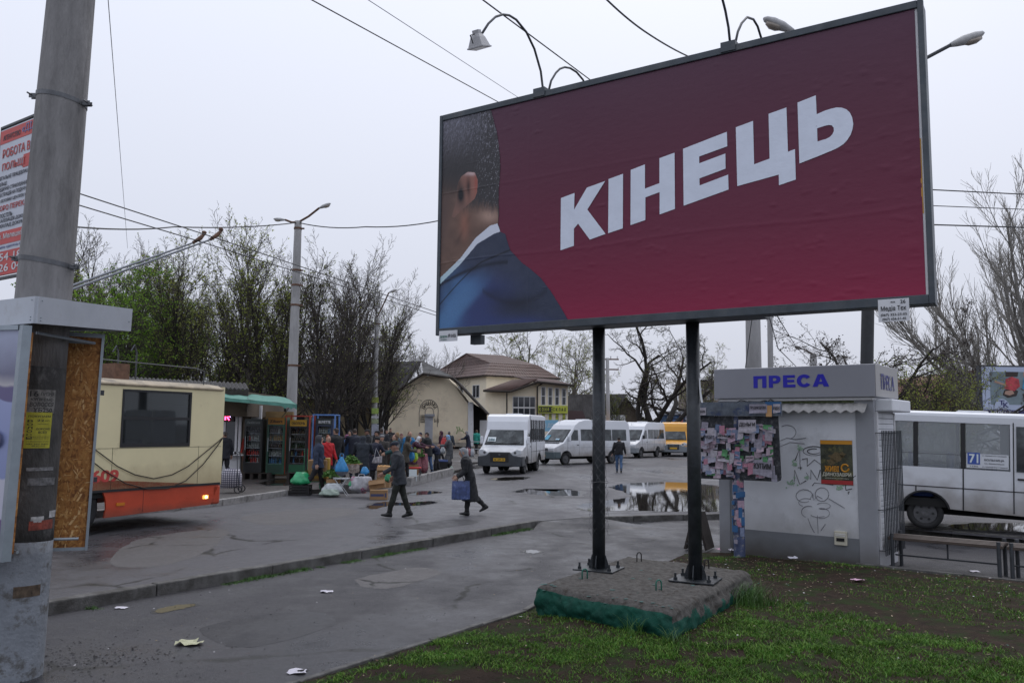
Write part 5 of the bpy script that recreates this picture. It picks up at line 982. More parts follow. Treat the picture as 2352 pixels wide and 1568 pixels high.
# vent, posters, scrawl
a, b_ = kuv(*kz(1073, 1367), -.05), kuv(*kz(1157, 1277), -.05); mb = MB(); mb.box(a[0], b_[0], .01, .058, a[1], b_[1]); vt = mb.build('vent_box', mat('vent_cream', (.55, .52, .42), .5), kio, bevel=.008); w_, h_ = b_[0]-a[0], b_[1]-a[1]
mb = MB(); mb.box(a[0]+w_*.18, b_[0]-w_*.18, .004, .0098, a[1]+h_*.28, a[1]+h_*.52); mb.build('opening', M_DARKIN, vt)
for q_ in (.66, .78): mb = MB(); mb.box(a[0]+w_*.1, b_[0]-w_*.1, .003, .0098, a[1]+h_*q_, a[1]+h_*(q_+.05)); mb.build('louvre', M_WHITE, vt)
a, b_ = kuv(*kz(978, 948), -.055), kuv(*kz(1190, 648), -.055); w_, h_ = b_[0]-a[0], b_[1]-a[1]
mb = MB(); mb.box(a[0], b_[0], .052, .058, a[1], b_[1]); po = mb.build('poster', mat('poster_jungle', (.045, .048, .030), .5, noise=(9, .9), dirt=((.16, .15, .05), 6, .52, .66)), kio)
def onp(nm, s_, m, x, z, w, h, bold=.03): mb = MB(); letters(mb, s_, (a[0]+x*w_, .052, a[1]+z*h_), (1, 0, 0), (0, 0, 1), w*w_, h*h_, .003, bold); mb.build(nm, m, po)
M_OR = mat('print_orange', (.62, .27, .02), .5); M_REDP = mat('print_red', (.40, .03, .03), .5); M_CRE = mat('print_cream', (.60, .58, .48), .5)
mb = MB(); mb.box(a[0], b_[0], .048, .0515, a[1]+.91*h_, b_[1]-.005*h_); mb.build('strip', M_OR, po); mb = MB(); mb.box(a[0], b_[0], .048, .0515, a[1]+.01*h_, a[1]+.10*h_); mb.build('strip', M_REDP, po)
onp('lettering', 'ЖИВІ', M_OR, .12, .29, .46, .13); onp('lettering', 'ДИНОЗАВРИ', M_CRE, .05, .175, .90, .10, .02); onp('lettering', 'Ростов-Воронеж, цирк', M_INK, .1, .935, .8, .035, 0)
a_c = Vector((a[0]+.76*w_, .05, a[1]+.38*h_)); mb = MB(); mb.tube([a_c+Vector((math.cos(t)*.06, 0, math.sin(t)*.06)) for t in np.linspace(.5, 2*PI, 18)], .014, 4); mb.build('emblem', M_OR, po)
onp('lettering', 'запрошуємо на виставку', M_CRE, .12, .125, .76, .03, 0)
mb = MB()
for cx_, cz_, rx_, rz_2, m_ in ((.5, .62, .22, .10, 0), (.35, .52, .14, .07, 0), (.68, .68, .1, .06, 0)):
    mb.add([(a[0]+(cx_+rx_*math.cos(t)*(1+.3*math.sin(5*t)))*w_, .0495, a[1]+(cz_+rz_2*math.sin(t)*(1+.2*math.cos(4*t)))*h_) for t in np.linspace(0, 2*PI, 22)[:-1]], [tuple(range(21))])
mb.build('picture', mat('print_brown', (.14, .10, .045), .6, noise=(20, .5)), po)
M_SCR = mat('marker_black', (.05, .05, .055), .6); M_SCR2 = mat('marker_grey', (.19, .19, .21), .6)
def scrawl(strokes, m, r):
    for s_ in strokes:
        pts = [kuv(*kz(x, y), -.055) for x, y in s_]; mb = MB(); k_ = len(pts); mb.tube([Vector((p[0], .057, p[1])) for p in pts], [r*(.45+.75*abs(math.sin(1.3+2.1*i/k_+s_[0][0]))) for i in range(k_)], 4); mb.build('graffiti', m, kio)
def arcp(cx, cy, rx, ry, a0, a1, n=12): return [(cx+rx*math.cos(t), cy+ry*math.sin(t)) for t in np.linspace(a0, a1, n)]
scrawl([[(795, 785), (828, 705), (830, 800)], [(815, 835), (845, 835)], [(828, 800), (835, 850)], arcp(925, 720, 75, 32, .4, 5.6), arcp(925, 722, 45, 18, .4, 5.2), [(845, 778), (880, 770), (880, 825), (930, 780), (975, 815)], [(790, 930), (792, 850), (828, 950), (872, 925)], [(872, 870), (905, 915), (905, 850), (950, 920), (970, 850)], [(915, 960), (930, 940), (975, 945), (1060, 955)], [(1140, 945), (1148, 990), (1190, 980)], [(1160, 1010), (1170, 1000), (1165, 1020)], [(1195, 905), (1215, 890)]], M_SCR, .007)
scrawl([arcp(740, 590, 62, 48, -2.2, 1.2), [(690, 650), (740, 630), (800, 640), (870, 630)], [(690, 690), (760, 660), (860, 670)], arcp(860, 1030, 58, 45, 1.0, 6.6), arcp(982, 1020, 48, 48, 0, 6.2), [(900, 1050), (920, 1010), (925, 1060), (950, 1030), (985, 1050)], arcp(870, 1075, 50, 28, 2, 5.5), arcp(990, 1100, 50, 22, -2.5, 2), [(1030, 1050), (1090, 1085), (1140, 1115)], arcp(890, 1140, 50, 40, 2.0, 5.2), arcp(980, 1150, 55, 35, -1.9, 1.9), [(905, 1165), (950, 1180), (1000, 1170)], [(950, 1165), (955, 1290)], [(885, 1185), (905, 1240), (930, 1285)], [(1005, 1225), (975, 1270)]], M_SCR2, .0055)
mb = MB()
for cx_, cy_, r_ in ((775, 940, 34), (875, 905, 16), (1110, 970, 24), (825, 705, 16), (795, 810, 18)):
    for q_ in range(26):
        rr = abs(random.gauss(0, .6))*r_; th = random.uniform(0, 6.3); p_ = kuv(*kz(cx_+math.cos(th)*rr, cy_+math.sin(th)*rr), -.055); s_ = random.uniform(.006, .02); mb.add([(p_[0]+s_*math.cos(t), .0575-.0002*q_, p_[1]+s_*math.sin(t)) for t in np.linspace(0, 2*PI, 8)[:-1]], [tuple(range(7))])
o = mb.build('spray_paint', mat('spray_pale_green', (.30, .44, .32), .6), kio); o['kind'] = 'stuff'
# shutter window with grille on the right side
mb = MB(); mb.box(KX-.02, KX+.02, .14, .20, .2, 2.45); mb.build('window_frame', M_WHITE, kio); mb = MB(); mb.box(KX-.02, KX+.02, 1.19, 1.25, .2, 2.45); mb.build('window_frame', M_WHITE, kio)
for i in range(24): mb = MB(); z = .25+i*.091; mb.box(KX-.019, KX+.008, .205, 1.185, z, z+.086); mb.build('shutter_slat', M_KW, kio, bevel=.012)
mb = MB(); mb.box(KX-.02, KX+.26, .16, 1.34, 2.46, 2.66); mb.build('shutter_box', M_KW, kio, bevel=.02)
for i in range(13): y = .09+i*.098; mb = MB(); mb.tube([(KX+.10, y, .12), (KX+.10, y, 2.14)], .010, 6); mb.build('grille_bar', M_STEEL, kio)
for z in (.2, .85, 1.5, 2.1): mb = MB(); mb.tube([(KX+.085, .06, z), (KX+.085, 1.30, z)], .008, 5); mb.tube([(KX, .08, z), (KX+.09, .08, z)], .007, 5); mb.build('grille_rail', M_STEEL, kio)
mb = MB()
for s_ in range(4): mb.tube([(.35+s_*.12, -.02-.03*s_, 2.60), (.5+s_*.15, -.06, 2.66-.02*s_), (.75+s_*.1, -.05, 2.61+.02*s_), (1.05+s_*.03, 0, 2.6)], .009, 5)
mb.build('loose_cable', M_BLACK, kio)

# ================================================================== NOTICEBOARD
NB = gp(1696, 1276, -.02); nb = thing('noticeboard', 'dark street noticeboard covered in torn leaflets left of the kiosk', 'noticeboard', NB, rzk+.12)
M_NBB = mat('board_dirty', (.035, .038, .045), .75, noise=(9, .8), dirt=((.13, .13, .14), 12, .52, .64)); NBX = Vector((math.cos(rzk+.12), math.sin(rzk+.12), 0)); NBN = Vector((-NBX.y, NBX.x, 0))
def nuv(px, py, o=0.): h = hit(px, py, NB-NBN*o, NBN)-NB; return h.dot(NBX), h.z
a, b_ = nuv(1596, 1102), nuv(1791, 954); x0, x1, z0, z1 = a[0], b_[0], nuv(1700, 1102)[1], nuv(1700, 955)[1]
mb = MB(); mb.prism([(x0, z1), (x0, z0), (x1-.06, z0), (x1-.015, z0+.02), (x1, z0+.07), (x1-.03, z1)], (0, .03, 0), (1, 0, 0), (0, 0, 1), .04); mb.build('board', M_NBB, nb)
mb = MB(); mb.box(x0-.02, x1+.03, -.06, .05, z1+.004, z1+.24); hd = mb.build('header', mat('header_dirty', (.11, .13, .16), .6, noise=(7, .5), dirt=((.04, .06, .13), 5, .52, .62)), nb)
mb = MB(); mb.tube([(.0, .07, -.1), (0, .07, 1.0), (0, .07, z1)], [.10, .095, .09], 12); npst = mb.build('post', mat('post_blue_flaking', (.06, .08, .16), .7, noise=(8, .5), bump=(20, .4), dirt=((.30, .28, .26), 7, .52, .62)), nb)
r_ = random.Random(12); LC = [(.42, .30, .38), (.44, .20, .27), (.38, .37, .45), (.30, .28, .34), (.42, .33, .39), (.20, .24, .36), (.34, .31, .36), (.13, .18, .29), (.08, .24, .10), (.44, .41, .46)]
LMs = [mat('leaflet_%d' % i, c_, .7, noise=(25, .25)) for i, c_ in enumerate(LC)]; M_PINKINK = mat('leaflet_red_ink', (.50, .05, .10), .7)
def leaflet(x, z, w, h, ang, m, lift, par=nb, s_=None, yb=-.012, ik=M_INK, bh=.5):
    M4 = Matrix.Translation((x, yb-lift, z)) @ Matrix.Rotation(ang, 4, 'Y'); mb = MB(); cu = r_.uniform(.0, .035); vs = []
    for i in range(4):
        for j in range(2): vs.append(M4 @ Vector(((j-.5)*w, -cu*((1-i/3)**2)*r_.uniform(.3, 1), (i/3-.5)*h+(r_.uniform(-.22, .3)*h if i in (0,) else 0))))
    mb.add(vs, [(i*2, i*2+1, i*2+3, i*2+2) for i in range(3)]); o = mb.build('leaflet', m, par)
    if s_:
        mb = MB(); letters(mb, s_, M4 @ Vector((-w*.45, -.004-cu*.3, -h*bh*.1)), M4.to_3x3() @ Vector((1, 0, 0)), M4.to_3x3() @ Vector((0, 0, 1)), w*.9, h*.34, .004, .02); mb.build('lettering', ik, o)
for i in range(170):
    x = r_.uniform(x0+.06, x1-.09); z = z0+(z1-z0)*(r_.random()**.9)*.80+.05; w = r_.uniform(.05, .15); h = r_.uniform(.06, .18); red_ = r_.random() < .4
    leaflet(x, z, w, h, r_.uniform(-.12, .12), LMs[i % 10], .002+.0005*i, s_=('ГРОШІ' if red_ else 'КРЕДИТ') if i % 4 == 0 and w > .12 else None, ik=M_PINKINK if red_ else M_INK)
for x, z, w, h in ((.22, .84, .30, .22), (-.18, .67, .24, .12), (-.2, .34, .2, .12)): leaflet((x0+x1)/2+x, z0+(z1-z0)*z, w, h, r_.uniform(-.05, .05), LMs[9], .075, s_='ДЕНЬГИ')
leaflet(x1-.28, z0+.22, .32, .28, .03, LMs[3], .078, s_='КУПИМ'); leaflet(x1-.47, z0+.20, .12, .2, 0, LMs[1], .08)
for x, z, w, h, s_, k_ in ((x0+.14, z1+.06, .2, .17, 'КРИВОЙ РОГ', 9), (x1-.34, z1+.12, .30, .16, 'ПРОДАМ ДРОВА', 3), (x1-.03, z1+.11, .12, .18, 'РЕМОНТ', 9)): leaflet(x, z, w, h, 0, LMs[k_], .004, hd, s_, yb=-.062)
leaflet(x1-.16, z1+.10, .1, .16, 0, mat('leaflet_orange', (.5, .28, .12), .7), .003, hd, yb=-.062); mb = MB(); mb.box(x1-.22, x1+.034, -.065, -.06, z1+.05, z1+.238); mb.build('blue_patch', mat('patch_blue', (.03, .12, .28), .6), hd)
for i in range(26):
    z = r_.uniform(.15, z0+.02) if i > 6 else r_.uniform(z0-.35, z0); w = r_.uniform(.05, .12); h = r_.uniform(.06, .18); th = -PI/2+r_.uniform(-1.1, 1.1); rr = .102+.0008*i; mb = MB(); vs = []
    for q_ in range(4):
        for zz_ in (z-h/2, z+h/2): t_ = th+(q_/3-.5)*w/.1; vs.append((math.cos(t_)*rr, .07+math.sin(t_)*rr, zz_))
    mb.add(vs, [(q_*2, q_*2+2, q_*2+3, q_*2+1) for q_ in range(3)]); mb.build('leaflet', LMs[(0, 1, 4, 3, 5, 9, 7)[i % 7]] if i < 16 else MATS['patch_blue'], npst)

# ================================================================== BENCHES, SIGN BOARD, SCRAPS
M_SLAT = mat('bench_slat', (.075, .055, .045), .6, noise=(12, .4), bump=(50, .3), aniso=(.2, 1, 1))
def bench(A, B, label):
    d_ = (B-A); L = d_.length; t = thing('park_bench', label, 'bench', A, math.atan2(d_.y, d_.x), 'benches beside the kiosk')
    for i in range(7): mb = MB(); mb.box(-.06, L+.02, .0+i*.085, .07+i*.085, .42-.008*abs(i-3), .47-.008*abs(i-3)); mb.build('slat', M_SLAT, t, bevel=.006)
    for x in (.0, L-.04):
        for y in (.02, .56): mb = MB(); mb.tube([(x, y, -.1), (x, y, .40), (x, y, .50)], .03, 8); mb.build('leg', M_STEEL, t)
        mb = MB(); mb.tube([(x, .02, .40), (x, .56, .40)], .018, 6); mb.build('bearer', M_STEEL, t)
    mb = MB(); mb.tube([(.0, .2, .14), (L-.04, .2, .14)], .014, 6); mb.build('stretcher', M_STEEL, t); mb = MB(); mb.tube([(L/2, .2, .14), (L/2, .2, .43)], .014, 6); mb.build('strut', M_STEEL, t)
b1, b2_ = gp(2050, 1296, -.05), gp(2303, 1322, -.05); bench(b1, b2_, 'dark slatted park bench next to the kiosk grille'); dv = (b2_-b1).normalized(); bench(b2_+dv*.13, b2_+dv*2.0, 'second park bench cut off by the right picture edge')
sb_ = thing('sandwich_board', 'weathered dark folding board standing behind the right billboard post', 'sign', gp(1606, 1258, -.1), -.5)
for sg_, nm in ((1, 'front_panel'), (-1, 'rear_panel')):
    mb = MB(); M4 = Matrix.Translation((sg_*.20, 0, 0)) @ Matrix.Rotation(-sg_*.25, 4, 'Y'); mb.box(-.02, .02, -.26, .26, 0, .68, M4); mb.build(nm, M_DWOOD, sb_)
mb = MB(); mb.tube([(.17, -.27, .1), (-.17, -.27, .1)], .008, 5); mb.build('stay', M_STEEL, sb_)
M_PAPER = mat('crumpled_paper', (.62, .60, .66), .8, bump=(30, .6)); M_PAPERP = mat('crumpled_paper_pink', (.62, .38, .50), .8); M_PAPERY = mat('paper_yellowed', (.50, .50, .34), .8)
def scrap(px, py, z, s, m, label, asp=.55, seed=0):
    p = gp(px, py, z); r2 = random.Random(seed+int(px)); mb = MB(); n = 5; vs = []
    for i in range(n):
        for j in range(n): vs.append((p.x+(i/(n-1)-.5)*s+r2.uniform(-.1, .1)*s, p.y+(j/(n-1)-.5)*s*asp*1.6+r2.uniform(-.1, .1)*s, z+.004+abs(r2.gauss(0, .16))*s*.5))
    mb.add(vs, [(i*n+j, (i+1)*n+j, (i+1)*n+j+1, i*n+j+1) for i in range(n-1) for j in range(n-1) if r2.random() < .9]); o = mb.build('paper_scrap', m); tag(o, label, 'litter', 'scraps of paper on the ground')
for a in ((684, 1543, -.13, .17, M_PAPER, 'crumpled white paper on the asphalt near the lawn edging'), (436, 1478, -.13, .24, M_PAPERY, 'flat yellowed page lying on the near asphalt'), (751, 1359, -.13, .16, M_PAPER, 'white scrap in the middle of the near asphalt'), (278, 1396, -.13, .14, M_PAPER, 'small white scrap by the kerb near the big pole'),
          (1658, 1262, -.08, .20, M_PAPERP, 'pink scrap of paper left of the noticeboard post'), (1688, 1264, -.06, .22, M_PAPER, 'white scrap of paper beside the noticeboard post'), (1822, 1281, 0, .16, M_PAPER, 'white scrap on the soil under the kiosk wall'), (1970, 1332, .02, .15, M_PAPERP, 'pinkish scrap on the grass before the kiosk corner'), (2237, 1312, -.13, .16, M_PAPER, 'white scrap under the park bench'),
          (1782, 1186, 0, .0, None, '')):
    if a[4]: scrap(*a)

# ================================================================== BIG LEFT POLE AND AD PILLAR
pb = gp(20, 1552, -.13); ptop = at(164, -5, 8.0); pole = thing('concrete_pole', 'huge leaning concrete pole in the left foreground with flyers pasted on', 'pole', pb)
ax = (ptop-pb); PL = 1.25
def pr(t): return .268-.055*t
M_POLEB = mat('pole_concrete_big', (.205, .20, .20), .85, noise=(4, .25), bump=(45, .5), dirt=((.085, .082, .082), 1.6, .5, .68), aniso=(1.6, 1.6, .3)); M_POLEM = mat('pole_grimy', (.055, .053, .052), .8, noise=(5, .5), bump=(30, .5), dirt=((.19, .185, .18), 3, .58, .72), aniso=(1.4, 1.4, .7)); M_POLEP = mat('pole_whitewash_peeling', (.20, .218, .245), .75, noise=(4, .2), bump=(30, .5), dirt=((.10, .10, .10), 4.5, .53, .62))
def pseg(nm, t0, t1, dr, m, n=24):
    mb = MB(); mb.sm = True; mb.tube([ax*(t0+(t1-t0)*i/10) for i in range(11)], [pr(t0+(t1-t0)*i/10)+dr for i in range(11)], n); return mb.build(nm, m, pole)
zt = lambda z: (z-pb.z)/ax.z
pseg('shaft_upper', zt(2.62), PL, .0, M_POLEB); pseg('shaft_middle', zt(1.05), zt(2.62), .001, M_POLEM); pseg('shaft_base', -.02, zt(1.05), .002, M_POLEP)
# bands with bolts
for y in (213, 598):
    zc = at(150, y, 7.75).z; t_ = zt(zc); c_ = ax*t_; rr = pr(t_)+.006; mb = MB(); tl = .035
    P_ = [c_+Vector((math.cos(a_)*rr, math.sin(a_)*rr, 0))+Vector((0, 0, -tl*math.cos(a_))) for a_ in np.linspace(0, 2*PI, 33)]
    vs = []; 
    for p_ in P_: vs += [p_+Vector((0, 0, -.022)), p_+Vector((0, 0, .022))]
    mb.add(vs, [(i*2, i*2+2, i*2+3, i*2+1) for i in range(32)]); bo = mb.build('steel_band', mat('band_steel', (.12, .125, .135), .5, metal=.5, noise=(8, .3)), pole)
    for sg_ in (-1, 1):
        e_ = c_+Vector((sg_*rr, -.02, -tl*sg_))
        for q0, q1 in ((-.03, -.022), (.015, .023)): mb = MB(); mb.box(0, .07, q0, q1, -.022, .022, Matrix.Translation(e_) @ Matrix.Scale(sg_, 4, (1, 0, 0))); mb.build('clamp_ear', MATS['band_steel'], bo)
        mb = MB(); mb.tube([e_+Vector((sg_*.045, -.10, 0)), e_+Vector((sg_*.045, .07, .01))], .008, 6); mb.build('bolt', MATS['band_steel'], bo)
def wrap_sheet(nm, x0, y0, x1, y1, m, lines, lift=.004, par=pole):
    """paper pasted round the shaft; lines = (text, x, y, w, h) in 0..1"""
    c1 = (x0+x1)/2; zA, zB = at(c1, y1, 7.5).z, at(c1, y0, 7.5).z; tm = zt((zA+zB)/2); cc = pb+ax*tm; rr = pr(tm)+lift
    def th(px): # angle on the shaft seen at this pixel column
        d_ = ray(px, (y0+y1)/2); d2 = Vector((d_.x, d_.y)).normalized(); q = Vector((cc.x, cc.y)); bq = q.dot(d2); disc = max(0, rr*rr-(q.length_squared-bq*bq)); s_ = bq-math.sqrt(disc); P_ = d2*s_; return math.atan2(P_.y-q.y, P_.x-q.x)
    ta, tb = th(x0), th(x1)
    if tb < ta: tb += 2*PI
    def pos(a_, b__, o_=0.): t_ = ta+(tb-ta)*a_; z = zA+(zB-zA)*b__; c_ = ax*zt(z); r2 = pr(zt(z))+lift+o_; return Vector((c_.x+math.cos(t_)*r2, c_.y+math.sin(t_)*r2, z-pb.z))
    mb = MB(); n = 10; rg = random.Random(int(x0)); vs = [pos(i/n+(rg.uniform(-.01, .01)), j, rg.uniform(0, .0015)) for i in range(n+1) for j in (0, 1)]; mb.add(vs, [(i*2, i*2+2, i*2+3, i*2+1) for i in range(n)]); sh = mb.build('flyer', m, par)
    mb = MB()
    for s_, x, y, w, h, *vert in lines:
        uv, Fs, _ = glyphs(s_, .02)
        mb.add([pos(x+p[0]*w, y+p[1]*h, .0016) for p in uv], Fs)
    if lines: mb.build('lettering', M_INK, sh)
wrap_sheet('flyer', 64, 893, 126, 948, mat('flyer_grey_worn', (.17, .165, .155), .8, noise=(18, .6)), [('16', .05, .70, .3, .24), ('ЛИПНЯ', .42, .74, .5, .16), ('КУПУЄМО', .1, .52, .82, .12), ('ВОЛОССЯ', .08, .28, .86, .18), ('ХБ250', .2, .03, .7, .2)], .003)
wrap_sheet('flyer', 48, 945, 68, 1026, mat('flyer_amber', (.26, .20, .02), .75, noise=(18, .4)), [], .0035)
wrap_sheet('flyer', 56, 946, 117, 1030, mat('flyer_yellow', (.36, .34, .03), .7, noise=(14, .2)), [('ПОКУПАЕМ', .10, .86, .84, .055)]+[(c_, .08, .72-.095*i, .2, .07) for i, c_ in enumerate('ВОЛОСЫ')]+[('22', .42, .74, .26, .06), ('МАРТА', .72, .75, .2, .035), ('ПЯТНИЦА', .45, .655, .42, .03), ('ДОРОЖЕ', .40, .50, .54, .065), ('ВСЕХ', .50, .41, .34, .065), ('натуральные от 30 см', .1, .30, .84, .03), ('окрашенные от 40 см', .1, .25, .84, .03), ('ул. Мелешкина рынок', .1, .17, .84, .03), ('097 252 0452', .1, .10, .84, .03), ('066 871 0272', .3, .05, .5, .03)], .0045)
for (x0, y0, x1, y1, c_) in ((62, 1100, 125, 1118, (.13, .13, .135)), (66, 1200, 120, 1222, (.20, .045, .03)), (70, 1190, 100, 1204, (.33, .33, .33)), (112, 1180, 126, 1196, (.35, .35, .36)), (30, 1350, 92, 1376, (.085, .06, .04)), (60, 1075, 122, 1083, (.22, .22, .23))): wrap_sheet('flyer', x0, y0, x1, y1, mat('torn_paper_%d' % x0+str(y0), c_, .8, noise=(22, .6)), [], .003)
# triangular advertising pillar round the pole
TA, TB_ = Vector((-4.05, 7.0, 0)), Vector((-3.95, 8.5, 0)); e_ = TB_-TA; TC = TA+Matrix.Rotation(PI/3, 3, 'Z') @ e_
hz0, hz1 = at(62, 740, 7.0).z, at(62, 678, 7.0).z; adp = thing('advertising_pillar', 'three sided metal advertising pillar hung round the big concrete pole', 'advertising pillar', ((TA+TB_+TC)/3).to_tuple()[:2]+(.85,))
M_ALU = mat('aluminium_fascia', (.44, .47, .52), .45, metal=.15, noise=(3, .08), dirt=((.33, .34, .36), 3, .55, .75)); M_ALUD = mat('aluminium_profile', (.30, .345, .385), .4, metal=.4, noise=(5, .12))
cen_ = (TA+TB_+TC)/3
def side_M(P, Q):
    u_ = (Q-P).normalized(); n_ = Vector((u_.y, -u_.x, 0)); n_ = n_ if n_.dot(P-cen_) > 0 else -n_; return Matrix(((u_.x, n_.x, 0, P.x), (u_.y, n_.y, 0, P.y), (0, 0, 1, 0), (0, 0, 0, 1))), (Q-P).length
for P, Q in ((TA, TB_), (TA, TC), (TC, TB_)):
    M4, L = side_M(P, Q); mb = MB(); mb.box(-.005, L+.005, -.004, .02, hz0, hz1, M4); mb.v = [(x, y, z+.11*max(0, 1-(Vector((x, y, 0))-TB_).length/1.5)) for x, y, z in mb.v]; fo = mb.build('fascia', M_ALU, adp, world_parent=True)
    for u_ in (.04, L-.05):
        for z in (hz0+.03, hz0+.055, hz1-.03): mb = MB(); c_ = M4 @ Vector((u_, .021, z)); mb.ell(c_, (.007, .007, .007), 6, 4); mb.build('rivet', M_ALUD, fo)
mb = MB(); mb.add([p+Vector((0, 0, hz1-.005+(.11 if p is TB_ else 0))) for p in (TA, TB_, TC)]+[p+Vector((0, 0, hz1-.03)) for p in (TA, TB_, TC)], [(0, 1, 2), (5, 4, 3), (0, 3, 4, 1), (1, 4, 5, 2), (2, 5, 3, 0)]); mb.build('top_sheet', M_ALU, adp, world_parent=True)
# OSB-backed panel on the far side
M_OSB = bpy.data.materials.new('osb_board'); M_OSB.use_nodes = True; nt = M_OSB.node_tree; N = nt.nodes; Lk = nt.links.new; b = N['Principled BSDF']; b.inputs['Roughness'].default_value = .7
tc = N.new('ShaderNodeTexCoord'); mx_ = None; cols = []
for k_, (ang, sc, se) in enumerate(((.5, (9, 9, 42), 0), (-.7, (10, 10, 38), 4), (1.6, (8, 8, 50), 9))):
    mpp = N.new('ShaderNodeMapping'); mpp.inputs['Rotation'].default_value = (0, ang, .3*k_); mpp.inputs['Scale'].default_value = (sc[2], sc[0], sc[1]) if k_ != 2 else sc; mpp.inputs['Location'].default_value = (se, se, se); Lk(tc.outputs['Object'], mpp.inputs[0]); vo = N.new('ShaderNodeTexVoronoi'); vo.inputs['Scale'].default_value = .8; Lk(mpp.outputs[0], vo.inputs['Vector']); cols.append(vo.outputs['Color'])
m1 = N.new('ShaderNodeMixRGB'); m1.inputs[0].default_value = .5; Lk(cols[0], m1.inputs[1]); Lk(cols[1], m1.inputs[2]); m2 = N.new('ShaderNodeMixRGB'); m2.inputs[0].default_value = .4; Lk(m1.outputs[0], m2.inputs[1]); Lk(cols[2], m2.inputs[2]); bw_ = N.new('ShaderNodeRGBToBW'); Lk(m2.outputs[0], bw_.inputs[0])
cr = N.new('ShaderNodeValToRGB'); E_ = cr.color_ramp.elements; E_[0].position = .30; E_[0].color = (.17, .060, .012, 1); E_[1].position = .80; E_[1].color = (.62, .36, .13, 1); q_ = E_.new(.48); q_.color = (.33, .135, .030, 1); q_ = E_.new(.64); q_.color = (.42, .19, .05, 1); Lk(bw_.outputs[0], cr.inputs[0]); Lk(cr.outputs[0], b.inputs['Base Color'])
bpn = N.new('ShaderNodeBump'); bpn.inputs['Strength'].default_value = .25; Lk(bw_.outputs[0], bpn.inputs['Height']); Lk(bpn.outputs[0], b.inputs['Normal'])
M4, L = side_M(TB_, TC); pz0, pz1 = at(200, 1258, 8.4).z, at(235, 768, 8.4).z; pan = MB(); pan.box(.24, L-.12, -.09, -.075, pz0+.03, pz1-.04, M4); po_ = pan.build('osb_panel', M_OSB, adp, world_parent=True)
r_ = random.Random(4); fl = MB(); OS = [mat('osb_flake_%d' % i, c_, .7, noise=(40, .2)) for i, c_ in enumerate(((.32, .135, .032), (.40, .19, .050), (.25, .10, .024), (.48, .26, .09), (.60, .38, .17), (.36, .16, .040)))]
for i in range(2600):
    u_, z = r_.uniform(.26, L-.14), r_.uniform(pz0+.05, pz1-.06); ln_, wd = r_.uniform(.02, .06), r_.uniform(.004, .013); th = r_.gauss(PI/2, .5) if r_.random() < .7 else r_.uniform(0, PI); a_, b__ = math.cos(th), math.sin(th); o_ = -.0905-.0000015*i; fl.mi = r_.choice((0, 0, 1, 1, 2, 2, 5, 5, 3)) if r_.random() < .955 else 4
    fl.add([M4 @ Vector((u_+a_*ln_*p-b__*wd*q, o_, z+b__*ln_*p+a_*wd*q)) for p, q in ((-1, -.6), (.7, -1), (1, .5), (-.8, 1))], [(0, 1, 2, 3)])
fo_ = fl.build('wood_flakes', OS, po_); fo_['kind'] = 'stuff'
for a in ((.215, .24, -.11, -.02, pz0, pz1), (L-.12, L-.07, -.11, -.02, pz0, pz1), (.24, L-.12, -.10, -.02, pz1-.04, pz1), (.24, L-.12, -.10, -.02, pz0, pz0+.03)): mb = MB(); mb.box(*a, M4); mb.build('panel_frame', M_ALUD, adp, world_parent=True)
mb = MB(); mb.box(.24, L-.12, -.074, -.03, pz0+.03, pz1-.04, M4); mb.build('panel_front', M_WHITE, adp, world_parent=True)
for z in (pz0+.65, pz0+1.5): mb = MB(); mb.box(.18, .213, -.08, -.05, z, z+.05, M4); mb.build('lock', M_STEEL, adp, world_parent=True)
# lit-box panel on the near left side, slightly bowed
M4, L = side_M(TA, TC); M4 = M4 @ Matrix.Translation((.02, .10, 0)); lz0, lz1 = at(20, 1284, 7.05).z, at(58, 747, 7.05).z
def bow(u_): return .10*math.sin(PI*u_/L)
mb = MB(); vs = []; nn = 14
for i in range(nn+1):
    u_ = .06+(L-.12)*i/nn
    for z in (lz0+.04, lz1-.04): vs.append(M4 @ Vector((u_, -.035+bow(u_), z)))
mb.sm = True; mb.add(vs, [(i*2, i*2+1, i*2+3, i*2+2) for i in range(nn)])
md_ = bpy.data.materials.new('ad_sheet_blue'); md_.use_nodes = True; nt = md_.node_tree; N = nt.nodes; Lk = nt.links.new; b = N['Principled BSDF']; b.inputs['Roughness'].default_value = .3; tc = N.new('ShaderNodeTexCoord'); sp = N.new('ShaderNodeSeparateXYZ'); Lk(tc.outputs['Object'], sp.inputs[0]); nz = N.new('ShaderNodeTexNoise'); nz.inputs['Scale'].default_value = 3; Lk(tc.outputs['Object'], nz.inputs['Vector']); ma = N.new('ShaderNodeMath'); ma.operation = 'MULTIPLY_ADD'; ma.inputs[1].default_value = .22; Lk(nz.outputs['Fac'], ma.inputs[0]); Lk(sp.outputs['Z'], ma.inputs[2]); mr = N.new('ShaderNodeMapRange'); mr.inputs[1].default_value = lz0; mr.inputs[2].default_value = lz1+.2; Lk(ma.outputs[0], mr.inputs[0]); cr = N.new('ShaderNodeValToRGB'); Lk(mr.outputs[0], cr.inputs[0]); E_ = cr.color_ramp.elements; E_[0].position = 0; E_[0].color = (.17, .11, .24, 1); E_[1].position = 1; E_[1].color = (.15, .15, .24, 1)
for p_, c_ in ((.20, (.17, .11, .24)), (.205, (.50, .50, .60)), (.36, (.50, .50, .58)), (.365, (.24, .28, .48)), (.66, (.30, .34, .56)), (.665, (.12, .10, .22)), (.72, (.12, .10, .22)), (.735, (.46, .44, .46)), (.78, (.16, .16, .24)), (.9, (.34, .37, .50))): q_ = E_.new(p_); q_.color = (*c_, 1)
Lk(cr.outputs[0], b.inputs['Base Color']); sh = mb.build('ad_sheet', md_, adp, world_parent=True)
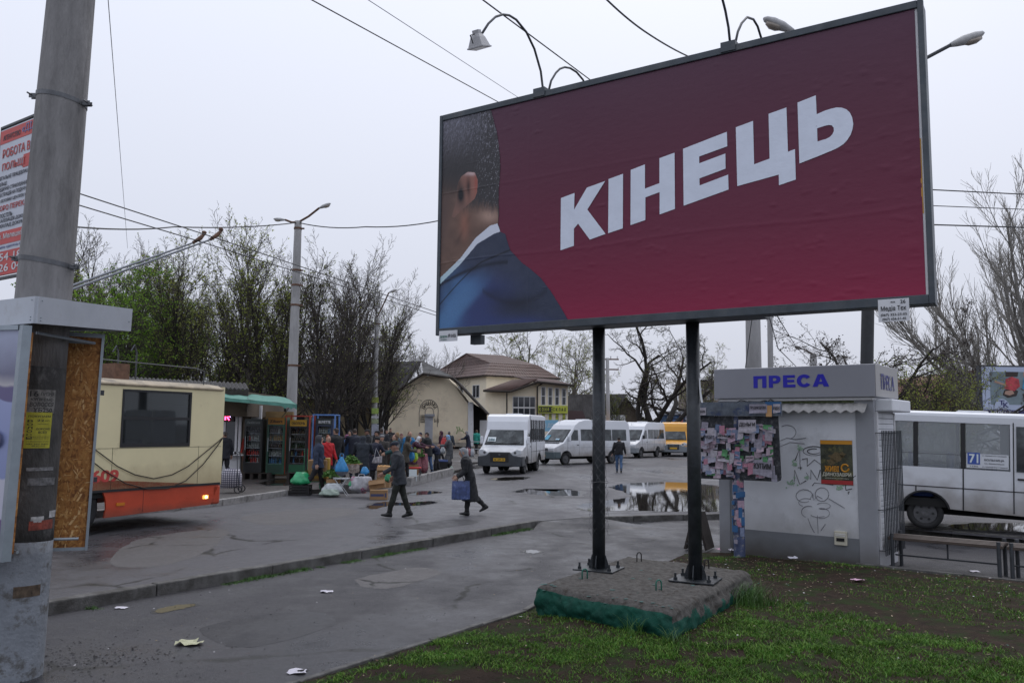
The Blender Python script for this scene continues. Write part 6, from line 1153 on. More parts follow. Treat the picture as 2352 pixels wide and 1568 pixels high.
for u_ in (0.0, L-.06):
    mb = MB(); mb.box(u_, u_+.06, -.09, -.02+bow(u_+.03), lz0, lz1, M4); mb.build('panel_frame', M_ALUD, adp, world_parent=True)
for z in (lz0, lz1-.04):
    mb = MB(); vs = []
    for i in range(nn+1):
        u_ = .06+(L-.12)*i/nn
        for o_, zq in ((-.08, z), (-.08, z+.04), (-.02+bow(u_), z+.04), (-.02+bow(u_), z)): vs.append(M4 @ Vector((u_, o_, zq)))
    mb.add(vs, [(i*4+j, i*4+(j+1) % 4, i*4+4+(j+1) % 4, i*4+4+j) for i in range(nn) for j in range(4)]); mb.build('panel_frame', M_ALUD, adp, world_parent=True)
mb = MB(); mb.box(.05, L-.05, -.13, -.11, lz0+.05, lz1-.05, M4); mb.build('panel_back', M_OSB, adp, world_parent=True)
mb = MB(); letters(mb, 'ПИВО', M4 @ Vector((L*.8, -.03+bow(.2), lz0+.90)), -(M4.to_3x3() @ Vector((1, 0, 0))), (0, 0, 1), L*.72, .16, .006, .02); letters(mb, 'GL.UA', M4 @ Vector((L*.5, -.03+bow(.5), lz0+.12)), -(M4.to_3x3() @ Vector((1, 0, 0))), (0, 0, 1), L*.4, .1, .06, .02); mb.build('lettering', mat('ad_navy', (.10, .11, .22), .5), sh)
for P, Q in ((TA, TB_), (TA, TC), (TB_, TC)):
    for z in ((hz0-.05, 1.02) if Q is TC else (hz0-.05,)): mb = MB(); mb.tube([P.lerp(cen_, .4)+Vector((0, 0, z)), Q.lerp(cen_, .4)+Vector((0, 0, z))], .014, 6); mb.build('cross_rod', M_ALUD, adp, world_parent=True)
adp.rotation_euler = (0, .022, 0)
# ---- job agency sign behind the pole
YJ = 12.0; s0 = at(4, 292, YJ); d_ = Vector((.82, -.572, 0)); jz0 = at(-18, 637, YJ).z; JW, JH = 1.35, s0.z-jz0
job = thing('hanging_sign', 'red and white job agency sign partly hidden behind the big pole', 'sign', (s0.x, s0.y, 0), math.atan2(d_.y, d_.x))
mb = MB(); mb.box(0, JW, -.0, .03, jz0, s0.z-.06); jp = mb.build('panel', mat('sign_panel_pale', (.50, .53, .60), .45, noise=(2, .08)), job)
M_SRED = mat('sign_red', (.50, .055, .05), .5, noise=(3, .1)); M_SDK = mat('sign_dark_ink', (.05, .055, .075), .5); M_SBL = mat('sign_blue_ink', (.16, .18, .36), .5)
for a, b_ in ((.875, .965), (.0, .155), (.20, .285)): mb = MB(); mb.box(0, JW, -.004, -.0005, jz0+JH*a, jz0+JH*b_); mb.build('red_band', M_SRED, jp)
mb = MB(); mb.box(JW*.55, JW, -.004, -.0005, jz0+JH*.67, jz0+JH*.755); mb.build('red_band', M_SRED, jp)
for s_, x, y, w, h, m in (('АГЕНТСТВО', .05, .895, .38, .035, M_SDK), ('«ДІАЛОГ»', .46, .895, .62, .06, M_SBL), ('РОБОТА В', .06, .775, .60, .06, M_SRED), ('ПОЛЬЩІ', .07, .68, .5, .06, M_SRED), ('ЛЕГАЛЬНЕ ПРАЦЕВЛАШТУВАННЯ В', .0, .625, .98, .03, M_SDK), ('ПОЛЬЩІ', .0, .585, .2, .03, M_SDK), ('МЕДИЧНЕ СТРАХУВАННЯ', .0, .55, .66, .03, M_SDK), ('РЕЄСТРАЦІЯ НА ПОДАЧУ ДОКУМЕНТІВ', .0, .513, .98, .03, M_SDK), ('ДО ВІЗОВИХ ЦЕНТРІВ УКРАЇНИ', .0, .475, .85, .03, M_SDK), ('БЮРО ПЕРЕКЛАДІВ', .0, .415, .92, .042, M_SRED), ('АПОСТІЛЬ', .05, .375, .32, .028, M_SDK), ('ЛЕГАЛІЗАЦІЯ ДОКУМЕНТІВ', .0, .34, .88, .028, M_SDK), ('ПЕРЕКЛАД ДОКУМЕНТІВ', .0, .305, .84, .028, M_SDK), ('НОТАРІАЛЬНОЮ ЗАВІРКОЮ', .0, .288, .0, .0, None), ('вул. Мелешкіна, 42', .0, .225, .86, .045, M_PLATE), ('зупинка «дитяча лікарня»', .0, .168, .84, .024, M_SBL), ('354 18 8', .05, .09, .75, .05, M_PLATE), ('026 04', .05, .02, .6, .05, M_PLATE)):
    if m: mb = MB(); letters(mb, s_, (x*JW+.03, -.004, jz0+JH*y), (1, 0, 0), (0, 0, 1), w*JW, h*JH, .003, .015); mb.build('lettering', m, jp)
for a in ((-.03, 0, 0, .04, jz0-.1, s0.z), (JW, JW+.03, 0, .04, jz0-.1, s0.z), (0, JW, 0, .04, s0.z-.03, s0.z), (0, JW, 0, .04, jz0-.06, jz0-.02)): mb = MB(); mb.box(*a); mb.build('frame_bar', M_STEEL, job)
mb = MB(); mb.tube([(JW*.62, .1, 0), (JW*.62, .1, s0.z)], .06, 10); mb.build('post', M_STEEL, job)
# ---- far poster at the right edge
YF = 42.; f0 = at(2259, 953, YF); f1 = at(2259, 842, YF); far = thing('hoarding', 'far advertising poster with two children lying down at the right edge', 'hoarding', (f0.x, YF, 0)); FH = f1.z-f0.z; FW = FH*2.05
mb = MB(); mb.box(0, FW, 0, .3, f0.z, f1.z); fp = mb.build('panel', mat('ad_pale_blue', (.42, .48, .62), .5), far); mb = MB(); mb.box(-.08, FW+.08, .02, .35, f0.z-.08, f1.z+.08); mb.build('frame', M_STEEL, far)
def fq(nm, x0, x1, z0, z1, m, o_=.01): mb = MB(); mb.box(x0*FW, x1*FW, -o_, -.002, f0.z+z0*FH, f0.z+z1*FH); return mb.build(nm, m, fp)
fq('picture', .08, .97, .22, .90, mat('ad_floor_teal', (.17, .22, .24), .6, noise=(1.5, .3))); fq('strip', 0, 1, .0, .11, mat('ad_navy_strip', (.035, .035, .13), .5), .014)
def blobm(nm, pts, m, o_): mb = MB(); mb.add([(x*FW, -o_, f0.z+z*FH) for x, z in pts], [tuple(range(len(pts)))]); mb.build(nm, m, fp)
M_SKINP = mat('print_skin', (.40, .25, .19), .6); M_HAIRP = mat('print_dark_hair', (.035, .025, .022), .6)
blobm('figure', [(.22, .52), (.20, .42), (.25, .36), (.34, .40), (.36, .50), (.30, .58)], M_HAIRP, .018); blobm('figure', [(.23, .50), (.22, .44), (.27, .41), (.32, .45), (.30, .52)], M_SKINP, .021)
blobm('figure', [(.22, .55), (.32, .50), (.38, .60), (.37, .75), (.30, .80), (.24, .75)], mat('print_plaid_red', (.40, .05, .06), .6, noise=(3, .6)), .023); blobm('figure', [(.12, .68), (.24, .60), (.24, .64), (.13, .72)], M_SKINP, .025); blobm('figure', [(.24, .80), (.36, .80), (.37, .90), (.24, .90)], M_HAIRP, .02)
blobm('figure', [(.40, .55), (.52, .50), (.55, .68), (.50, .80), (.42, .78)], mat('print_plaid_blue', (.06, .25, .40), .6, noise=(3, .6)), .023); blobm('figure', [(.40, .44), (.42, .28), (.52, .28), (.54, .46), (.47, .50)], M_HAIRP, .02); blobm('figure', [(.42, .80), (.52, .80), (.50, .90), (.42, .90)], M_SKINP, .02)
mb = MB(); mb.add([(FW*.19+math.cos(t)*FH*.17, -.026, f0.z+FH*.12+math.sin(t)*FH*.22) for t in np.linspace(0, PI, 16)], [tuple(range(16))]); mb.build('emblem', MATS['ad_pale_blue'], fp)
for s_, x, z, w, h, m in (('T', .155, .21, .06, .10, MATS['ad_navy_strip']), ('K', .20, .16, .055, .11, MATS['ad_navy_strip']), ('МІЛЕНІУМ', .07, .025, .28, .06, M_PLATE), ('о', .42, .025, .03, .05, M_PLATE)): mb = MB(); letters(mb, s_, (x*FW, -.03, f0.z+z*FH), (1, 0, 0), (0, 0, 1), w*FW, h*FH, .004, .02); mb.build('lettering', m, fp)
mb = MB(); mb.tube([(FW/2, .2, 0), (FW/2, .2, f0.z)], .2, 10); mb.build('post', M_STEEL, far)
# ================================================================== VEHICLES
M_VWHITE = mat('van_white', (.64, .66, .70), .32, noise=(1.2, .04), coat=.3, mud=((.19, .165, .14), .45, 1.25, .85)); M_VYEL = mat('van_yellow', (.62, .29, .015), .35, noise=(1.2, .06), coat=.3, mud=((.16, .11, .06), .45, 1.0, .7))
M_VBUMP = mat('bumper_grey', (.045, .05, .058), .5, noise=(5, .2)); M_VBUMPW = mat('bumper_pale', (.20, .22, .24), .5); M_TYRE = mat('tyre', (.013, .013, .014), .75, noise=(9, .3)); M_RIM = mat('wheel_rim', (.10, .10, .105), .5, metal=.3, noise=(9, .3))
M_VGLASS = mat('car_glass_painted_reflections', (.030, .036, .040), .05, spec=.42, noise=(1.6, .8), dirt=((.11, .125, .13), 1.1, .46, .62)); M_BGLASS = glass('bus_window_glass', (.92, .94, .95), .04, .26, (.50, .54, .57)); M_LIGHT = mat('headlight_lens', (.55, .57, .60), .12, spec=.8); M_ORANGE = mat('indicator_orange', (.55, .18, .02), .25); M_PLY = mat('number_plate_yellow', (.62, .36, .02), .5); M_TRIM = mat('black_trim', (.014, .014, .016), .5); M_UNDER = mat('underbody', (.010, .010, .010), .9); M_CARD = mat('route_card', (.66, .72, .74), .6)  # pale blotches in the car glass colour mimic reflected trees
def wheel(parent, x, y, r, w, side=1):
    mb = MB(); mb.sm = True; prof = [(r*.62, 0), (r*.66, w*.5), (r*.93, w*.52), (r, w*.38), (r, -w*.38), (r*.93, -w*.52), (r*.66, -w*.5), (r*.62, 0)]; n = 28; vs = []
    for i in range(n): a = 2*PI*i/n; vs += [(x+math.cos(a)*q, y+p, r+math.sin(a)*q) for q, p in prof]
    k = len(prof); mb.add(vs, [(i*k+j, ((i+1) % n)*k+j, ((i+1) % n)*k+j+1, i*k+j+1) for i in range(n) for j in range(k-1)]); t = mb.build('wheel', M_TYRE, parent)
    mb = MB(); yy = y+side*w*.30; mb.cyl((x, yy-.02, r), r*.64, .04, 22, 'y'); mb.cyl((x, yy-.05*(1 if side < 0 else -0)+(.02 if side > 0 else -.02), r), r*.22, .05, 12, 'y'); o = mb.build('rim', M_RIM, t)
    mb = MB()
    for i in range(6): a = i*PI/3; c = Vector((x+math.cos(a)*r*.42, yy+side*.021, r+math.sin(a)*r*.42)); mb.tube([c, c+Vector((0, side*.004, 0))], r*.08, 8)
    mb.build('rim_hole', M_TRIM, t); return t
def arch(xc, R, zc, zb, n=12):
    a0 = math.asin((zb-zc)/R); return [(xc+R*math.cos(PI-a0-(PI-2*a0)*i/n), zc+R*math.sin(PI-a0-(PI-2*a0)*i/n)) for i in range(n+1)]
def extrude_body(name, prof, y0, y1, m, parent, cuts=(), warp=None, bevel=.05, seg=3):
    bm = bmesh.new(); a = [bm.verts.new((x, y0, z)) for x, z in prof]; b = [bm.verts.new((x, y1, z)) for x, z in prof]; k = len(prof)
    bm.faces.new(a); bm.faces.new(list(reversed(b)))
    for i in range(k): bm.faces.new((a[i], b[i], b[(i+1) % k], a[(i+1) % k]))
    bmesh.ops.recalc_face_normals(bm, faces=bm.faces)
    for co, no in cuts: bmesh.ops.bisect_plane(bm, geom=bm.verts[:]+bm.edges[:]+bm.faces[:], plane_co=co, plane_no=no)
    if warp:
        for v in bm.verts: v.co = warp(v.co)
    me = bpy.data.meshes.new(name); bm.to_mesh(me); bm.free(); me.materials.append(m); o = link(name, me, parent)
    if bevel: q = o.modifiers.new('bevel', 'BEVEL'); q.width = bevel; q.segments = seg; q.limit_method = 'ANGLE'; q.angle_limit = math.radians(32); q.harden_normals = False
    for p in me.polygons: p.use_smooth = False
    return o
def pane(name, pts, m, parent, t=.012):
    """flat convex pane through 3-D points, thickened along its normal"""
    P = [Vector(p) for p in pts]; n = (P[1]-P[0]).cross(P[2]-P[0]).normalized()*t; k = len(P); mb = MB(); mb.add(P+[p+n for p in P], [tuple(range(k-1, -1, -1)), tuple(range(k, 2*k))]+[(i, (i+1) % k, k+(i+1) % k, k+i) for i in range(k)]); return mb.build(name, m, parent)
def box_part(name, a, m, parent, bevel=0): mb = MB(); mb.box(*a); return mb.build(name, m, parent, bevel=bevel)
def line_part(name, pts, r, m, parent): mb = MB(); mb.tube(pts, r, 5); return mb.build(name, m, parent)
def minibus(label, loc, rz, body, bump, zs=1.0, card=None, plate=None, group='minibuses on the square', seats=True, wins=None, cabdark=True, board=None):
    t = thing('minibus', label, 'minibus', loc, rz, group); t.scale = (1, 1, zs); w = 1.035; xb = -1.95
    cab = [(.0, .42), (.03, .70), (-.05, .98), (-.16, 1.06), (-.82, 1.26), (-1.40, 1.98), (-1.42, 2.06), (-1.50, 2.36), (-1.66, 2.60), (-1.88, 2.70), (xb, 2.71), (xb, .45)]+[(x, z) for x, z in reversed(arch(-1.02, .43, .37, .45))][0:0]
    cab = cab+arch(-1.02, .44, .37, .45)
    def wp(c): c = c.copy(); f = max(0, min(1, (c.x+1.2)/1.2)); q = (c.z-1.15)/1.5; lim = 1-.07*f*f-(.10*max(0, q) if c.x > -1.6 else .10*max(0, q)*.4); c.y *= lim; return c
    extrude_body('cab', cab, -w, w, body, t, [((0, 0, 1.2), (0, 0, 1)), ((0, 0, 2.0), (0, 0, 1)), ((-.6, 0, 0), (1, 0, 0)), ((-1.2, 0, 0), (1, 0, 0)), ((-1.6, 0, 0), (1, 0, 0))], wp, .045)
    # passenger box: real openings
    xr_ = -5.5; sill, head = 1.42, 2.46; wins = wins or [(-5.38, -4.80), (-4.74, -4.17), (-4.09, -3.27), (-3.19, -2.62), (-2.56, -2.06)]
    low = [(xb, .45), (xb, sill), (xr_, sill), (xr_, .50)]+arch(-3.95, .46, .40, .50)
    for s in (-1, 1):
        mb = MB(); mb.prism(low if s > 0 else low, (0, s*w, 0), (1, 0, 0), (0, 0, 1), -.03 if s < 0 else .03); sp = mb.build('side_panel', body, t)
        box_part('upper_panel', (xr_, xb, min(s*w, s*(w-.03)), max(s*w, s*(w-.03)), head, 2.60), body, t)
        for i in range(len(wins)+1):
            x0 = wins[i-1][1] if i else xr_; x1 = wins[i][0] if i < len(wins) else xb; box_part('window_pillar', (x0, x1, min(s*w, s*(w-.03)), max(s*w, s*(w-.03)), sill+.002, head-.002), M_TRIM if x1-x0 < .3 else body, t)
        for x0, x1 in wins:
            g = box_part('side_window', (x0+.01, x1-.01, s*(w-.018)-.004, s*(w-.018)+.004, sill+.005, head-.005), M_BGLASS, t); line_part('rail', [(x0, s*(w-.02), sill+(head-sill)*.30), (x1, s*(w-.02), sill+(head-sill)*.30)], .008, M_TRIM, g)
        ys = s*(w+.003)
        line_part('trim_line', [(xb, ys, .98), (xr_, ys, .98)], .012, M_TRIM, t); line_part('seam', [(-3.23, ys, .5), (-3.23, ys, sill)], .014, M_TRIM, t); line_part('seam', [(-4.13, ys, .86), (-4.13, ys, .98)], .014, M_TRIM, t); line_part('seam', [(-2.02, ys, .46), (-2.02, ys, 2.4)], .010, M_TRIM, t)
        # black wheel arch lip
        ap = arch(-3.95, .47, .40, .50); line_part('arch_lip', [(x, ys, z) for x, z in ap], .025, M_TRIM, t); ap = arch(-1.02, .45, .37, .45); line_part('arch_lip', [(x, s*(w-.03), z) for x, z in ap], .02, M_TRIM, t)
        # cab door with window, handle, mirror
        dw = [(-1.18, 1.38), (-1.88, 1.38), (-1.88, 2.02), (-1.55, 2.02)]; P = [wp(Vector((x, s*w, z)))+Vector((0, s*.006, 0)) for x, z in dw]; dg = pane('door_window', P if s < 0 else list(reversed(P)), M_VGLASS, t)
        line_part('seam', [wp(Vector((x, s*(w+.002), z))) for x, z in ((-1.10, 1.34), (-1.12, 1.0), (-1.45, .62), (-1.93, .6))], .007, M_TRIM, t); box_part('door_handle', (-1.86, -1.70, min(s*w, s*(w+.03)), max(s*w, s*(w+.03)), 1.20, 1.24), M_TRIM, t)
        mb = MB(); mb.box(-1.06, -.96, s*1.10-.07, s*1.10+.07, 1.34, 1.68); mr = mb.build('mirror', body if body is not M_VYEL else M_TRIM, t, bevel=.03); line_part('mirror_arm', [(-1.1, s*.95, 1.45), (-1.02, s*1.08, 1.48)], .015, M_TRIM, mr)
    box_part('rear_panel', (xr_-.03, xr_, -w, w, .50, 2.60), body, t); box_part('bulkhead', (xb-.03, xb-.002, -w+.035, w-.035, .6, 1.25), M_UNDER, t)
    mb = MB(); mb.prism([(-w, 2.60), (w, 2.60), (w-.02, 2.66), (w-.18, 2.71), (-w+.18, 2.71), (-w+.02, 2.66)], (xr_-.03, 0, 0), (0, 1, 0), (0, 0, 1), xb-xr_+.03); mb.build('roof', body, t)
    box_part('roof_hatch', (-3.3, -2.7, -.35, .35, 2.70, 2.76), body, t, .02); box_part('floor', (xr_+.02, xb, -w+.04, w-.04, .60, .70), M_UNDER, t)
    if seats:
        for x in (-5.0, -4.2, -3.4, -2.6):
            for y in (-.72, .3): mb = MB(); mb.box(x, x+.42, y, y+.42, .72, 1.12); mb.box(x-.08, x+.02, y, y+.42, 1.1, 1.75); mb.build('seat', mat('seat_blue', (.03, .06, .22), .7), t, bevel=.03)
    # face
    mb = MB(); mb.prism([(-.96, .36), (.96, .36), (1.0, .56), (1.0, .80), (.62, .84), (.46, 1.00), (-.46, 1.00), (-.62, .84), (-1.0, .80), (-1.0, .56)], (-.10, 0, 0), (0, 1, 0), (0, 0, 1), .17); bo = mb.build('bumper', bump, t, bevel=.03)
    for s in (-1, 1): mb = MB(); mb.box(-.62, -.05, s*1.0-.03, s*1.0+.03, .38, .80); mb.build('bumper_side', bump, bo, bevel=.02)
    g = box_part('grille', (.05, .085, -.42, .42, .56, .96), M_TRIM, t)
    for z in (.74, .82, .9): line_part('grille_bar', [(.09, -.36, z), (.09, .36, z)], .012, bump if bump is not M_VBUMP else M_TRIM, g)
    mb = MB(); mb.ell((.088, 0, .88), (.012, .06, .05), 12, 6); mb.build('emblem', M_RIM, g)
    pl = box_part('number_plate', (.088, .10, -.27, .27, .60, .73), M_PLY, t)
    if plate: text('lettering', plate, M_INK, pl, (.101, -.24, .63), (0, 1, 0), (0, 0, 1), .48, .075, .002, .02)
    for s in (-1, 1):
        mb = MB(); hl = [(s*.98, .90), (s*.97, 1.08), (s*.80, 1.12), (s*.56, 1.00), (s*.52, .88), (s*.70, .83)]; hl = hl if s > 0 else list(reversed(hl)); mb.prism(hl, (-.16, 0, 0), (0, 1, 0), (0, 0, 1), .17); h = mb.build('headlight', M_LIGHT, t, bevel=.02); mb = MB(); mb.cyl((.0, s*.70, .97), .06, .018, 14, 'x'); mb.build('reflector', M_RIM, h)
    def fx(z): return np.interp(z, [1.26, 1.98], [-.82, -1.40])
    for nm, y0, y1, z0, z1, m_, o_ in (('windscreen_seal', .93, .80, 1.29, 1.97, M_TRIM, .004), ('windscreen', .88, .76, 1.33, 1.94, M_VGLASS, .02)):
        pane(nm, [(fx(z0)+o_, -y0, z0+o_), (fx(z0)+o_, y0, z0+o_), (fx(z1)+o_, y1, z1+o_), (fx(z1)+o_, -y1, z1+o_)], m_, t, .008)
    line_part('wiper', [(-.80, -.6, 1.33), (-.86, .05, 1.42)], .010, M_TRIM, t); line_part('wiper', [(-.80, .15, 1.33), (-.88, .75, 1.45)], .010, M_TRIM, t)
    if card:
        z0, z1 = 1.40, 1.60; o_ = .045; cp = pane('route_card', [(fx(z0)+o_, -.80, z0+o_), (fx(z0)+o_, -.42, z0+o_), (fx(z1)+o_, -.42, z1+o_), (fx(z1)+o_, -.80, z1+o_)], M_CARD, t, .003)
        up = Vector((fx(z1)-fx(z0), 0, z1-z0)).normalized(); text('lettering', card, mat('card_ink', (.05, .12, .15), .6), cp, Vector((fx(z0)+o_+.004, -.77, z0+o_+.03)), (0, 1, 0), up, .32, .14, .008, .02)
    for x, rr in ((-1.02, .36), (-3.95, .36)):
        for s in (-1, 1): wheel(t, x, s*.86, rr, .20 if x > -2 else .22, s)
        for s in (-1, 1):
            if x < -2: wheel(t, x, s*.60, rr, .2, s)
    box_part('chassis', (-5.3, -.3, -.45, .45, .32, .50), M_UNDER, t); box_part('underbody', (xr_, xb, -w+.04, w-.04, .52, .60), M_UNDER, t); box_part('engine_bay', (-1.9, -.15, -.6, .6, .35, .6), M_UNDER, t)
    return t
def gz(x, y, Y=None): return gp(x, y, 0)
pc = gp(1147, 1089); hd = math.atan2(-.975, -.22)
minibus('nearest white minibus with route card on its windscreen and orange plate', (-.50, 37.9, 0), hd, M_VWHITE, M_VBUMP, card='286', plate='АЕ 1699 АВ')
pY = gp(1548, 1045); minibus('bright yellow minibus half hidden behind the right billboard post', (at(1547, 1040, 64).x, 64, 0), math.atan2(-.98, -.26), M_VYEL, M_VBUMPW, zs=.96)
minibus('yellow minibus mostly hidden behind the long white van', (at(1388, 1030, 63).x, 63, 0), math.atan2(-.98, -.1), M_VYEL, M_VBUMPW, zs=.9)
# the white bus with route 71 behind the kiosk
b71 = gp(2125, 1219); ang = math.radians(-25); U7 = Vector((math.cos(ang), math.sin(ang), 0)); V7 = Vector((-U7.y, U7.x, 0)); org = b71+U7*3.95+V7*1.035
t71 = minibus('white bus with blue route number standing behind the kiosk and benches', org, ang, M_VWHITE, M_VBUMP, zs=.93, wins=[(-5.38, -4.17), (-4.09, -3.27), (-3.19, -2.37)], card=None)
t71.rotation_euler = (0, math.radians(2.0), ang); t71.location = org+Vector((0, 0, -.10))
cp = box_part('route_board', (-3.17, -2.40, -1.05, -1.042, 1.46, 1.78), mat('route_board_white', (.60, .62, .66), .5), t71); box_part('door_window', (-2.26, -1.99, -1.052, -1.040, 1.42, 2.42), M_VGLASS, t71); box_part('door_handle', (-2.24, -2.08, -1.06, -1.04, 1.24, 1.28), M_TRIM, t71); line_part('door_seam', [(-2.31, -1.038, .5), (-2.31, -1.038, 2.5)], .012, M_TRIM, t71)
nb_ = box_part('route_number', (-3.15, -2.92, -1.056, -1.051, 1.54, 1.80), mat('route_blue', (.04, .09, .36), .5), cp)
text('lettering', '71', M_CARD, nb_, (-3.12, -1.056, 1.57), (1, 0, 0), (0, 0, 1), .17, .20, .003, .03)
for s_, x, z, w, h in (('ст. Кривий Ріг Головний', -2.88, 1.73, .44, .03), ('БОЛЬНИЦА', -2.84, 1.62, .36, .055), ('пл. Визволення', -2.84, 1.56, .36, .025), ('1 ГРН', -3.1, 1.48, .14, .03), ('ст. Кривой Рог Главный', -2.88, 1.48, .46, .03)): text('lettering', s_, M_SDK, cp, (x, -1.051, z), (1, 0, 0), (0, 0, 1), w, h, .003, .015)

def panel_van(label, loc, rz, L=6.6, wb=3.55, group='minibuses on the square', body=M_VWHITE, glow=False, dark_bumper=M_VBUMP):
    t = thing('van', label, 'van', loc, rz, group); w = .965; fa, ra = -.95, -.95-wb
    prof = [(.0, .40), (.03, .62), (-.03, .92), (-.12, 1.00), (-.72, 1.24), (-1.52, 2.02), (-1.72, 2.26), (-2.10, 2.47), (-2.6, 2.57), (-L+.3, 2.55), (-L+.08, 2.40), (-L, .50)]+arch(ra, .43, .36, .46)+arch(fa, .43, .36, .46)
    def wp(c): c = c.copy(); f = max(0, min(1, (c.x+1.0)/1.0)); q = max(0, (c.z-1.2)/1.35); c.y *= 1-.09*f*f-.09*q*q-.03*q; return c
    extrude_body('body', prof, -w, w, body, t, [((0, 0, 1.2), (0, 0, 1)), ((0, 0, 1.7), (0, 0, 1)), ((0, 0, 2.1), (0, 0, 1)), ((-.5, 0, 0), (1, 0, 0)), ((-1.0, 0, 0), (1, 0, 0))], wp, .06)
    def fx(z): return np.interp(z, [1.24, 2.02], [-.72, -1.52])
    for nm, y0, y1, z0, z1, m_, o_ in (('windscreen_seal', .86, .79, 1.28, 2.0, M_TRIM, .004), ('windscreen', .82, .75, 1.32, 1.97, M_VGLASS, .02)): pane(nm, [(fx(z0)+o_, -y0, z0+o_), (fx(z0)+o_, y0, z0+o_), (fx(z1)+o_, y1, z1+o_), (fx(z1)+o_, -y1, z1+o_)], m_, t, .008)
    box_part('cowl', (-.80, -.62, -.62, .62, 1.235, 1.262), M_TRIM, t)
    for s in (-1, 1):
        def sidep(pts): P = [wp(Vector((x, s*w, z)))+Vector((0, s*.006, 0)) for x, z in pts]; return P if s < 0 else list(reversed(P))
        pane('door_window', sidep([(-1.12, 1.38), (-1.92, 1.38), (-1.92, 1.98), (-1.62, 1.98)]), M_VGLASS, t)
        for i in range(3):
            a = -2.15-(L-2.5)*i/3; b = -2.15-(L-2.5)*(i+1)/3+.05; pane('side_window', sidep([(a, 1.36), (b, 1.36), (b, 2.02), (a, 2.02)]), M_VGLASS, t)
        for x in (-1.05, -2.0, -3.25): line_part('seam', [wp(Vector((x, s*(w+.001), z))) for z in (.55, 1.2, 1.7)], .006, M_TRIM, t)
        line_part('seam', [wp(Vector((x, s*(w+.002), .98))) for x in (-1.0, -L+.05)], .006, M_VBUMPW, t); box_part('door_handle', (-1.95, -1.82, min(s*w, s*(w+.025)), max(s*w, s*(w+.025)), 1.10, 1.14), M_TRIM, t)
        mb = MB(); mb.box(-1.16, -1.06, s*1.06-.08, s*1.06+.08, 1.36, 1.62); mr = mb.build('mirror', body if not glow else M_TRIM, t, bevel=.03); line_part('mirror_arm', [(-1.15, s*.9, 1.42), (-1.1, s*1.02, 1.45)], .015, M_TRIM, mr)
        mb = MB(); hl = [(s*.86, .80), (s*.86, .95), (s*.42, .93), (s*.42, .82)]; hl = hl if s > 0 else list(reversed(hl)); mb.prism(hl, (-.12, 0, 0), (0, 1, 0), (0, 0, 1), .15); h = mb.build('headlight', M_LIGHT, t, bevel=.015)
        line_part('arch_lip', [(x, s*(w+.002), z) for x, z in arch(ra, .44, .36, .46)], .016, M_TRIM, t); line_part('arch_lip', [(x, s*(w-.0), z) for x, z in arch(fa, .44, .36, .46)], .016, M_TRIM, t)
    mb = MB(); mb.prism([(-.93, .36), (.93, .36), (.95, .50), (.95, .74), (-.95, .74), (-.95, .50)], (-.10, 0, 0), (0, 1, 0), (0, 0, 1), .17); bo = mb.build('bumper', dark_bumper, t, bevel=.03)
    for s in (-1, 1): box_part('bumper_side', (-.5, -.06, s*.93-.03, s*.93+.03, .38, .74), dark_bumper, bo, .02)
    g = box_part('grille', (.0, .05, -.40, .40, .79, .95), M_TRIM, t); 
    for z in (.82, .87, .92): line_part('grille_bar', [(.052, -.38, z), (.052, .38, z)], .008, M_GREYM, g)
    mb = MB(); mb.tube([(.06, .06*math.cos(a), .87+.06*math.sin(a)) for a in np.linspace(0, 2*PI, 16)], .007, 5); [mb.tube([(.06, 0, .87), (.06, .06*math.sin(a), .87+.06*math.cos(a))], .006, 4) for a in (0, 2*PI/3, 4*PI/3)]; mb.build('emblem', M_RIM, g)
    pl = box_part('number_plate', (.072, .082, -.27, .27, .46, .57), M_PLY if not glow else M_CARD, t)
    if glow: z0, z1, o_ = 1.36, 1.52, .045; pane('route_card', [(fx(z0)+o_, -.78, z0+o_), (fx(z0)+o_, .0, z0+o_), (fx(z1)+o_, .0, z1+o_), (fx(z1)+o_, -.78, z1+o_)], mat('card_bright', (.85, .85, .90), .4), t, .003)
    else:
        for y, c_ in ((-.7, (.10, .35, .5)), (.2, (.35, .5, .6))): z0, z1, o_ = 1.36, 1.44 if y > 0 else 1.62, .045; pane('route_card', [(fx(z0)+o_, y, z0+o_), (fx(z0)+o_, y+.3, z0+o_), (fx(z1)+o_, y+.3, z1+o_), (fx(z1)+o_, y, z1+o_)], mat('card_%d' % int(c_[0]*100), c_, .5), t, .003)
    for x in (fa, ra):
        for s in (-1, 1): wheel(t, x, s*.82, .34, .20, s)
    box_part('chassis', (-L+.2, -.3, -.5, .5, .30, .52), M_UNDER, t); mb = MB(); mb.tube([(-1.3, 0, 2.32), (-1.5, 0, 2.62)], .006, 5); mb.build('aerial', M_TRIM, t)
    box_part('roof_vent', (-3.6, -3.0, -.3, .3, 2.55, 2.62), body, t, .02); return t
d1 = Vector((-.74, -.67, 0)); fw = gp(1297, 1067); o1 = Vector((fw.x, fw.y, 0))*(48.3/fw.y)+d1*.95+Vector((-d1.y, d1.x, 0))*.0; perp = Vector((.67*-1, .74, 0)); panel_van('long white van with black side windows behind the left billboard post', o1+perp*.82, math.atan2(d1.y, d1.x), 6.6, 4.0, dark_bumper=mat('bumper_teal', (.075, .10, .11), .5))
a2 = math.radians(180+58); d2 = Vector((math.cos(a2), math.sin(a2), 0)); fw2 = at(1470, 1050, 60.5); o2 = Vector((fw2.x, fw2.y, 0))+d2*.95+Vector((d2.y, -d2.x, 0))*.82; panel_van('small white van with bright windscreen card left of the yellow minibus', o2, a2, 5.6, 3.0, glow=True, dark_bumper=M_VBUMPW)

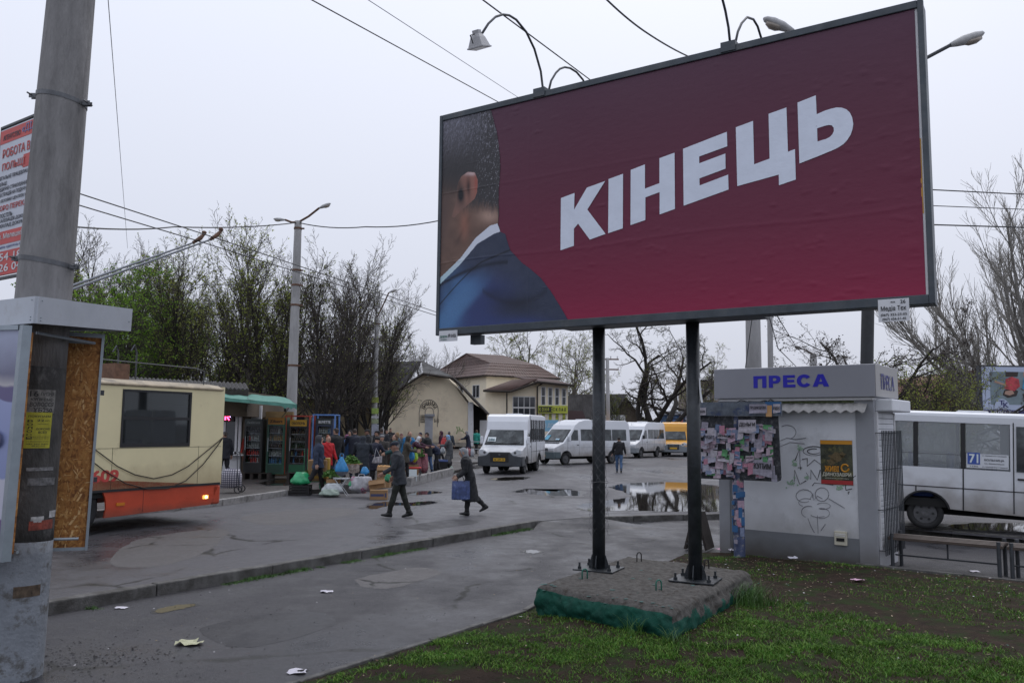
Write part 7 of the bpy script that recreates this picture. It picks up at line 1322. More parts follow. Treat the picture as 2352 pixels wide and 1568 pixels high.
# ---- trolleybus
TBA = gp(502, 1160, .33); TBB = gp(215, 1188, .33); TU = (TBB-TBA).normalized(); trz = math.atan2(TU.y, TU.x)
tro = thing('trolleybus', 'cream and red trolleybus with its rear end showing beside the big pole', 'trolleybus', (TBA.x, TBA.y, 0), trz)
M_TCREAM = mat('trolley_cream', (.70, .62, .38), .42, noise=(1.2, .06), dirt=((.42, .34, .19), 2.2, .60, .78), bump=(1.2, .05), mud=((.30, .22, .12), .84, 1.3, .6)); M_TRED = mat('trolley_red', (.46, .058, .022), .42, noise=(1.5, .15), dirt=((.16, .03, .02), 1.6, .60, .75), mud=((.10, .05, .035), .30, .50, .6)); M_TROOF = mat('trolley_roof', (.34, .28, .19), .5, noise=(3, .3), dirt=((.12, .10, .08), 2, .52, .7)); M_TNUM = mat('trolley_number_red', (.52, .06, .05), .5)
TW, TLn = 2.5, 11.8; rs, rh, rt = 1.64, 2.79, 2.86
tw = [(.87, 2.55), (3.3, 4.25), (4.4, 5.8), (7.1, 8.4), (8.55, 9.8)]; doors = [(5.9, 7.0), (10.0, 11.0)]
for sgn, y in ((1, 0.0), (-1, -TW)):
    low_ = [(.18, .33), (.02, .62), (0, .79), (TLn, .79), (TLn, .33)]+list(reversed(arch(9.0, .58, .5, .33)))[::-1][0:0]
    sk = [(0.03, .79), (TLn, .79), (TLn, .30)]+list(reversed([(x, z) for x, z in arch(9.0, .58, .50, .30)]))+list(reversed([(x, z) for x, z in arch(3.35, .58, .50, .30)]))+[(.22, .37)]
    mb = MB(); mb.prism(sk, (0, y, 0), (1, 0, 0), (0, 0, 1), .04*sgn if sgn > 0 else -.04); mb.build('skirt', M_TRED, tro)
    y0, y1 = (y-.04, y) if sgn > 0 else (y, y+.04)
    box_part('rub_strip', (0, TLn, y0, y1+.02*sgn if sgn > 0 else y1, .79, .835), M_TRIM, tro); box_part('side_panel', (0, TLn, y0, y1, .835, rs), M_TCREAM, tro); box_part('upper_panel', (0, TLn, y0, y1, rh, rt), M_TCREAM, tro)
    for i in range(len(tw)+1):
        x0 = tw[i-1][1] if i else 0; x1 = tw[i][0] if i < len(tw) else TLn; box_part('window_pillar', (x0, x1, y0, y1, rs+.001, rh-.001), M_TCREAM, tro)
    for x0, x1 in tw:
        mb = MB(); f = .045
        for a in ((x0, x0+f, rs, rh), (x1-f, x1, rs, rh), (x0+f, x1-f, rs, rs+f*1.6), (x0+f, x1-f, rh-f, rh), (x0+f, x1-f, 2.19, 2.25)): mb.box(a[0], a[1], y0+.005, y1+.012 if sgn > 0 else y1-.012, a[2], a[3])
        fr = mb.build('window_frame', M_TRIM, tro)
        for z0, z1 in ((rs+.07, 2.19), (2.25, rh-.045)): box_part('pane', (x0+f, x1-f, (y0+y1)/2-.004, (y0+y1)/2+.004, z0, z1), glass('trolley_glass', (.50, .55, .56), .03, .22, (.05, .055, .06)), fr)
mb = MB(); prof_ = [(0, rt), (-.02, rt+.05), (-.16, rt+.11), (-.5, rt+.15), (-TW+.5, rt+.15), (-TW+.16, rt+.11), (-TW+.02, rt+.05), (-TW, rt)]; mb.prism(prof_, (0.02, 0, 0), (0, 1, 0), (0, 0, 1), TLn-.02); mb.build('roof', M_TROOF, tro); mb = MB(); mb.tube([(0.02, .012, rt+.02), (TLn, .012, rt+.02)], .03, 6); mb.build('gutter', M_TROOF, tro)
box_part('rear_panel', (-.04, 0, -TW, 0, .79, rs), M_TCREAM, tro); box_part('rear_skirt', (-.04, .2, -TW, -.0, .36, .79), M_TRED, tro, .05); box_part('rear_upper', (-.04, 0, -TW, 0, rh-.25, rt+.08), M_TCREAM, tro)
for y in (-.16, -TW+.0): box_part('rear_pillar', (-.04, 0, y, y+.16, rs, rh-.25), M_TCREAM, tro)
box_part('rear_window', (-.03, -.015, -TW+.16, -.16, rs, rh-.25), MATS['trolley_glass'], tro); box_part('front_panel', (TLn, TLn+.05, -TW, 0, .33, 1.2), M_TCREAM, tro); box_part('front_window', (TLn, TLn+.03, -TW, 0, 1.2, 2.7), M_VGLASS, tro); box_part('floor', (0.1, TLn-.1, -TW+.05, -.05, .68, .80), M_UNDER, tro)
for x in (2.0, 3.0, 4.2, 5.4, 7.4, 8.6):
    for y in (-.75, -2.2): mb = MB(); mb.box(x, x+.45, y, y+.6, .82, 1.25); mb.box(x-.08, x+.02, y, y+.6, 1.2, 1.8); mb.build('seat', mat('seat_brown', (.06, .035, .025), .7), tro, bevel=.03)
for x in (3.35, 9.0): box_part('wheel_house', (x-.7, x+.7, -TW+.45, -.45, .30, .82), M_UNDER, tro)
for x in (3.35, 9.0):
    for s, y in ((1, -.22), (-1, -TW+.22)): wheel(tro, x, y, .48, .26, s)
line_part('rear_rope', [(3.3+.0, .02, 1.75), (2.96, .03, 1.52), (2.6, .03, 1.28), (2.2, .03, 1.10), (1.75, .03, 1.0), (1.3, .03, 1.06), (.9, .03, 1.22), (.5, .03, 1.48), (.1, .03, 1.74), (-.03, .0, 1.82)], .011, M_DWOOD, tro); line_part('rear_rope', [(3.3, .03, 1.5), (2.9, .03, 1.22), (2.4, .03, .94), (1.9, .04, .80), (1.4, .04, .78), (.95, .04, .92), (.5, .03, 1.25), (.15, .03, 1.62), (-.03, .0, 1.80)], .011, M_DWOOD, tro)
for x in (.62, 2.7, 4.32): line_part('seam', [(x, .001, .84), (x, .001, rs)], .004, M_DWOOD, tro)
line_part('seam', [(0, .001, 1.625), (11.8, .001, 1.625)], .0035, M_DWOOD, tro); line_part('seam', [(1.95, .001, .36), (1.95, .001, .78)], .004, M_TRIM, tro)
for i in range(26): mb = MB(); mb.ell((.1+i*.17, .002, 2.83), (.008, .004, .008), 6, 4); mb.build('rivet', M_TCREAM, tro)
box_part('partition', (.95, 1.7, -2.3, -2.26, .85, 2.6), mat('partition_teal', (.10, .30, .28), .5), tro)
text('lettering', '609', M_TNUM, tro, (3.12, .0, .98), (-1, 0, 0), (0, 0, 1), .58, .235, .004, .035)
box_part('side_lamp', (.32, .46, .0, .035, .50, .58), mat('side_lamp_lit', (.7, .35, .05), .3, emit=((1, .55, .12), 1.2)), tro, .01); mb = MB(); mb.ell((.39, .04, .54), (.03, .012, .03), 10, 6); mb.build('bulb', mat('bulb_lit', (.9, .8, .5), .3, emit=((1, .85, .5), 8)), tro); box_part('reflector', (2.38, 2.56, .0, .02, .51, .57), M_ORANGE, tro)
line_part('roof_rail', [(.35, -.25, rt+.1), (.35, -.25, rt+.42), (.6, -.25, rt+.47), (3.0, -.25, rt+.5), (3.0, -.25, rt+.12)], .014, M_STEEL, tro)
for y in (-.9, -1.5): line_part('roof_hook', [(1.6, y, rt+.15), (1.6, y, rt+.75), (1.66, y, rt+.92), (1.74, y, rt+.78)], .018, M_STEEL, tro)
box_part('roof_equipment', (4.5, 7.5, -1.9, -.6, rt+.14, rt+.42), M_TROOF, tro, .05); box_part('roof_box', (1.75, 2.1, -1.6, -.9, rt+.15, rt+.5), M_RUST, tro)
inv = parent_inv(tro)
for k_, (e1, s0_) in enumerate(((at(487, 549, 17.2), (-1.0)), (at(448, 556, 17.25), (-1.5)))):
    q = inv @ e1; base_ = Vector((6.2, s0_, rt+.45)); mb = MB(); mb.tube([base_, base_.lerp(q, .5)+Vector((0, 0, -.05)), q], [.034, .026, .018], 8); pl_ = mb.build('trolley_pole', mat('pole_grey_tube', (.25, .265, .29), .4, metal=.3), tro); dq = (q-base_).normalized(); mb = MB(); mb.tube([q-dq*.05, q+dq*.12+Vector((0, 0, .05)), q+dq*.22+Vector((0, 0, .12))], [.03, .045, .025], 8); mb.ell(q+dq*.2+Vector((0, 0, .14)), (.06, .04, .04), 8, 6); mb.build('contact_head', M_RUST, pl_)
# ================================================================== MARKET STALLS AND GOODS
def zm(x, y): return (673.7+x*.1836, 937.1+y*.1836)       # close view of the market, to picture pixels
def zf(x, y): return (490+x*.19526, 857.5+y*.19526)        # close view of the fridges
M_FGL = glass('fridge_glass', (.95, .97, .98), .03, .02, (.03, .03, .035), 1.22); M_FBLK = mat('fridge_black', (.016, .017, .018), .4); M_FIN = mat('fridge_inside', (.50, .54, .58), .5); M_SHELF = mat('fridge_shelf', (.45, .47, .50), .4)  # lining and shelf colours raised to carry the fridges' inner light
BC = [mat('bottle_%d' % i, c, .15, spec=.7) for i, c in enumerate(((.035, .014, .008), (.015, .045, .018), (.32, .33, .30), (.40, .04, .03), (.05, .16, .30), (.30, .18, .06), (.02, .02, .022), (.20, .22, .10)))]
def fridge(label, x0, x1, y0, y1, Y, body, head, sign, ink, fillc, cage=None, low=None, rz=0.):
    """x0..x1, y0..y1: outline in the close view"""
    a, b = at(*zf(x0, y1), Y), at(*zf(x1, y0), Y); w = b.x-a.x; h = b.z-a.z; t = thing('drinks_fridge', label, 'fridge', ((a.x+b.x)/2, Y, a.z), rz, 'drinks fridges in a row'); d = .62; w2 = w/2; hb, hh = .16*h, .88*h
    bp = lambda nm, *q, m=body: box_part(nm, q, m, t)
    bp('side', -w2, -w2+.04, 0, d, 0, h); bp('side', w2-.04, w2, 0, d, 0, h); bp('back', -w2+.04, w2-.04, d-.04, d, 0, h); bp('top', -w2+.04, w2-.04, 0, d-.04, h-.03, h); bp('lining', -w2+.05, w2-.05, d-.06, d-.045, hb, hh, m=M_FIN)
    bs_ = bp('base', -w2+.04, w2-.04, 0, d-.05, 0, hb, m=low or body)
    for i in range(6): box_part('louvre', (-w2+.07, w2-.07, -.012, -.001, hb*(.16+.13*i), hb*(.16+.13*i)+.014), low or M_TRIM, bs_)
    hd_ = bp('header', -w2+.03, w2-.03, -.02, .12, hh, h-.002, m=head); text('lettering', sign, ink, hd_, (-w2*.72, -.021, hh+.25*(h-hh)), (1, 0, 0), (0, 0, 1), w*.72, (h-hh)*.42, .003, .02)
    fr = MB(); f = .045; fr.box(-w2+.03, -w2+.03+f, -.02, .02, hb, hh); fr.box(w2-.03-f, w2-.03, -.02, .02, hb, hh); fr.box(-w2+.03+f, w2-.03-f, -.02, .02, hb, hb+f); fr.box(-w2+.03+f, w2-.03-f, -.02, .02, hh-f, hh); dr_ = fr.build('door', body, t); box_part('pane', (-w2+.07, w2-.07, -.004, .004, hb+.04, hh-.04), M_FGL, dr_); line_part('handle', [(-w2+.06, -.04, hb+.5), (-w2+.06, -.04, hb+1.0)], .012, M_SHELF, dr_)
    r = random.Random(int(x0)); mb = MB(); ns = 5
    for s in range(ns):
        z = hb+.05+(hh-hb-.08)*s/ns; sh = MB(); sh.box(-w2+.06, w2-.06, .05, d-.08, z-.012, z); sh.build('shelf', M_SHELF, t)
        n = 7; ph = fillc[s % len(fillc)]
        for i in range(n):
            for yy in (.12, .34):
                x = -w2+.10+(w-.2)*i/(n-1)+r.uniform(-.008, .008); hgt = (hh-hb)/ns*r.uniform(.62, .82); rr = min(.038, (w-.2)/n*.44); mb.mi = ph if r.random() < .8 else r.randrange(8); mb.tube([(x, yy, z), (x, yy, z+hgt*.6), (x, yy, z+hgt*.74), (x, yy, z+hgt*.8), (x, yy, z+hgt)], [rr, rr, rr*.5, rr*.34, rr*.36], 7)
    o = mb.build('bottles', BC, t); o['kind'] = 'stuff'
    if cage:
        for cx in (-w2-.10, w2+.10):
            for cy in (-.10, d+.06): mb = MB(); mb.box(cx-.025, cx+.025, cy-.025, cy+.025, -.02, h+.16); mb.build('cage_post', cage, t)
        for cy in (-.10, d+.06): mb = MB(); mb.box(-w2-.075, w2+.075, cy-.02, cy+.02, h+.12, h+.16); mb.build('cage_rail', cage, t)
        for cx in (-w2-.10, w2+.10): mb = MB(); mb.box(cx-.02, cx+.02, -.075, d+.035, h+.12, h+.16); mb.build('cage_rail', cage, t)
    return t
M_GRN = mat('fridge_green', (.012, .075, .045), .4); M_AMB = mat('header_amber', (.36, .16, .02), .5); M_GOLD = mat('header_gold', (.42, .24, .02), .5); M_CRED = mat('cage_red', (.35, .045, .025), .6, noise=(6, .2)); M_CBLU = mat('cage_blue', (.10, .22, .50), .6, noise=(6, .2)); M_DARKH = mat('header_dark', (.02, .03, .03), .4)
fridge('leftmost black drinks fridge beneath the green awning', 345, 585, 535, 1160, 31.0, M_FBLK, M_DARKH, 'Львівське', mat('header_silver_ink', (.25, .27, .27), .5), [3, 3, 2, 2, 6])
fridge('green drinks fridge with amber header second from the left', 612, 850, 520, 1180, 31.2, M_GRN, M_AMB, 'Zibert', M_INK, [4, 2, 0, 5, 0])
fridge('black drinks fridge in a red cage with green louvred base', 872, 1112, 545, 1170, 31.4, M_FBLK, M_GOLD, 'ОБОЛОНЬ', M_INK, [0, 6, 1, 6, 0], M_CRED, mat('base_green', (.02, .13, .06), .5))
fridge('dark drinks fridge in a blue cage behind the shoppers', 1192, 1408, 530, 1170, 31.8, mat('fridge_navy', (.02, .03, .07), .4), M_DARKH, 'BUVETTE', M_PLATE, [4, 2, 4, 2, 2], M_CBLU)
# pallets under the fridges
for x0, x1, lb in ((345, 670, 'flat wooden pallet under the two left fridges'), (870, 1180, 'dark pallet under the red caged fridge')):
    a, b = at(*zf(x0, 1165), 31), at(*zf(x1, 1165), 31); t = thing('pallet', lb, 'pallet', (a.x, 30.9, TZ)); w = b.x-a.x; hp = a.z-TZ-.005
    for i in range(6): mb = MB(); mb.box(0, w, i*.13, i*.13+.10, hp-.02, hp); mb.build('board', M_DWOOD, t)
    for i in range(4): mb = MB(); mb.box(i*(w-.1)/3, i*(w-.1)/3+.1, 0, .75, 0, hp-.022); mb.build('block', M_DWOOD, t)
# ---- booth with awning
boo = thing('market_booth', 'white fronted market booth under the green scalloped awning', 'booth', (at(530, 1000, 31.5).x, 31.5, TZ)); bl_ = boo.location
xa, xb_ = at(430, 1000, 31.5).x, at(556, 1000, 31.5).x
mb = MB(); mb.box(xa-1.6, xb_, 31.6, 35.5, TZ, 3.2); mb.build('wall', mat('booth_wall_shade_brown', (.10, .075, .05), .8, noise=(2, .2)), boo, world_parent=True)  # wall brown darkened to hold the shade under the awning in its colour
fr_ = [at(508, 1085, 31.5), at(556, 925, 31.5)]; mb = MB(); x0, x1, z0, z1 = fr_[0].x, fr_[1].x, TZ+.9, 2.9
for a in ((x0, x0+.09, z0, z1), (x1-.09, x1, z0, z1), (x0+.45, x0+.53, z0, z1), (x0+.09, x1-.09, z1-.09, z1), (x0+.09, x1-.09, z0, z0+.07)): mb.box(a[0], a[1], 31.5, 31.6, a[2], a[3])
wfr = mb.build('window_frame', M_WHITE, boo, world_parent=True); mb = MB(); mb.box(x0+.09, x1-.09, 31.54, 31.56, z0+.07, z1-.09); mb.build('pane', M_PANE, wfr)
box_ = MB(); box_.box(x0, x1, 31.5, 31.6, TZ, z0-.02); box_.build('front_panel', M_WHITE, boo, world_parent=True); box_ = MB(); box_.box(x0-.2, x1+.35, 31.2, 31.5, z0-.06, z0-.02); box_.build('counter', M_WHITE, boo, world_parent=True)
p = at(524, 952, 31.45); neon = MB(); neon.box(p.x-.16, p.x+.22, 31.46, 31.5, p.z-.26, p.z+.16); nb2 = neon.build('neon_sign', M_TRIM, boo, world_parent=True)
mb = MB(); mb.tube([(p.x-.10, 31.45, p.z-.20), (p.x-.10, 31.45, p.z+.06), (p.x+.06, 31.45, p.z+.06), (p.x+.06, 31.45, p.z-.08), (p.x-.04, 31.45, p.z-.08), (p.x+.05, 31.45, p.z-.2)], .026, 6); mb.build('neon_tube', mat('neon_red', (.9, .1, .2), .4, emit=((1, .05, .15), 9)), nb2); mb = MB(); mb.tube([(p.x+.08, 31.45, p.z-.08), (p.x+.12, 31.45, p.z+.08)], .018, 6); mb.build('neon_tube', mat('neon_blue', (.2, .4, .9), .4, emit=((.2, .5, 1), 6)), nb2)
# corrugated roof of the row of booths
e0, e1 = at(150, 876, 30.5), at(572, 893, 30.8); r0, r1 = at(150, 858, 34.5), at(566, 880, 34.5)
o = roof_sheet('corrugated_roof', e0, e1, r1, r0, M_ASBD, boo, 44, .035, .06); o.matrix_parent_inverse = parent_inv(boo)
mb = MB(); mb.box(e0.x, e1.x, 30.7, 30.76, e1.z-.28, e1.z-.06); mb.build('fascia_board', M_DWOOD, boo, world_parent=True); mb = MB(); mb.box(e0.x, e1.x-.1, 31.0, 36, 2.4, e1.z-.1); mb.build('upper_wall', MATS['booth_wall_shade_brown'], boo, world_parent=True)
# awning: cloth on a frame with a scalloped edge
M_AWN = mat('awning_green', (.085, .235, .19), .75, noise=(3, .12), dirt=((.07, .18, .14), 2, .55, .72)); aw = thing('awning', 'faded green cloth awning with a scalloped edge over the booth', 'awning', (at(600, 1000, 30).x, 30, 2.5))
c0 = at(498, 897, 31.3); c1 = at(560, 899, 31.3); c2 = at(680, 924, 28.6); c3 = at(498, 912, 28.6)
V = []; n, m_ = 24, 10; Pa = [at(470, 896, 31.5), at(655, 912, 31.5)]; Pb = [at(470, 909, 28.8), at(682, 928, 28.8)]
for j in range(m_+1):
    for i in range(n+1): s = i/n; q = j/m_; p = (Pa[0]*(1-s)+Pa[1]*s)*(1-q)+(Pb[0]*(1-s)+Pb[1]*s)*q; V.append(p+Vector((0, 0, -.04*math.sin(s*PI*5)**2*math.sin(q*PI)+.012*math.sin(s*23+q*9))))
mb = MB(); mb.sm = True; mb.add(V, [(j*(n+1)+i, (j+1)*(n+1)+i, (j+1)*(n+1)+i+1, j*(n+1)+i+1) for j in range(m_) for i in range(n)]); mb.build('canopy', M_AWN, aw, world_parent=True)
V = []; n = 96
for i in range(n+1): s = i/n; p = Pb[0]*(1-s)+Pb[1]*s; d_ = .20-.07*abs(math.sin(s*PI*16)) if s > .84 else .11; V += [p, p+Vector((0, -.01+.01*math.sin(s*40), -d_))]
mb = MB(); mb.add(V, [(i*2, i*2+1, i*2+3, i*2+2) for i in range(n)]); mb.build('valance', M_AWN, aw, world_parent=True)
V = []; n = 40
for i in range(n+1): s = i/n; p = Pa[1]*(1-s)+Pb[1]*s; d_ = .20-.07*abs(math.sin(s*PI*7)); V += [p, p+Vector((.01, 0, -d_))]
mb = MB(); mb.add(V, [(i*2, i*2+1, i*2+3, i*2+2) for i in range(n)]); mb.build('valance', M_AWN, aw, world_parent=True)
for s in (0.05, .5, .97):
    a = Pa[0]*(1-s)+Pa[1]*s; b = Pb[0]*(1-s)+Pb[1]*s; mb = MB(); mb.tube([a+Vector((0, 0, -.05)), b+Vector((0, 0, -.05))], .018, 6); mb.tube([a+Vector((0, 0, -.75)), a.lerp(b, .75)+Vector((0, 0, -.1))], .014, 6); mb.build('frame_arm', M_STEEL, aw, world_parent=True)
mb = MB(); x = at(672, 1000, 33.5).x; mb.box(at(598, 1000, 33.5).x, x, 33.4, 33.6, TZ, at(640, 945, 33.5).z); tag(mb.build('plywood_wall', mat('plywood', (.20, .13, .055), .8, noise=(2, .3))), 'brown plywood wall behind the green fridge', 'wall')
mb = MB(); p, q = at(578, 985, 32.6), at(603, 931, 32.6); mb.box(p.x, q.x, 32.5, 32.6, p.z, q.z); tag(mb.build('price_board', M_WHITE), 'white board standing above the leftmost fridge', 'board')
# ---- things for sale
def mrot(a): return Matrix.Rotation(a, 4, 'Z')
M_CARDB = mat('cardboard', (.26, .155, .075), .85, noise=(3, .15), bump=(30, .1)); M_CARDD = mat('cardboard_inside', (.15, .09, .045), .9)
def carton(label, x, y, Y, w, d, h, rz, tilt=0., z=None, print_=None, open_=True, fill=None):
    p = at(*zm(x, y), Y); t = thing('cardboard_box', label, 'box', (p.x, Y, z if z is not None else p.z), rz, 'cardboard boxes by the kerb'); t.rotation_euler = (0, tilt, rz)
    for nm, a in (('wall', (-w/2, w/2, -d/2, -d/2+.012, 0, h)), ('wall', (-w/2, w/2, d/2-.012, d/2, 0, h)), ('wall', (-w/2, -w/2+.012, -d/2+.012, d/2-.012, 0, h)), ('wall', (w/2-.012, w/2, -d/2+.012, d/2-.012, 0, h)), ('bottom', (-w/2+.012, w/2-.012, -d/2+.012, d/2-.012, .002, .015))): box_part(nm, a, M_CARDB, t)
    if open_:
        for s, ax_ in ((-1, 'y'), (1, 'y')):
            mb = MB(); M4 = Matrix.Translation((0, s*d/2, h)) @ Matrix.Rotation(-s*.9, 4, 'X'); mb.box(-w/2, w/2, min(0, s*d*.4), max(0, s*d*.4), -.004, .004, M4); mb.build('flap', M_CARDB, t)
    else: box_part('lid', (-w/2+.012, w/2-.012, -d/2+.012, d/2-.012, h-.012, h-.001), M_CARDB, t)
    if print_: box_part('print_band', (-w*.45, w*.3, -d/2-.003, -d/2-.0005, h*.35, h*.6), print_, t); box_part('print_mark', (w*.36, w*.45, -d/2-.003, -d/2-.0005, h*.25, h*.7), print_, t)
    if fill:
        mb = MB(); mb.sm = True; r = random.Random(int(x)); 
        for i in range(46): mb.ell((r.uniform(-w*.42, w*.42), r.uniform(-d*.42, d*.42), h-.02+r.uniform(-.03, .03)), (.045, .045, .042), 7, 5)
        o = mb.build('produce', fill, t); o['kind'] = 'stuff'
    return t
M_NAVYP = mat('box_print_navy', (.05, .06, .13), .8); M_ONION = mat('onion_skin', (.50, .27, .09), .5, noise=(9, .3))
carton('cardboard box with dark blue print standing on the road by the kerb', 1072, 1050, 24.6, .50, .34, .27, .08, z=.005, print_=M_NAVYP, open_=False)
carton('tilted open cardboard box leaning on top of the printed box', 1055, 935, 25.0, .46, .34, .24, .1, -.14, z=.29)
carton('open cardboard box full of yellow onions behind the tilted box', 1135, 800, 27.5, .40, .34, .30, .0, z=TZ+.37, fill=M_ONION)
carton('cardboard box under the onions box', 1135, 900, 27.5, .42, .40, .35, .0, z=TZ+.005, open_=False)
carton('brown box with herbs just right of the hand cart', 500, 1000, 25.9, .42, .34, .36, .2, z=TZ+.005, open_=True)
carton('pale box of herbs behind the herb table', 1480, 760, 33, .5, .4, .5, .2, z=TZ+.005, open_=False)
M_HERB = mat('herb_leaves', (.07, .17, .03), .6, noise=(9, .5)); M_HERB2 = mat('herb_leaves_pale', (.13, .24, .07), .6, noise=(9, .4))
def greens(label, x, y, Y, rx, ry, h, n, z=None, seed=1, leaf=.07):
    p = at(*zm(x, y), Y); r = np.random.default_rng(seed); th = r.uniform(0, 2*PI, n); q = np.sqrt(r.random(n)); P = np.stack([np.cos(th)*q*rx, np.sin(th)*q*ry, (1-q**2)*h*r.uniform(.2, 1.05, n)], -1); A = r.normal(0, 1, (n, 3)); A[:, 2] = np.abs(A[:, 2])*.5; A /= np.linalg.norm(A, axis=1, keepdims=True); B = np.cross(A, r.normal(0, 1, (n, 3))); B /= np.linalg.norm(B, axis=1, keepdims=True); s = leaf*r.uniform(.6, 1.3, (n, 1))
    V = np.stack([P-A*s, P+B*s*.6, P+A*s, P-B*s*.6], 1).reshape(-1, 3); o = link('green_herbs', np_mesh('green_herbs', V, np.arange(n*4).reshape(n, 4), [M_HERB, M_HERB2], (r.random(n) < .4).astype(int)), None, (p.x, Y, z if z is not None else p.z)); return tag(o, label, 'herbs', 'bunches of green herbs')
greens('heap of green leaves on the patterned stall table', 718, 690, 28.2, .30, .24, .26, 520, seed=3); greens('bunch of green herbs sticking out of the brown box', 478, 850, 25.9, .26, .2, .22, 260, seed=4); greens('green herbs behind the green plastic sack', 165, 860, 26.2, .2, .15, .18, 160, seed=5); greens('drooping bunch of herbs held over the stalls', 1558, 545, 33, .17, .12, .42, 220, seed=6); greens('small green leaves beside the standing man in jeans', 1575, 600, 35, .22, .15, .2, 120, seed=7)
tb = thing('market_table', 'stall table with patterned cloth carrying the heap of greens', 'table', (at(*zm(715, 690), 28.2).x, 28.2, TZ)); tz = at(*zm(718, 692), 28.2).z-TZ
box_part('tabletop', (-.36, .36, -.30, .30, tz-.03, tz), M_CARDB, tb); mb = MB(); V = []; nn = 40
for i in range(nn+1): s = i/nn; V += [(-.36+s*.72, -.305-.012*math.sin(s*30), tz-.005), (-.36+s*.72, -.315-.02*math.sin(s*30+1), tz-.28-.02*math.sin(s*11))]
mb.add(V, [(i*2, i*2+1, i*2+3, i*2+2) for i in range(nn)]); mb.build('tablecloth', mat('cloth_pattern', (.26, .22, .20), .8, noise=(14, .8)), tb)
for x in (-.32, .32):
    for y in (-.25, .25): line_part('leg', [(x, y, 0), (x, y, tz-.03)], .018, M_STEEL, tb)
# bags: lofted soft shapes
def bag(label, x, y, Y, w, d, h, m, name='plastic_bag', cat='bag', z=None, neck=.25, seed=1, group=None, handles=False, rz=0., lower=None):
    p = at(*zm(x, y), Y); t = thing(name, label, cat, (p.x, Y, z if z is not None else p.z), rz, group); r = random.Random(seed); n, k = 22, 11; V = []
    for j in range(k+1):
        q = j/k; wq = (math.sin(min(1, q*3.2)*PI/2))*(1-(1-neck)*max(0, (q-.35)/.65)**1.4)
        for i in range(n):
            a = 2*PI*i/n; cr = 1+.10*math.sin(a*5+q*7+seed)*(.5+q)+r.uniform(-.04, .04); V.append((math.cos(a)*w/2*wq*cr, math.sin(a)*d/2*wq*cr, h*q+r.uniform(-.01, .01)))
    mb = MB(); mb.sm = True; mb.add(V, [(j*n+i, j*n+(i+1) % n, (j+1)*n+(i+1) % n, (j+1)*n+i) for j in range(k) for i in range(n)]+[tuple(range(n-1, -1, -1)), tuple(k*n+i for i in range(n))])
    if lower: mb.m = [1 if (i < len(mb.f)-2 and i < n*3) else 0 for i in range(len(mb.f))]
    mb.build('sack', [m, lower] if lower else m, t)
    if handles:
        for s in (-1, 1): line_part('handle', [(-w*.15, s*d*.12, h*.97), (-w*.10, s*d*.1, h*1.16), (w*.10, s*d*.1, h*1.16), (w*.15, s*d*.12, h*.97)], .008, m, t)
    return t
def film(nm, c): return mat(nm, c, .32, spec=.6, noise=(6, .2), bump=(14, .7))
bag('bright green plastic sack on a black crate at the left end', 95, 975, 25.8, .62, .5, .42, film('film_green', (.02, .30, .12)), neck=.45, seed=2)
cr_ = thing('plastic_crate', 'black slatted crate under the green sack', 'crate', (at(*zm(90, 1050), 25.8).x, 25.8, .01))
for z in (.0, .08, .16, .24):
    for a in ((-.30, .30, -.2, -.185), (-.30, .30, .185, .2), (-.30, -.285, -.185, .185), (.285, .30, -.185, .185)): box_part('slat', (*a, z, z+.055), M_TRIM, cr_)
for sx in (-.3, .27):
    for sy in (-.205, .175): box_part('corner_post', (sx, sx+.03, sy, sy+.03, 0, .30), M_TRIM, cr_)
bag('tall blue plastic bag with grey base standing on the folding stool', 598, 860, 25.6, .40, .28, .60, film('film_blue', (.012, .20, .46)), neck=.14, seed=5, handles=True, lower=mat('bag_grey', (.10, .11, .13), .6))
st = thing('folding_stool', 'folding stool with crossed metal legs under the tall blue bag', 'stool', (at(*zm(600, 1040), 25.6).x, 25.6, .005)); sh_ = at(*zm(600, 868), 25.6).z-.01
box_part('seat', (-.22, .22, -.16, .16, sh_-.03, sh_), M_SHELF, st)
for y in (-.14, .14):
    for s in (-1, 1): line_part('leg', [(s*.2, y, 0), (-s*.18, y, sh_-.03)], .012, M_SHELF, st)
bag('white sack slumped on the kerb behind the dark kerb blocks', 492, 1010, 25.4, .66, .4, .34, film('film_white', (.40, .43, .45)), neck=.5, seed=7, z=.05); bag('clear greenish sack lying under the white sack', 455, 1042, 25.2, .6, .35, .22, film('film_clear', (.26, .33, .28)), neck=.6, seed=8, z=.01)
bag('white and pink shopping bag with striped side by the kerb blocks', 850, 985, 25.3, .70, .42, .48, mat('bag_patchwork', (.40, .40, .43), .5, noise=(5, .4), dirt=((.36, .08, .18), 3.2, .57, .60)), name='shopping_bag', neck=.75, seed=9, z=.12, handles=True); bag('small blue bag tucked on top of the shopping bag', 893, 835, 25.4, .26, .2, .24, MATS['film_blue'], neck=.35, seed=10); bag('little green bag beside the shopping bag', 728, 985, 25.3, .2, .16, .16, MATS['film_green'], neck=.5, seed=11); bag('green net bag beside the tilted box', 1185, 925, 25.6, .24, .2, .24, mat('net_green', (.03, .22, .10), .7, bump=(60, 1)), neck=.4, seed=12)
bag('left one of two red net sacks of onions', 1548, 795, 35, .40, .30, .82, mat('net_sack_red', (.26, .10, .12), .8, noise=(30, .6), bump=(30, .8)), name='net_sack', cat='sack', neck=.6, seed=13, z=TZ+.005, group='net sacks of onions'); bag('right one of two red net sacks of onions', 1632, 800, 35.2, .38, .30, .84, MATS['net_sack_red'], name='net_sack', cat='sack', neck=.6, seed=14, z=TZ+.005, group='net sacks of onions')
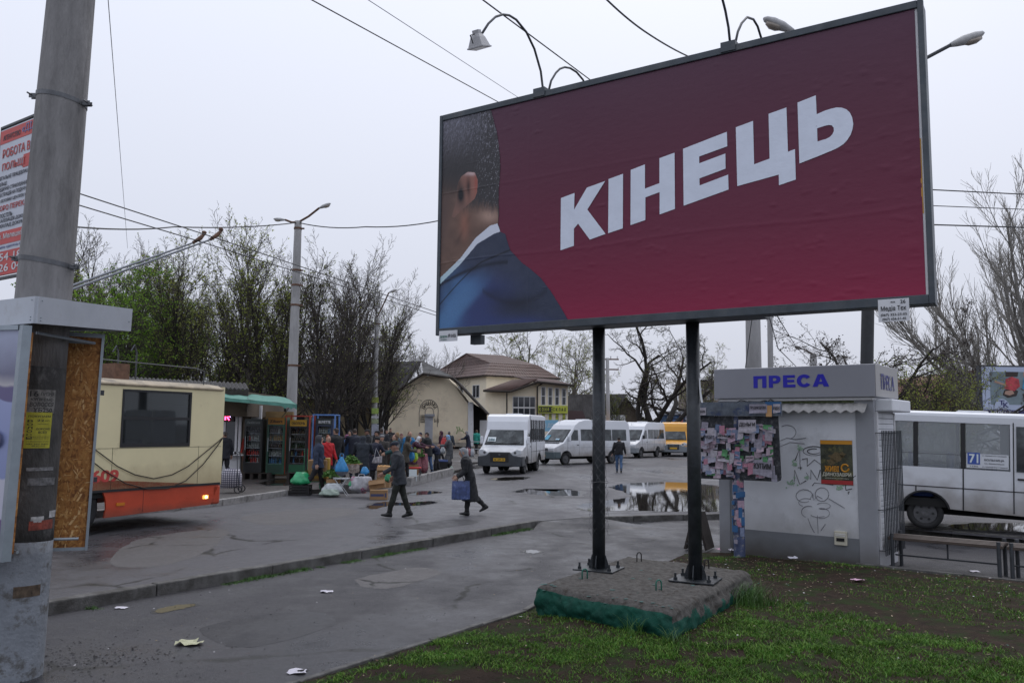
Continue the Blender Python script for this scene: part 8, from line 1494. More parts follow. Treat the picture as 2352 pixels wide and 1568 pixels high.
bag('blue carrier bag hanging from the hooded woman', 1470, 672, 31.6, .30, .2, .48, MATS['film_blue'], neck=.3, seed=15, handles=True); bag('lime green carrier bag beside the blue one', 1518, 680, 31.7, .24, .18, .48, film('film_lime', (.28, .50, .03)), neck=.35, seed=16, handles=True)
bag('black bag on the kerb beside the woman in blue hood', 1925, 775, 38.0, .42, .3, .48, mat('bag_black', (.02, .02, .024), .4, bump=(10, .5)), neck=.3, seed=17, handles=True, z=.31); bag('clear grey bag at the end of the kerb', 1975, 830, 37.8, .26, .24, .34, MATS['film_clear'], neck=.3, seed=18, z=.005); bag('red carrier bag behind the woman in blue hood', 1888, 500, 42, .34, .2, .52, film('film_red', (.46, .03, .03)), neck=.6, seed=19, handles=True); bag('white carrier bag held by the woman in blue hood', 1868, 575, 39.2, .26, .2, .34, MATS['film_white'], neck=.35, seed=20)
bag('red checked bag on the far pavement by the railing', 2185, 522, 56, .62, .3, .52, mat('bag_red_check', (.42, .16, .17), .6, noise=(8, .5)), name='shopping_bag', neck=.8, seed=21, z=TZ+.005, handles=True)
for i, (x, c) in enumerate(((2178, (.55, .55, .55)), (2232, (.5, .55, .6)), (2252, (.5, .52, .55)))):
    p = at(*zm(x, 520), 55.8); mb = MB(); mb.sm = True; mb.tube([(p.x, 55.8, TZ), (p.x, 55.8, TZ+.42), (p.x, 55.8, TZ+.5), (p.x, 55.8, TZ+.56)], [.07, .07, .03, .03], 10); tag(mb.build('bottle', mat('milk_bottle_%d' % i, c, .3)), 'pale plastic bottle %s the red checked bag on the far pavement' % ('behind', 'just right of', 'farthest right of')[i], 'bottle', 'bottles on the far pavement')
rs_ = thing('stool', 'small stool with red seat and black legs on the kerb edge', 'stool', (at(*zm(1512, 830), 31.5).x, 31.5, TZ)); hS = .42; box_part('seat', (-.25, .25, -.17, .17, hS, hS+.05), mat('seat_red', (.50, .02, .02), .5), rs_, .015)
for x in (-.22, .22):
    for y in (-.14, .14): line_part('leg', [(x, y, 0), (x, y, hS)], .013, M_STEEL, rs_)
p = at(*zm(1495, 850), 30.8); mb = MB(); mb.box(p.x-.14, p.x+.14, 30.8, 30.815, TZ+.005, TZ+.42); tag(mb.build('white_card', M_CARD), 'white card leaning before the red stool', 'card')
bc = thing('plastic_crate', 'blue edged crate behind the bending man', 'crate', (at(*zm(1846, 770), 38).x, 38, TZ)); box_part('box', (-.30, .30, -.2, .2, 0, .42), M_TRIM, bc); box_part('rim', (-.32, .32, -.22, .22, .42, .50), mat('crate_blue', (.08, .12, .30), .5), bc)
mb = MB(); mb.sm = True; p = gp(*zm(884, 1060), .0); mb.ell((p.x, p.y, .06), (.09, .08, .07), 10, 6); tag(mb.build('plastic_cup', mat('cup_pink', (.62, .18, .16), .5)), 'crushed pink cup on the road before the kerb blocks', 'litter')
# hand cart with cardboard sack
hc = thing('hand_cart', 'green metal hand cart loaded with a big cardboard package', 'hand cart', (at(*zm(345, 1040), 26.3).x, 26.3, TZ)); M_CGREEN = mat('cart_green', (.02, .14, .07), .5)
box_part('package', (-.40, .20, -.18, .2, .26, .92), M_CARDB, hc, .04); box_part('tape', (-.405, .205, -.185, .205, .36, .43), mat('tape_yellow', (.38, .22, .03), .4), hc); box_part('yellow_flap', (.10, .25, -.1, .12, .6, .98), MATS['tape_yellow'], hc, .03)
for y in (-.2, .22): line_part('rail', [(-.5, y, .1), (-.5, y, 1.25)], .014, M_CGREEN, hc); line_part('foot_rail', [(-.5, y, .26), (.35, y, .26), (.42, y, .06)], .014, M_CGREEN, hc)
for y in (-.26, .28): mb = MB(); mb.tube([(.12+.11*math.cos(a), y, .12+.11*math.sin(a)) for a in np.linspace(0, 2*PI, 18)], .018, 6); mb.build('wheel', M_CGREEN, hc)
# loose kerb blocks
for x, y, w, h, dp, lb, m in ((690, 1062, .82, .27, .28, 'loose dark kerb block lying at the market edge', M_KERB), (882, 1040, .50, .30, .30, 'loose pale kerb block beside the dark one', M_KERBL)):
    p = gp(*zm(x, y), 0); t = MB(); t.box(-w/2, w/2, 0, dp, 0, h); o = t.build('kerb_block', m, None, (p.x, p.y, .004), bevel=.02); o.rotation_euler = (0, 0, .12); tag(o, lb, 'kerb block')
# shopping trolley bag beside the booth
ch = thing('shopping_trolley', 'wheeled trolley with a checked bag beside the trolleybus', 'shopping trolley', (gp(530, 1131, TZ).x, gp(530, 1131, TZ).y, TZ), .1); M_CHK = bpy.data.materials.new('checked_cloth'); M_CHK.use_nodes = True; nt = M_CHK.node_tree; b = nt.nodes['Principled BSDF']; b.inputs['Roughness'].default_value = .7; tc = nt.nodes.new('ShaderNodeTexCoord'); w1 = nt.nodes.new('ShaderNodeTexWave'); w1.bands_direction = 'X'; w1.inputs['Scale'].default_value = 5; w2 = nt.nodes.new('ShaderNodeTexWave'); w2.bands_direction = 'Z'; w2.inputs['Scale'].default_value = 5; mx = nt.nodes.new('ShaderNodeMixRGB'); mx.blend_type = 'MULTIPLY'; mx.inputs[0].default_value = 1; cr = nt.nodes.new('ShaderNodeValToRGB'); cr.color_ramp.elements[0].color = (.05, .05, .08, 1); cr.color_ramp.elements[1].color = (.46, .44, .48, 1); cr.color_ramp.elements[1].position = .55
for w in (w1, w2): nt.links.new(tc.outputs['Object'], w.inputs[0])
nt.links.new(w1.outputs[0], mx.inputs[1]); nt.links.new(w2.outputs[0], mx.inputs[2]); nt.links.new(mx.outputs[0], cr.inputs[0]); nt.links.new(cr.outputs[0], b.inputs['Base Color'])
mb = MB(); mb.sm = True; mb.loft([((-.02, 0, .14), (.22, 0, 0), (0, .16, 0)), ((0, 0, .16), (.30, 0, 0), (0, .22, 0)), ((0, 0, .5), (.30, 0, .02), (0, .24, 0)), ((-.02, 0, .66), (.24, 0, .03), (0, .2, 0)), ((-.04, 0, .70), (.1, 0, 0), (0, .1, 0))], 18); mb.build('bag', M_CHK, ch)
for y in (-.2, .2): line_part('frame', [(.28, y, .05), (.20, y, .7), (.18, y, 1.12)], .012, M_STEEL, ch); mb = MB(); mb.tube([(.25+.10*math.cos(a), y*1.25, .11+.10*math.sin(a)) for a in np.linspace(0, 2*PI, 16)], .018, 6); mb.build('wheel', M_TRIM, ch)
line_part('handle', [(.18, -.2, 1.12), (.16, -.15, 1.18), (.16, .15, 1.18), (.18, .2, 1.12)], .014, M_STEEL, ch)
rl = thing('railing', 'low grey metal railing at the shop arcade', 'railing', (at(*zm(2215, 500), 58).x, 58, TZ)); 
for z in (.45, .95): line_part('rail', [(0, 0, z), (5, .6, z)], .03, M_GREYM, rl)
for i in range(5): line_part('post', [(i*1.25, i*.15, 0), (i*1.25, i*.15, .95)], .03, M_GREYM, rl)
# ================================================================== PEOPLE
SKIN_ = mat('skin', (.40, .235, .17), .55, noise=(12, .12)); SKIN2 = mat('skin_weathered', (.30, .165, .12), .55, noise=(12, .15)); SHOE = mat('shoe_black', (.012, .012, .013), .45); EYE_ = mat('eye_dark', (.02, .015, .012), .3); LIP = mat('lip', (.28, .11, .09), .5)
def cloth(nm, c, r=.85): return mat('cloth_'+nm, c, r, noise=(7, .22), bump=(9, .55))
def person(label, loc, face, h=1.70, coat=(.02, .02, .025), trousers=(.015, .015, .018), hat=None, hatc=(.02, .02, .02), hairc=(.05, .03, .02), lean=0., legs=((10, 5), (-10, 8)), arms=((8, 12, 15), (-8, 12, 15)), coatlen=.72, bulk=1.0, skin=SKIN_, headturn=0., headtilt=0., shoes=SHOE, vox=.017, scarf=None, hood=False, twist=0.):
    """face = heading; legs = (swing, knee) left/right in degrees; arms = (swing, abduction, elbow). coatlen = hem height above ground (for h=1.72)"""
    t = thing('person', label, 'person', loc, face); k = h/1.72; prims = []; mats = [cloth('%.3f_%.3f_%.3f' % coat, coat), cloth('%.3f_%.3f_%.3f' % trousers, trousers), skin, shoes, cloth('hat_%.3f_%.3f_%.3f' % hatc, hatc), mat('hair_%.3f_%.3f' % hairc[:2], hairc, .7, noise=(30, .4), bump=(40, .6))]
    def P(mi, fn): mb = MB(); fn(mb); prims.append((mi, mb))
    ln = math.radians(lean); HZ = .93
    def tor(x, y, z):                                            # torso frame, bends forward about the hips
        dz = z-HZ; return Vector((x*math.cos(ln)+dz*math.sin(ln), y, HZ+dz*math.cos(ln)-x*math.sin(ln)))
    tx = Vector((math.cos(ln), 0, -math.sin(ln))); bx = 1+.12*(bulk-1)*3
    # legs
    feet = []
    for s, (sw, kn) in ((1, legs[0]), (-1, legs[1])):
        a = math.radians(sw); b = math.radians(sw-kn); hip_ = Vector((0, s*.095, .90)); kn_ = hip_+Vector((math.sin(a), 0, -math.cos(a)))*.43; an = kn_+Vector((math.sin(b), 0, -math.cos(b)))*.40
        P(1, lambda mb: mb.tube([hip_+Vector((0, 0, .06)), hip_.lerp(kn_, .5), kn_, kn_.lerp(an, .35), an], [.098, .088, .070, .072, .058], 12))
        fp = math.radians(max(-50, min(30, (sw-kn)*.55 if sw-kn < 0 else 8))); fd = Vector((math.cos(fp), 0, math.sin(fp))); fu = Vector((-math.sin(fp), 0, math.cos(fp))); c = an-fu*.05
        P(3, lambda mb: mb.loft([(c-fd*.085-fu*.0, Vector((0, .025, 0)), fu*.02), (c-fd*.07, Vector((0, .042, 0)), fu*.048), (c+fd*.02+fu*.005, Vector((0, .045, 0)), fu*.06), (c+fd*.10-fu*.012, Vector((0, .050, 0)), fu*.038), (c+fd*.165-fu*.02, Vector((0, .042, 0)), fu*.026), (c+fd*.19-fu*.022, Vector((0, .02, 0)), fu*.012)], 12)); P(3, lambda mb: mb.tube([an+Vector((0, 0, .03)), c], [.05, .05], 10)); feet.append((kn_, an))
    # torso and coat
    w = 1.0*bx
    secs = [(.90, .118, .175), (1.0, .122, .172), (1.12, .120, .165), (1.26, .130, .188), (1.38, .122, .196), (1.44, .095, .165), (1.485, .06, .09)]
    P(0, lambda mb: mb.loft([(tor(0, 0, z), tx*a*w*1.08, Vector((0, b*w*1.04, 0))) for z, a, b in secs], 18))
    kz = [kn for kn, an in feet]; sx0 = min(p.x for p in kz); sx1 = max(p.x for p in kz)
    if coatlen < .90:
        n = 5; ss_ = []
        for i in range(n+1):
            q = i/n; z = .98-(.98-coatlen)*q; f = (.92-z)/.55; cxm = ((sx0+sx1)/2)*max(0, f); ha = .128*w+max(0, f)*((sx1-sx0)/2*.9+.02); ss_.append((Vector((cxm, 0, z)), Vector((ha, 0, 0)), Vector((0, .18*w+.035*max(0, f), 0))))
        P(0, lambda mb: mb.loft(ss_, 18))
    # arms
    hands = []
    for s, (sw, ab, el) in ((1, arms[0]), (-1, arms[1])):
        a = math.radians(sw)+ln*.5; b = math.radians(ab); sh = tor(0, s*.185*w, 1.41); d = Vector((math.sin(a)*math.cos(b), s*math.sin(b), -math.cos(a)*math.cos(b))).normalized(); e_ = sh+d*.29
        a2 = a+math.radians(el); d2 = Vector((math.sin(a2)*math.cos(b), s*math.sin(b)*(1-.9*min(1, el/70)), -math.cos(a2)*math.cos(b))).normalized(); wr = e_+d2*.25; f = .9+.25*(bulk-.6)
        P(0, lambda mb: mb.tube([sh+Vector((0, -s*.03, .01)), sh, sh.lerp(e_, .5), e_, e_.lerp(wr, .5), wr], [.066*f, .076*f, .066*f, .060*f, .054*f, .045*f], 12)); hands.append((wr, d2, s))
        # head
    P(2, lambda mb: mb.tube([tor(0, 0, 1.44), tor(.012, 0, 1.54)], [.062, .056], 12))
    Mh = Matrix.Rotation(math.radians(headturn), 3, 'Z') @ Matrix.Rotation(math.radians(headtilt)+ln*.55, 3, 'Y'); hc = tor(.02, 0, 1.60)
    def H(x, y, z): return hc+Mh @ Vector((x, y, z))
    P(2, lambda mb: mb.ell(hc, (.094, .074, .112), 16, 12, Mh)); P(2, lambda mb: mb.ell(H(.045, 0, -.065), (.048, .048, .045), 12, 8, Mh)); P(2, lambda mb: mb.tube([H(.088, 0, .02), H(.112, 0, -.018), H(.09, 0, -.03)], [.010, .017, .010], 8))
    for s in (-1, 1): P(2, lambda mb: mb.ell(H(-.005, s*.075, -.005), (.022, .010, .032), 8, 6, Mh))
    if not hood and hat in (None, 'cap', 'beanie'): P(5, lambda mb: mb.ell(H(-.022, 0, .022), (.088, .080, .103), 16, 10, Mh))
    if hat == 'long': P(5, lambda mb: mb.ell(H(-.022, 0, .022), (.090, .084, .105), 16, 10, Mh)); P(5, lambda mb: mb.ell(H(-.05, 0, -.07), (.06, .078, .09), 12, 8, Mh))
    if hat == 'bun': P(5, lambda mb: mb.ell(H(-.022, 0, .022), (.090, .082, .105), 16, 10, Mh)); P(5, lambda mb: mb.ell(H(-.06, 0, .115), (.045, .045, .04), 10, 8, Mh))
    if hat == 'beanie': P(4, lambda mb: mb.loft([(H(-.006, 0, .022), Mh @ Vector((.099, 0, .012)), Mh @ Vector((0, .083, 0))), (H(-.01, 0, .07), Mh @ Vector((.094, 0, .012)), Mh @ Vector((0, .080, 0))), (H(-.018, 0, .115), Mh @ Vector((.062, 0, .01)), Mh @ Vector((0, .056, 0))), (H(-.02, 0, .132), Mh @ Vector((.02, 0, 0)), Mh @ Vector((0, .02, 0)))], 16))
    if hat == 'cap':
        P(4, lambda mb: mb.loft([(H(-.008, 0, .035), Mh @ Vector((.102, 0, .02)), Mh @ Vector((0, .086, 0))), (H(-.006, 0, .075), Mh @ Vector((.112, 0, .01)), Mh @ Vector((0, .098, 0))), (H(-.01, 0, .115), Mh @ Vector((.085, 0, 0)), Mh @ Vector((0, .075, 0))), (H(-.01, 0, .125), Mh @ Vector((.03, 0, 0)), Mh @ Vector((0, .03, 0)))], 16)); P(4, lambda mb: mb.loft([(H(.07, 0, .05), Mh @ Vector((.02, 0, 0)), Mh @ Vector((0, .075, 0))), (H(.105, 0, .042), Mh @ Vector((.045, 0, -.012)), Mh @ Vector((0, .068, 0))), (H(.105, 0, .030), Mh @ Vector((.045, 0, -.012)), Mh @ Vector((0, .066, 0)))], 14))
    if hat == 'fur': P(4, lambda mb: mb.ell(H(-.008, 0, .068), (.118, .105, .075), 18, 10, Mh))
    if hat in ('scarf', 'hood') or hood:
        g = 1.0 if hat == 'scarf' else 1.12
        P(4 if not hood or hat == 'scarf' else 4, lambda mb: mb.ell(H(-.032, 0, .012), (.100*g, .092*g, .122*g), 18, 12, Mh)); P(4, lambda mb: mb.tube([H(-.045, 0, -.05), tor(-.025, 0, 1.50), tor(-.01, 0, 1.44)], [.082*g, .088*g, .10*g], 14))
        P(4, lambda mb: mb.tube([H(.04, .0, -.112), tor(.03, 0, 1.46)], [.055, .07], 12)); P(4, lambda mb: mb.tube([H(.03+.02*math.sin(q), .082*g*math.cos(q), .118*g*math.sin(q)+.0) for q in np.linspace(-1.1, PI+1.1, 16)], .017*g, 8))
    elif scarf: P(4, lambda mb: mb.tube([tor(.0, 0, 1.44), tor(.008, 0, 1.50)], [.095, .085], 14))
    else: P(0, lambda mb: mb.tube([tor(-.01, 0, 1.43), tor(-.005, 0, 1.505)], [.088, .076], 14))
    # fuse everything into one skin
    allv, allf, src = [], [], []
    for mi, mb in prims:
        o_ = len(allv); allv += mb.v; allf += [tuple(i+o_ for i in f) for f in mb.f]; src += [mi]*len(mb.v)
    me = bpy.data.meshes.new('body'); me.from_pydata(allv, [], allf); bm = bmesh.new(); bm.from_mesh(me); bmesh.ops.recalc_face_normals(bm, faces=bm.faces); bm.to_mesh(me); bm.free()
    tmp = link('tmp', me); rm = tmp.modifiers.new('r', 'REMESH'); rm.mode = 'VOXEL'; rm.voxel_size = vox; sm = tmp.modifiers.new('s', 'SMOOTH'); sm.factor = .5; sm.iterations = 3
    dg = bpy.context.evaluated_depsgraph_get(); fin = bpy.data.meshes.new_from_object(tmp.evaluated_get(dg)); bpy.data.objects.remove(tmp); bpy.data.meshes.remove(me)
    kd = kdtree.KDTree(len(allv)*3); cnt = 0; lab = []
    for mi, mb in prims:                                         # dense samples: vertices and face centres
        for v in mb.v: kd.insert(v, cnt); lab.append(mi); cnt += 1
        for f in mb.f:
            if len(f) <= 4 and cnt < len(allv)*3: c = sum((Vector(mb.v[i]) for i in f), Vector())/len(f); kd.insert(c, cnt); lab.append(mi); cnt += 1
    kd.balance(); co = np.empty(len(fin.vertices)*3); fin.vertices.foreach_get('co', co); co = co.reshape(-1, 3); vl = np.array([lab[kd.find(v)[1]] for v in co])
    nrm = np.empty(len(fin.vertices)*3); fin.vertices.foreach_get('normal', nrm); nrm = nrm.reshape(-1, 3); sd_ = (len(label)*7) % 50
    fold = (fbm(co[:, 0]*9+co[:, 2]*5+sd_, co[:, 1]*9+co[:, 2]*8, sd_, 3)-.5)*.045*np.isin(vl, (0, 1)); co = co+nrm*fold[:, None]     # creases in the cloth
    V = [tuple(v) for v in co]; Fs = []; Mi = []
    for p in fin.polygons: vs = tuple(p.vertices); Fs.append(vs); q = [vl[i] for i in vs]; Mi.append(int(max(set(q), key=q.count)))
    bpy.data.meshes.remove(fin); zmin = min(v[2] for v in V)
    ex = MB()
    for wr, d2, s in hands:                                      # palm, four fingers, thumb
        up = Vector((0, s, 0)).cross(d2).normalized(); sd = d2.cross(up).normalized(); ex.mi = 2; ex.sm = True
        ex.loft([(wr-d2*.02, up*.026, sd*.020), (wr+d2*.03, up*.036, sd*.017), (wr+d2*.075, up*.042, sd*.016), (wr+d2*.10, up*.038, sd*.013)], 10)
        for i, (o_, L) in enumerate(((.032, .058), (.011, .068), (-.011, .064), (-.031, .050))): b0 = wr+d2*.092+up*o_; cl = -sd*s; ex.tube([b0, b0+d2*L*.45, b0+d2*L*.75-cl*L*.25, b0+d2*L*.82-cl*L*.6], [.0095, .009, .008, .006], 6)
        b0 = wr+d2*.025+up*.030; ex.tube([b0, b0+d2*.03+up*.022, b0+d2*.055+up*.022-sd*.01], [.011, .010, .007], 6)
    if hat != 'scarf' or True:
        ex.mi = 6
        for s in (-1, 1): ex.ell(H(.078, s*.030, .012), (.010, .013, .008), 8, 6, Mh)
        ex.mi = 5
        for s in (-1, 1): ex.tube([H(.086, s*.014, .030), H(.080, s*.045, .030)], .005, 5)
        ex.mi = 7; ex.tube([H(.086, -.022, -.055), H(.094, 0, -.054), H(.086, .022, -.055)], .006, 5)
    o_ = len(V); V += ex.v; Fs += [tuple(i+o_ for i in f) for f in ex.f]; Mi += ex.m
    V = [(x*k, y*k, (z-zmin)*k) for x, y, z in V]; me = bpy.data.meshes.new('body'); me.from_pydata(V, [], Fs)
    for m in mats+[EYE_, LIP]: me.materials.append(m)
    me.polygons.foreach_set('material_index', Mi); me.polygons.foreach_set('use_smooth', [True]*len(Fs)); me.update(); link('body', me, t); t['hand'] = 0; del t['hand']
    M4 = Matrix.Translation(t.location) @ Matrix.Rotation(face, 4, 'Z'); return t, [M4 @ (Vector((w_.x, w_.y, w_.z-zmin))*k+(M4.to_3x3().inverted() @ Vector((0, 0, 0)))) for w_, d2, s in hands]
W_, E__, AW, TO = PI, 0., PI/2, -PI/2          # facing picture-left, picture-right, away, towards the camera
BLK, NVY = (.014, .014, .017), (.016, .021, .042)
# the two who cross the road
g0 = gp(916, 1188); person('man in dark jacket and navy cap striding left across the road', (g0.x, g0.y, 0), W_+.08, 1.74, (.030, .034, .042), (.016, .018, .014), 'cap', (.012, .016, .028), (.25, .23, .22), 9, ((17, 4), (-12, 8)), ((8, 8, 48), (-8, 10, 30)), .74, 1.25, SKIN2, 0, 4, vox=.013)
g1 = gp(1078, 1183); _, hd_ = person('old woman in long black coat and grey headscarf walking left', (g1.x, g1.y, 0), W_+.05, 1.60, (.011, .012, .015), (.008, .008, .009), 'scarf', (.20, .21, .225), (.2, .2, .2), 15, ((6, 3), (-13, 34)), ((-8, 6, 52), (-4, 6, 50)), .33, 1.2, SKIN_, 0, 10, vox=.013)
sb2 = thing('shopping_bag', 'blue patterned shopping bag carried by the woman in black coat', 'bag', (g1.x-.20, g1.y-.24, .39), .1); mbb = MB(); mbb.loft([((0, 0, 0), (.20, 0, 0), (0, .07, 0)), ((0, 0, .02), (.22, 0, 0), (0, .085, 0)), ((0, 0, .30), (.215, 0, 0), (0, .08, 0)), ((0, 0, .44), (.205, 0, 0), (0, .05, 0))], 16); mbb.build('sack', mat('bag_blue_pattern', (.05, .075, .19), .5, noise=(10, .6), dirt=((.20, .25, .36), 9, .58, .68)), sb2)
for y in (-.05, .05): line_part('handle', [(-.08, y, .43), (-.06, y*.5, .58), (.02, y*.5, .60), (.08, y, .43)], .009, MATS['cloth_0.016_0.021_0.042'] if 'cloth_0.016_0.021_0.042' in MATS else M_TRIM, sb2)
g2 = gp(1422, 1085); person('man in black jacket and blue jeans walking away between the vans', (g2.x, g2.y, 0), AW-.1, 1.68, BLK, (.055, .105, .20), None, BLK, (.012, .010, .010), 2, ((12, 4), (-10, 14)), ((6, 14, 20), (-6, 14, 20)), .86, 1.25)
# buyers and sellers
def at_m(x, Y): p = at(*zm(x, 600), Y); return (p.x, Y, TZ)
q = gp(*zm(300, 1085), 0)
CROWD = [
 ('person in navy jacket and raised dark hood walking right before the fridges', (q.x, q.y, .0), E__+.25, dict(h=1.78, coat=(.022, .032, .062), trousers=BLK, hat='hood', hatc=(.040, .042, .050), hood=True, legs=((14, 6), (-24, 26)), arms=((14, 14, 30), (-16, 14, 20)), coatlen=.78, bulk=1.5)),
 ('woman in red jacket with a ginger bun behind the navy hooded walker', at_m(428, 27.6), E__-.7, dict(h=1.62, coat=(.42, .014, .020), trousers=BLK, hat='bun', hairc=(.20, .055, .02), coatlen=.72, bulk=1.0, headtilt=12)),
 ('tall man in black coat and black beanie facing left by the blue cage', at_m(530, 29.5), W_-.6, dict(h=1.86, coat=(.012, .013, .015), trousers=(.012, .012, .014), hat='beanie', hatc=BLK, coatlen=.78, bulk=1.4)),
 ('man in navy quilted jacket and jeans seen from behind at the herb table', at_m(765, 32.5), AW+.3, dict(h=1.84, coat=(.018, .021, .034), trousers=(.03, .05, .10), hat='beanie', hatc=BLK, coatlen=.80, bulk=1.6, lean=8, arms=((25, 16, 40), (15, 16, 30)))),
 ('man in flat cap and dark jacket facing left behind the quilted jacket', at_m(925, 36), W_+.3, dict(h=1.80, coat=(.020, .022, .026), trousers=BLK, hat='cap', hatc=(.020, .020, .022), coatlen=.8, bulk=1.3, skin=SKIN2)),
 ('person in long dark hooded coat seen from behind at the kerb boxes', at_m(868, 28.8), AW+.1, dict(h=1.62, coat=(.019, .025, .035), trousers=BLK, hat='hood', hatc=(.019, .025, .035), hood=True, coatlen=.30, bulk=1.7, lean=10, arms=((24, 14, 40), (24, 14, 40)))),
 ('person in black fur hat and dark blue coat with striped bag on the arm', at_m(1000, 29.8), AW-.7, dict(h=1.58, coat=(.020, .022, .040), trousers=BLK, hat='fur', hatc=(.016, .016, .018), coatlen=.45, bulk=1.5, lean=14, scarf=True, arms=((30, 12, 50), (30, 12, 50)))),
 ('woman in grey fur hat and dark glasses facing the camera', at_m(1105, 31.5), TO+.1, dict(h=1.62, coat=(.038, .034, .032), trousers=BLK, hat='fur', hatc=(.17, .17, .18), coatlen=.45, bulk=1.5, arms=((25, 10, 70), (25, 10, 70)))),
 ('broad man with short hair seen from behind in dark jacket', at_m(1095, 37), AW, dict(h=1.86, coat=(.022, .025, .032), trousers=BLK, hat=None, hairc=(.035, .025, .02), coatlen=.8, bulk=1.8)),
 ('left one of two men in black by the shop wall', at_m(1165, 50), TO-.3, dict(h=1.72, coat=BLK, trousers=BLK, hat='beanie', hatc=BLK, coatlen=.75, bulk=1.3)),
 ('right one of two men in black by the shop wall', at_m(1208, 51), TO+.2, dict(h=1.82, coat=BLK, trousers=BLK, hat='beanie', hatc=BLK, coatlen=.75, bulk=1.2)),
 ('brown haired woman in teal jacket looking left', at_m(1275, 28.6), W_+.1, dict(h=1.68, coat=(.012, .055, .058), trousers=NVY, hat='long', hairc=(.085, .045, .025), coatlen=.68, bulk=1.5, arms=((20, 14, 50), (20, 14, 50)))),
 ('fair haired woman behind the teal jacket', at_m(1295, 35), W_-.4, dict(h=1.70, coat=(.03, .06, .09), trousers=BLK, hat='long', hairc=(.26, .16, .07), coatlen=.7, bulk=1.2)),
 ('man with fair hair in bright blue jacket leaning over the stalls', at_m(1400, 34.5), TO+.9, dict(h=1.78, coat=(.02, .14, .30), trousers=BLK, hat=None, hairc=(.12, .07, .035), coatlen=.78, bulk=1.4, lean=18, arms=((30, 14, 30), (30, 14, 30)))),
 ('woman in olive hooded jacket carrying the blue and lime bags', at_m(1405, 31.2), E__+.1, dict(h=1.60, coat=(.060, .052, .040), trousers=BLK, hat='hood', hatc=(.045, .038, .030), hood=True, coatlen=.68, bulk=1.4, lean=8, arms=((25, 8, 60), (25, 8, 50)))),
 ('woman in white headscarf and plum coat reaching over the herbs', at_m(1490, 33), E__-.3, dict(h=1.62, coat=(.050, .014, .030), trousers=BLK, hat='scarf', hatc=(.56, .57, .60), coatlen=.5, bulk=1.5, lean=24, arms=((55, 8, 20), (50, 8, 25)))),
 ('man in black coat and beanie with jeans by the onion sacks', at_m(1690, 35.6), W_-.3, dict(h=1.70, coat=(.013, .015, .017), trousers=(.05, .10, .20), hat='beanie', hatc=(.02, .02, .024), coatlen=.72, bulk=1.5, lean=6, legs=((6, 3), (-8, 4)), arms=((40, 8, 20), (12, 10, 20)))),
 ('bending man in navy coat right of the man with beanie', at_m(1790, 36.5), W_+.5, dict(h=1.72, coat=(.020, .026, .055), trousers=BLK, hat=None, hairc=(.02, .016, .014), coatlen=.78, bulk=1.5, lean=58, arms=((30, 8, 10), (30, 8, 15)))),
 ('woman in grey coat and pale blue hood at the kerb end', at_m(1960, 38.6), W_, dict(h=1.58, coat=(.070, .074, .080), trousers=BLK, hat='scarf', hatc=(.17, .30, .47), coatlen=.55, bulk=1.5, lean=10, legs=((26, 50), (0, 4)), arms=((30, 8, 55), (30, 8, 60)))),
 ('slim person in plum hooded coat on the far pavement', at_m(1845, 48), W_+.4, dict(h=1.68, coat=(.050, .016, .034), trousers=BLK, hat='hood', hatc=(.050, .016, .034), hood=True, coatlen=.5, bulk=1.1)),
 ('person in grey knit hat with dark backpack on the far pavement', at_m(1945, 50), AW, dict(h=1.66, coat=(.035, .045, .06), trousers=BLK, hat='beanie', hatc=(.22, .22, .24), coatlen=.7, bulk=1.5)),
 ('person in navy coat and grey hat with outstretched hand by the railing', at_m(2190, 57), W_, dict(h=1.66, coat=NVY, trousers=BLK, hat='scarf', hatc=(.20, .21, .23), coatlen=.5, bulk=1.4, lean=12, arms=((40, 8, 30), (35, 8, 40)))),
 ('person in turquoise jacket in the dark arcade', at_m(2290, 62), AW-.5, dict(h=1.72, coat=(.03, .30, .24), trousers=BLK, hat='long', hairc=(.09, .05, .03), coatlen=.75, bulk=1.3)),
 ('person in blue jacket with an orange glove beside the blue cage', at_m(640, 33), AW-.3, dict(h=1.62, coat=(.03, .07, .17), trousers=BLK, hat='beanie', hatc=(.30, .08, .20), coatlen=.6, bulk=1.4, lean=12)),
 ('man in dark puffer jacket and patterned hat at the booth counter', (at(517, 1000, 29.8).x, 29.8, TZ), W_-.5, dict(h=1.70, coat=(.022, .024, .032), trousers=BLK, hat='beanie', hatc=(.12, .12, .12), coatlen=.75, bulk=1.6, headtilt=-4)),
 ('person with dark hair and red jacket between booth and fridges', (at(551, 1000, 31.8).x, 31.8, TZ), TO-.6, dict(h=1.72, coat=(.32, .03, .02), trousers=BLK, hat='long', hairc=(.012, .010, .010), coatlen=.6, bulk=1.2)),
 ('man in black leather cap standing behind the grey fur hat', at_m(1050, 34), W_, dict(h=1.76, coat=BLK, trousers=BLK, hat='cap', hatc=BLK, coatlen=.75, bulk=1.4)),
 ('woman in dark brown coat and black scarf behind the teal jacket', at_m(1235, 32.5), AW+.4, dict(h=1.60, coat=(.030, .020, .016), trousers=BLK, hat='scarf', hatc=(.02, .02, .022), coatlen=.45, bulk=1.5)),
 ('man in charcoal hooded jacket deep in the crowd', at_m(700, 36), TO, dict(h=1.74, coat=(.028, .028, .032), trousers=BLK, hat='hood', hatc=(.028, .028, .032), hood=True, coatlen=.75, bulk=1.4)),
 ('woman in dark grey beret coat behind the blue jacket', at_m(1345, 36.5), TO+.5, dict(h=1.62, coat=(.045, .045, .05), trousers=BLK, hat='beanie', hatc=(.10, .02, .03), coatlen=.5, bulk=1.4)),
 ('man in black parka behind the onion sacks', at_m(1610, 37.5), TO-.5, dict(h=1.70, coat=BLK, trousers=BLK, hat='beanie', hatc=NVY, coatlen=.7, bulk=1.5, lean=12)),
]
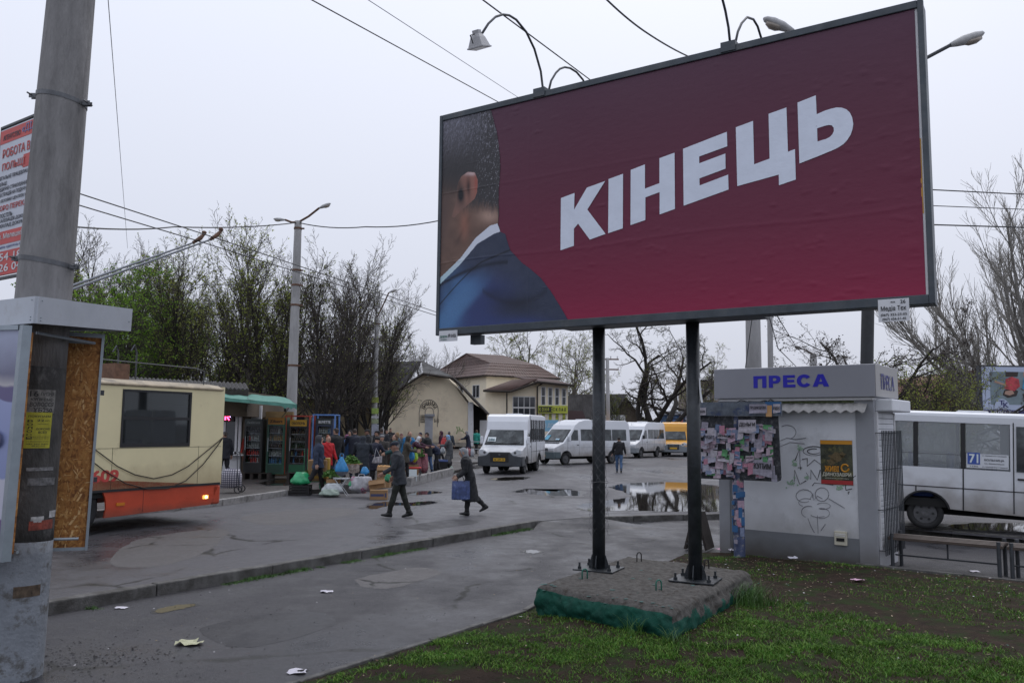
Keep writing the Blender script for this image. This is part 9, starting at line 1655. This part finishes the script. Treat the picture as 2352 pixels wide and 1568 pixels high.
HANDS = {}
for lb, loc, fc, kw in CROWD: HANDS[lb] = person(lb, loc, fc, **kw)[1]
sbag = thing('handbag', 'white striped shoulder bag of the person in black fur hat', 'handbag', (at(*zm(1045, 690), 29.2).x, 29.2, at(*zm(1045, 690), 29.2).z), .5); mbb = MB(); mbb.loft([((0, 0, 0), (.16, 0, 0), (0, .05, 0)), ((0, 0, .03), (.19, 0, 0), (0, .07, 0)), ((.03, 0, .22), (.16, 0, .03), (0, .05, 0))], 14); mbb.build('sack', mat('bag_stripes', (.34, .32, .34), .6, aniso=(22, 22, 1), noise=(2, .8)), sbag); line_part('strap', [(-.1, 0, .2), (-.02, .05, .52), (.12, 0, .22)], .009, M_WHITE, sbag)
gl = HANDS['woman in grey fur hat and dark glasses facing the camera']
# exhaust drifting behind the nearest minibus
ex_ = bpy.data.materials.new('exhaust_smoke'); ex_.use_nodes = True; nt = ex_.node_tree; nt.nodes.clear(); ou_ = nt.nodes.new('ShaderNodeOutputMaterial'); vp = nt.nodes.new('ShaderNodeVolumePrincipled'); vp.inputs['Color'].default_value = (.9, .92, .97, 1); vp.inputs['Density'].default_value = .28; nt.links.new(vp.outputs[0], ou_.inputs['Volume'])
mb = MB(); mb.sm = True; a_, b_ = at(1246, 1062, 41.5), at(1275, 1078, 40.5); mb.loft([(a_.lerp(b_, q), Vector((0, .05+.22*q, 0)), Vector((0, 0, .05+.16*q))) for q in (0, .25, .5, .8, 1)], 14); o = mb.build('exhaust_smoke', ex_); tag(o, 'faint white exhaust cloud behind the nearest minibus', 'smoke', kind='stuff')
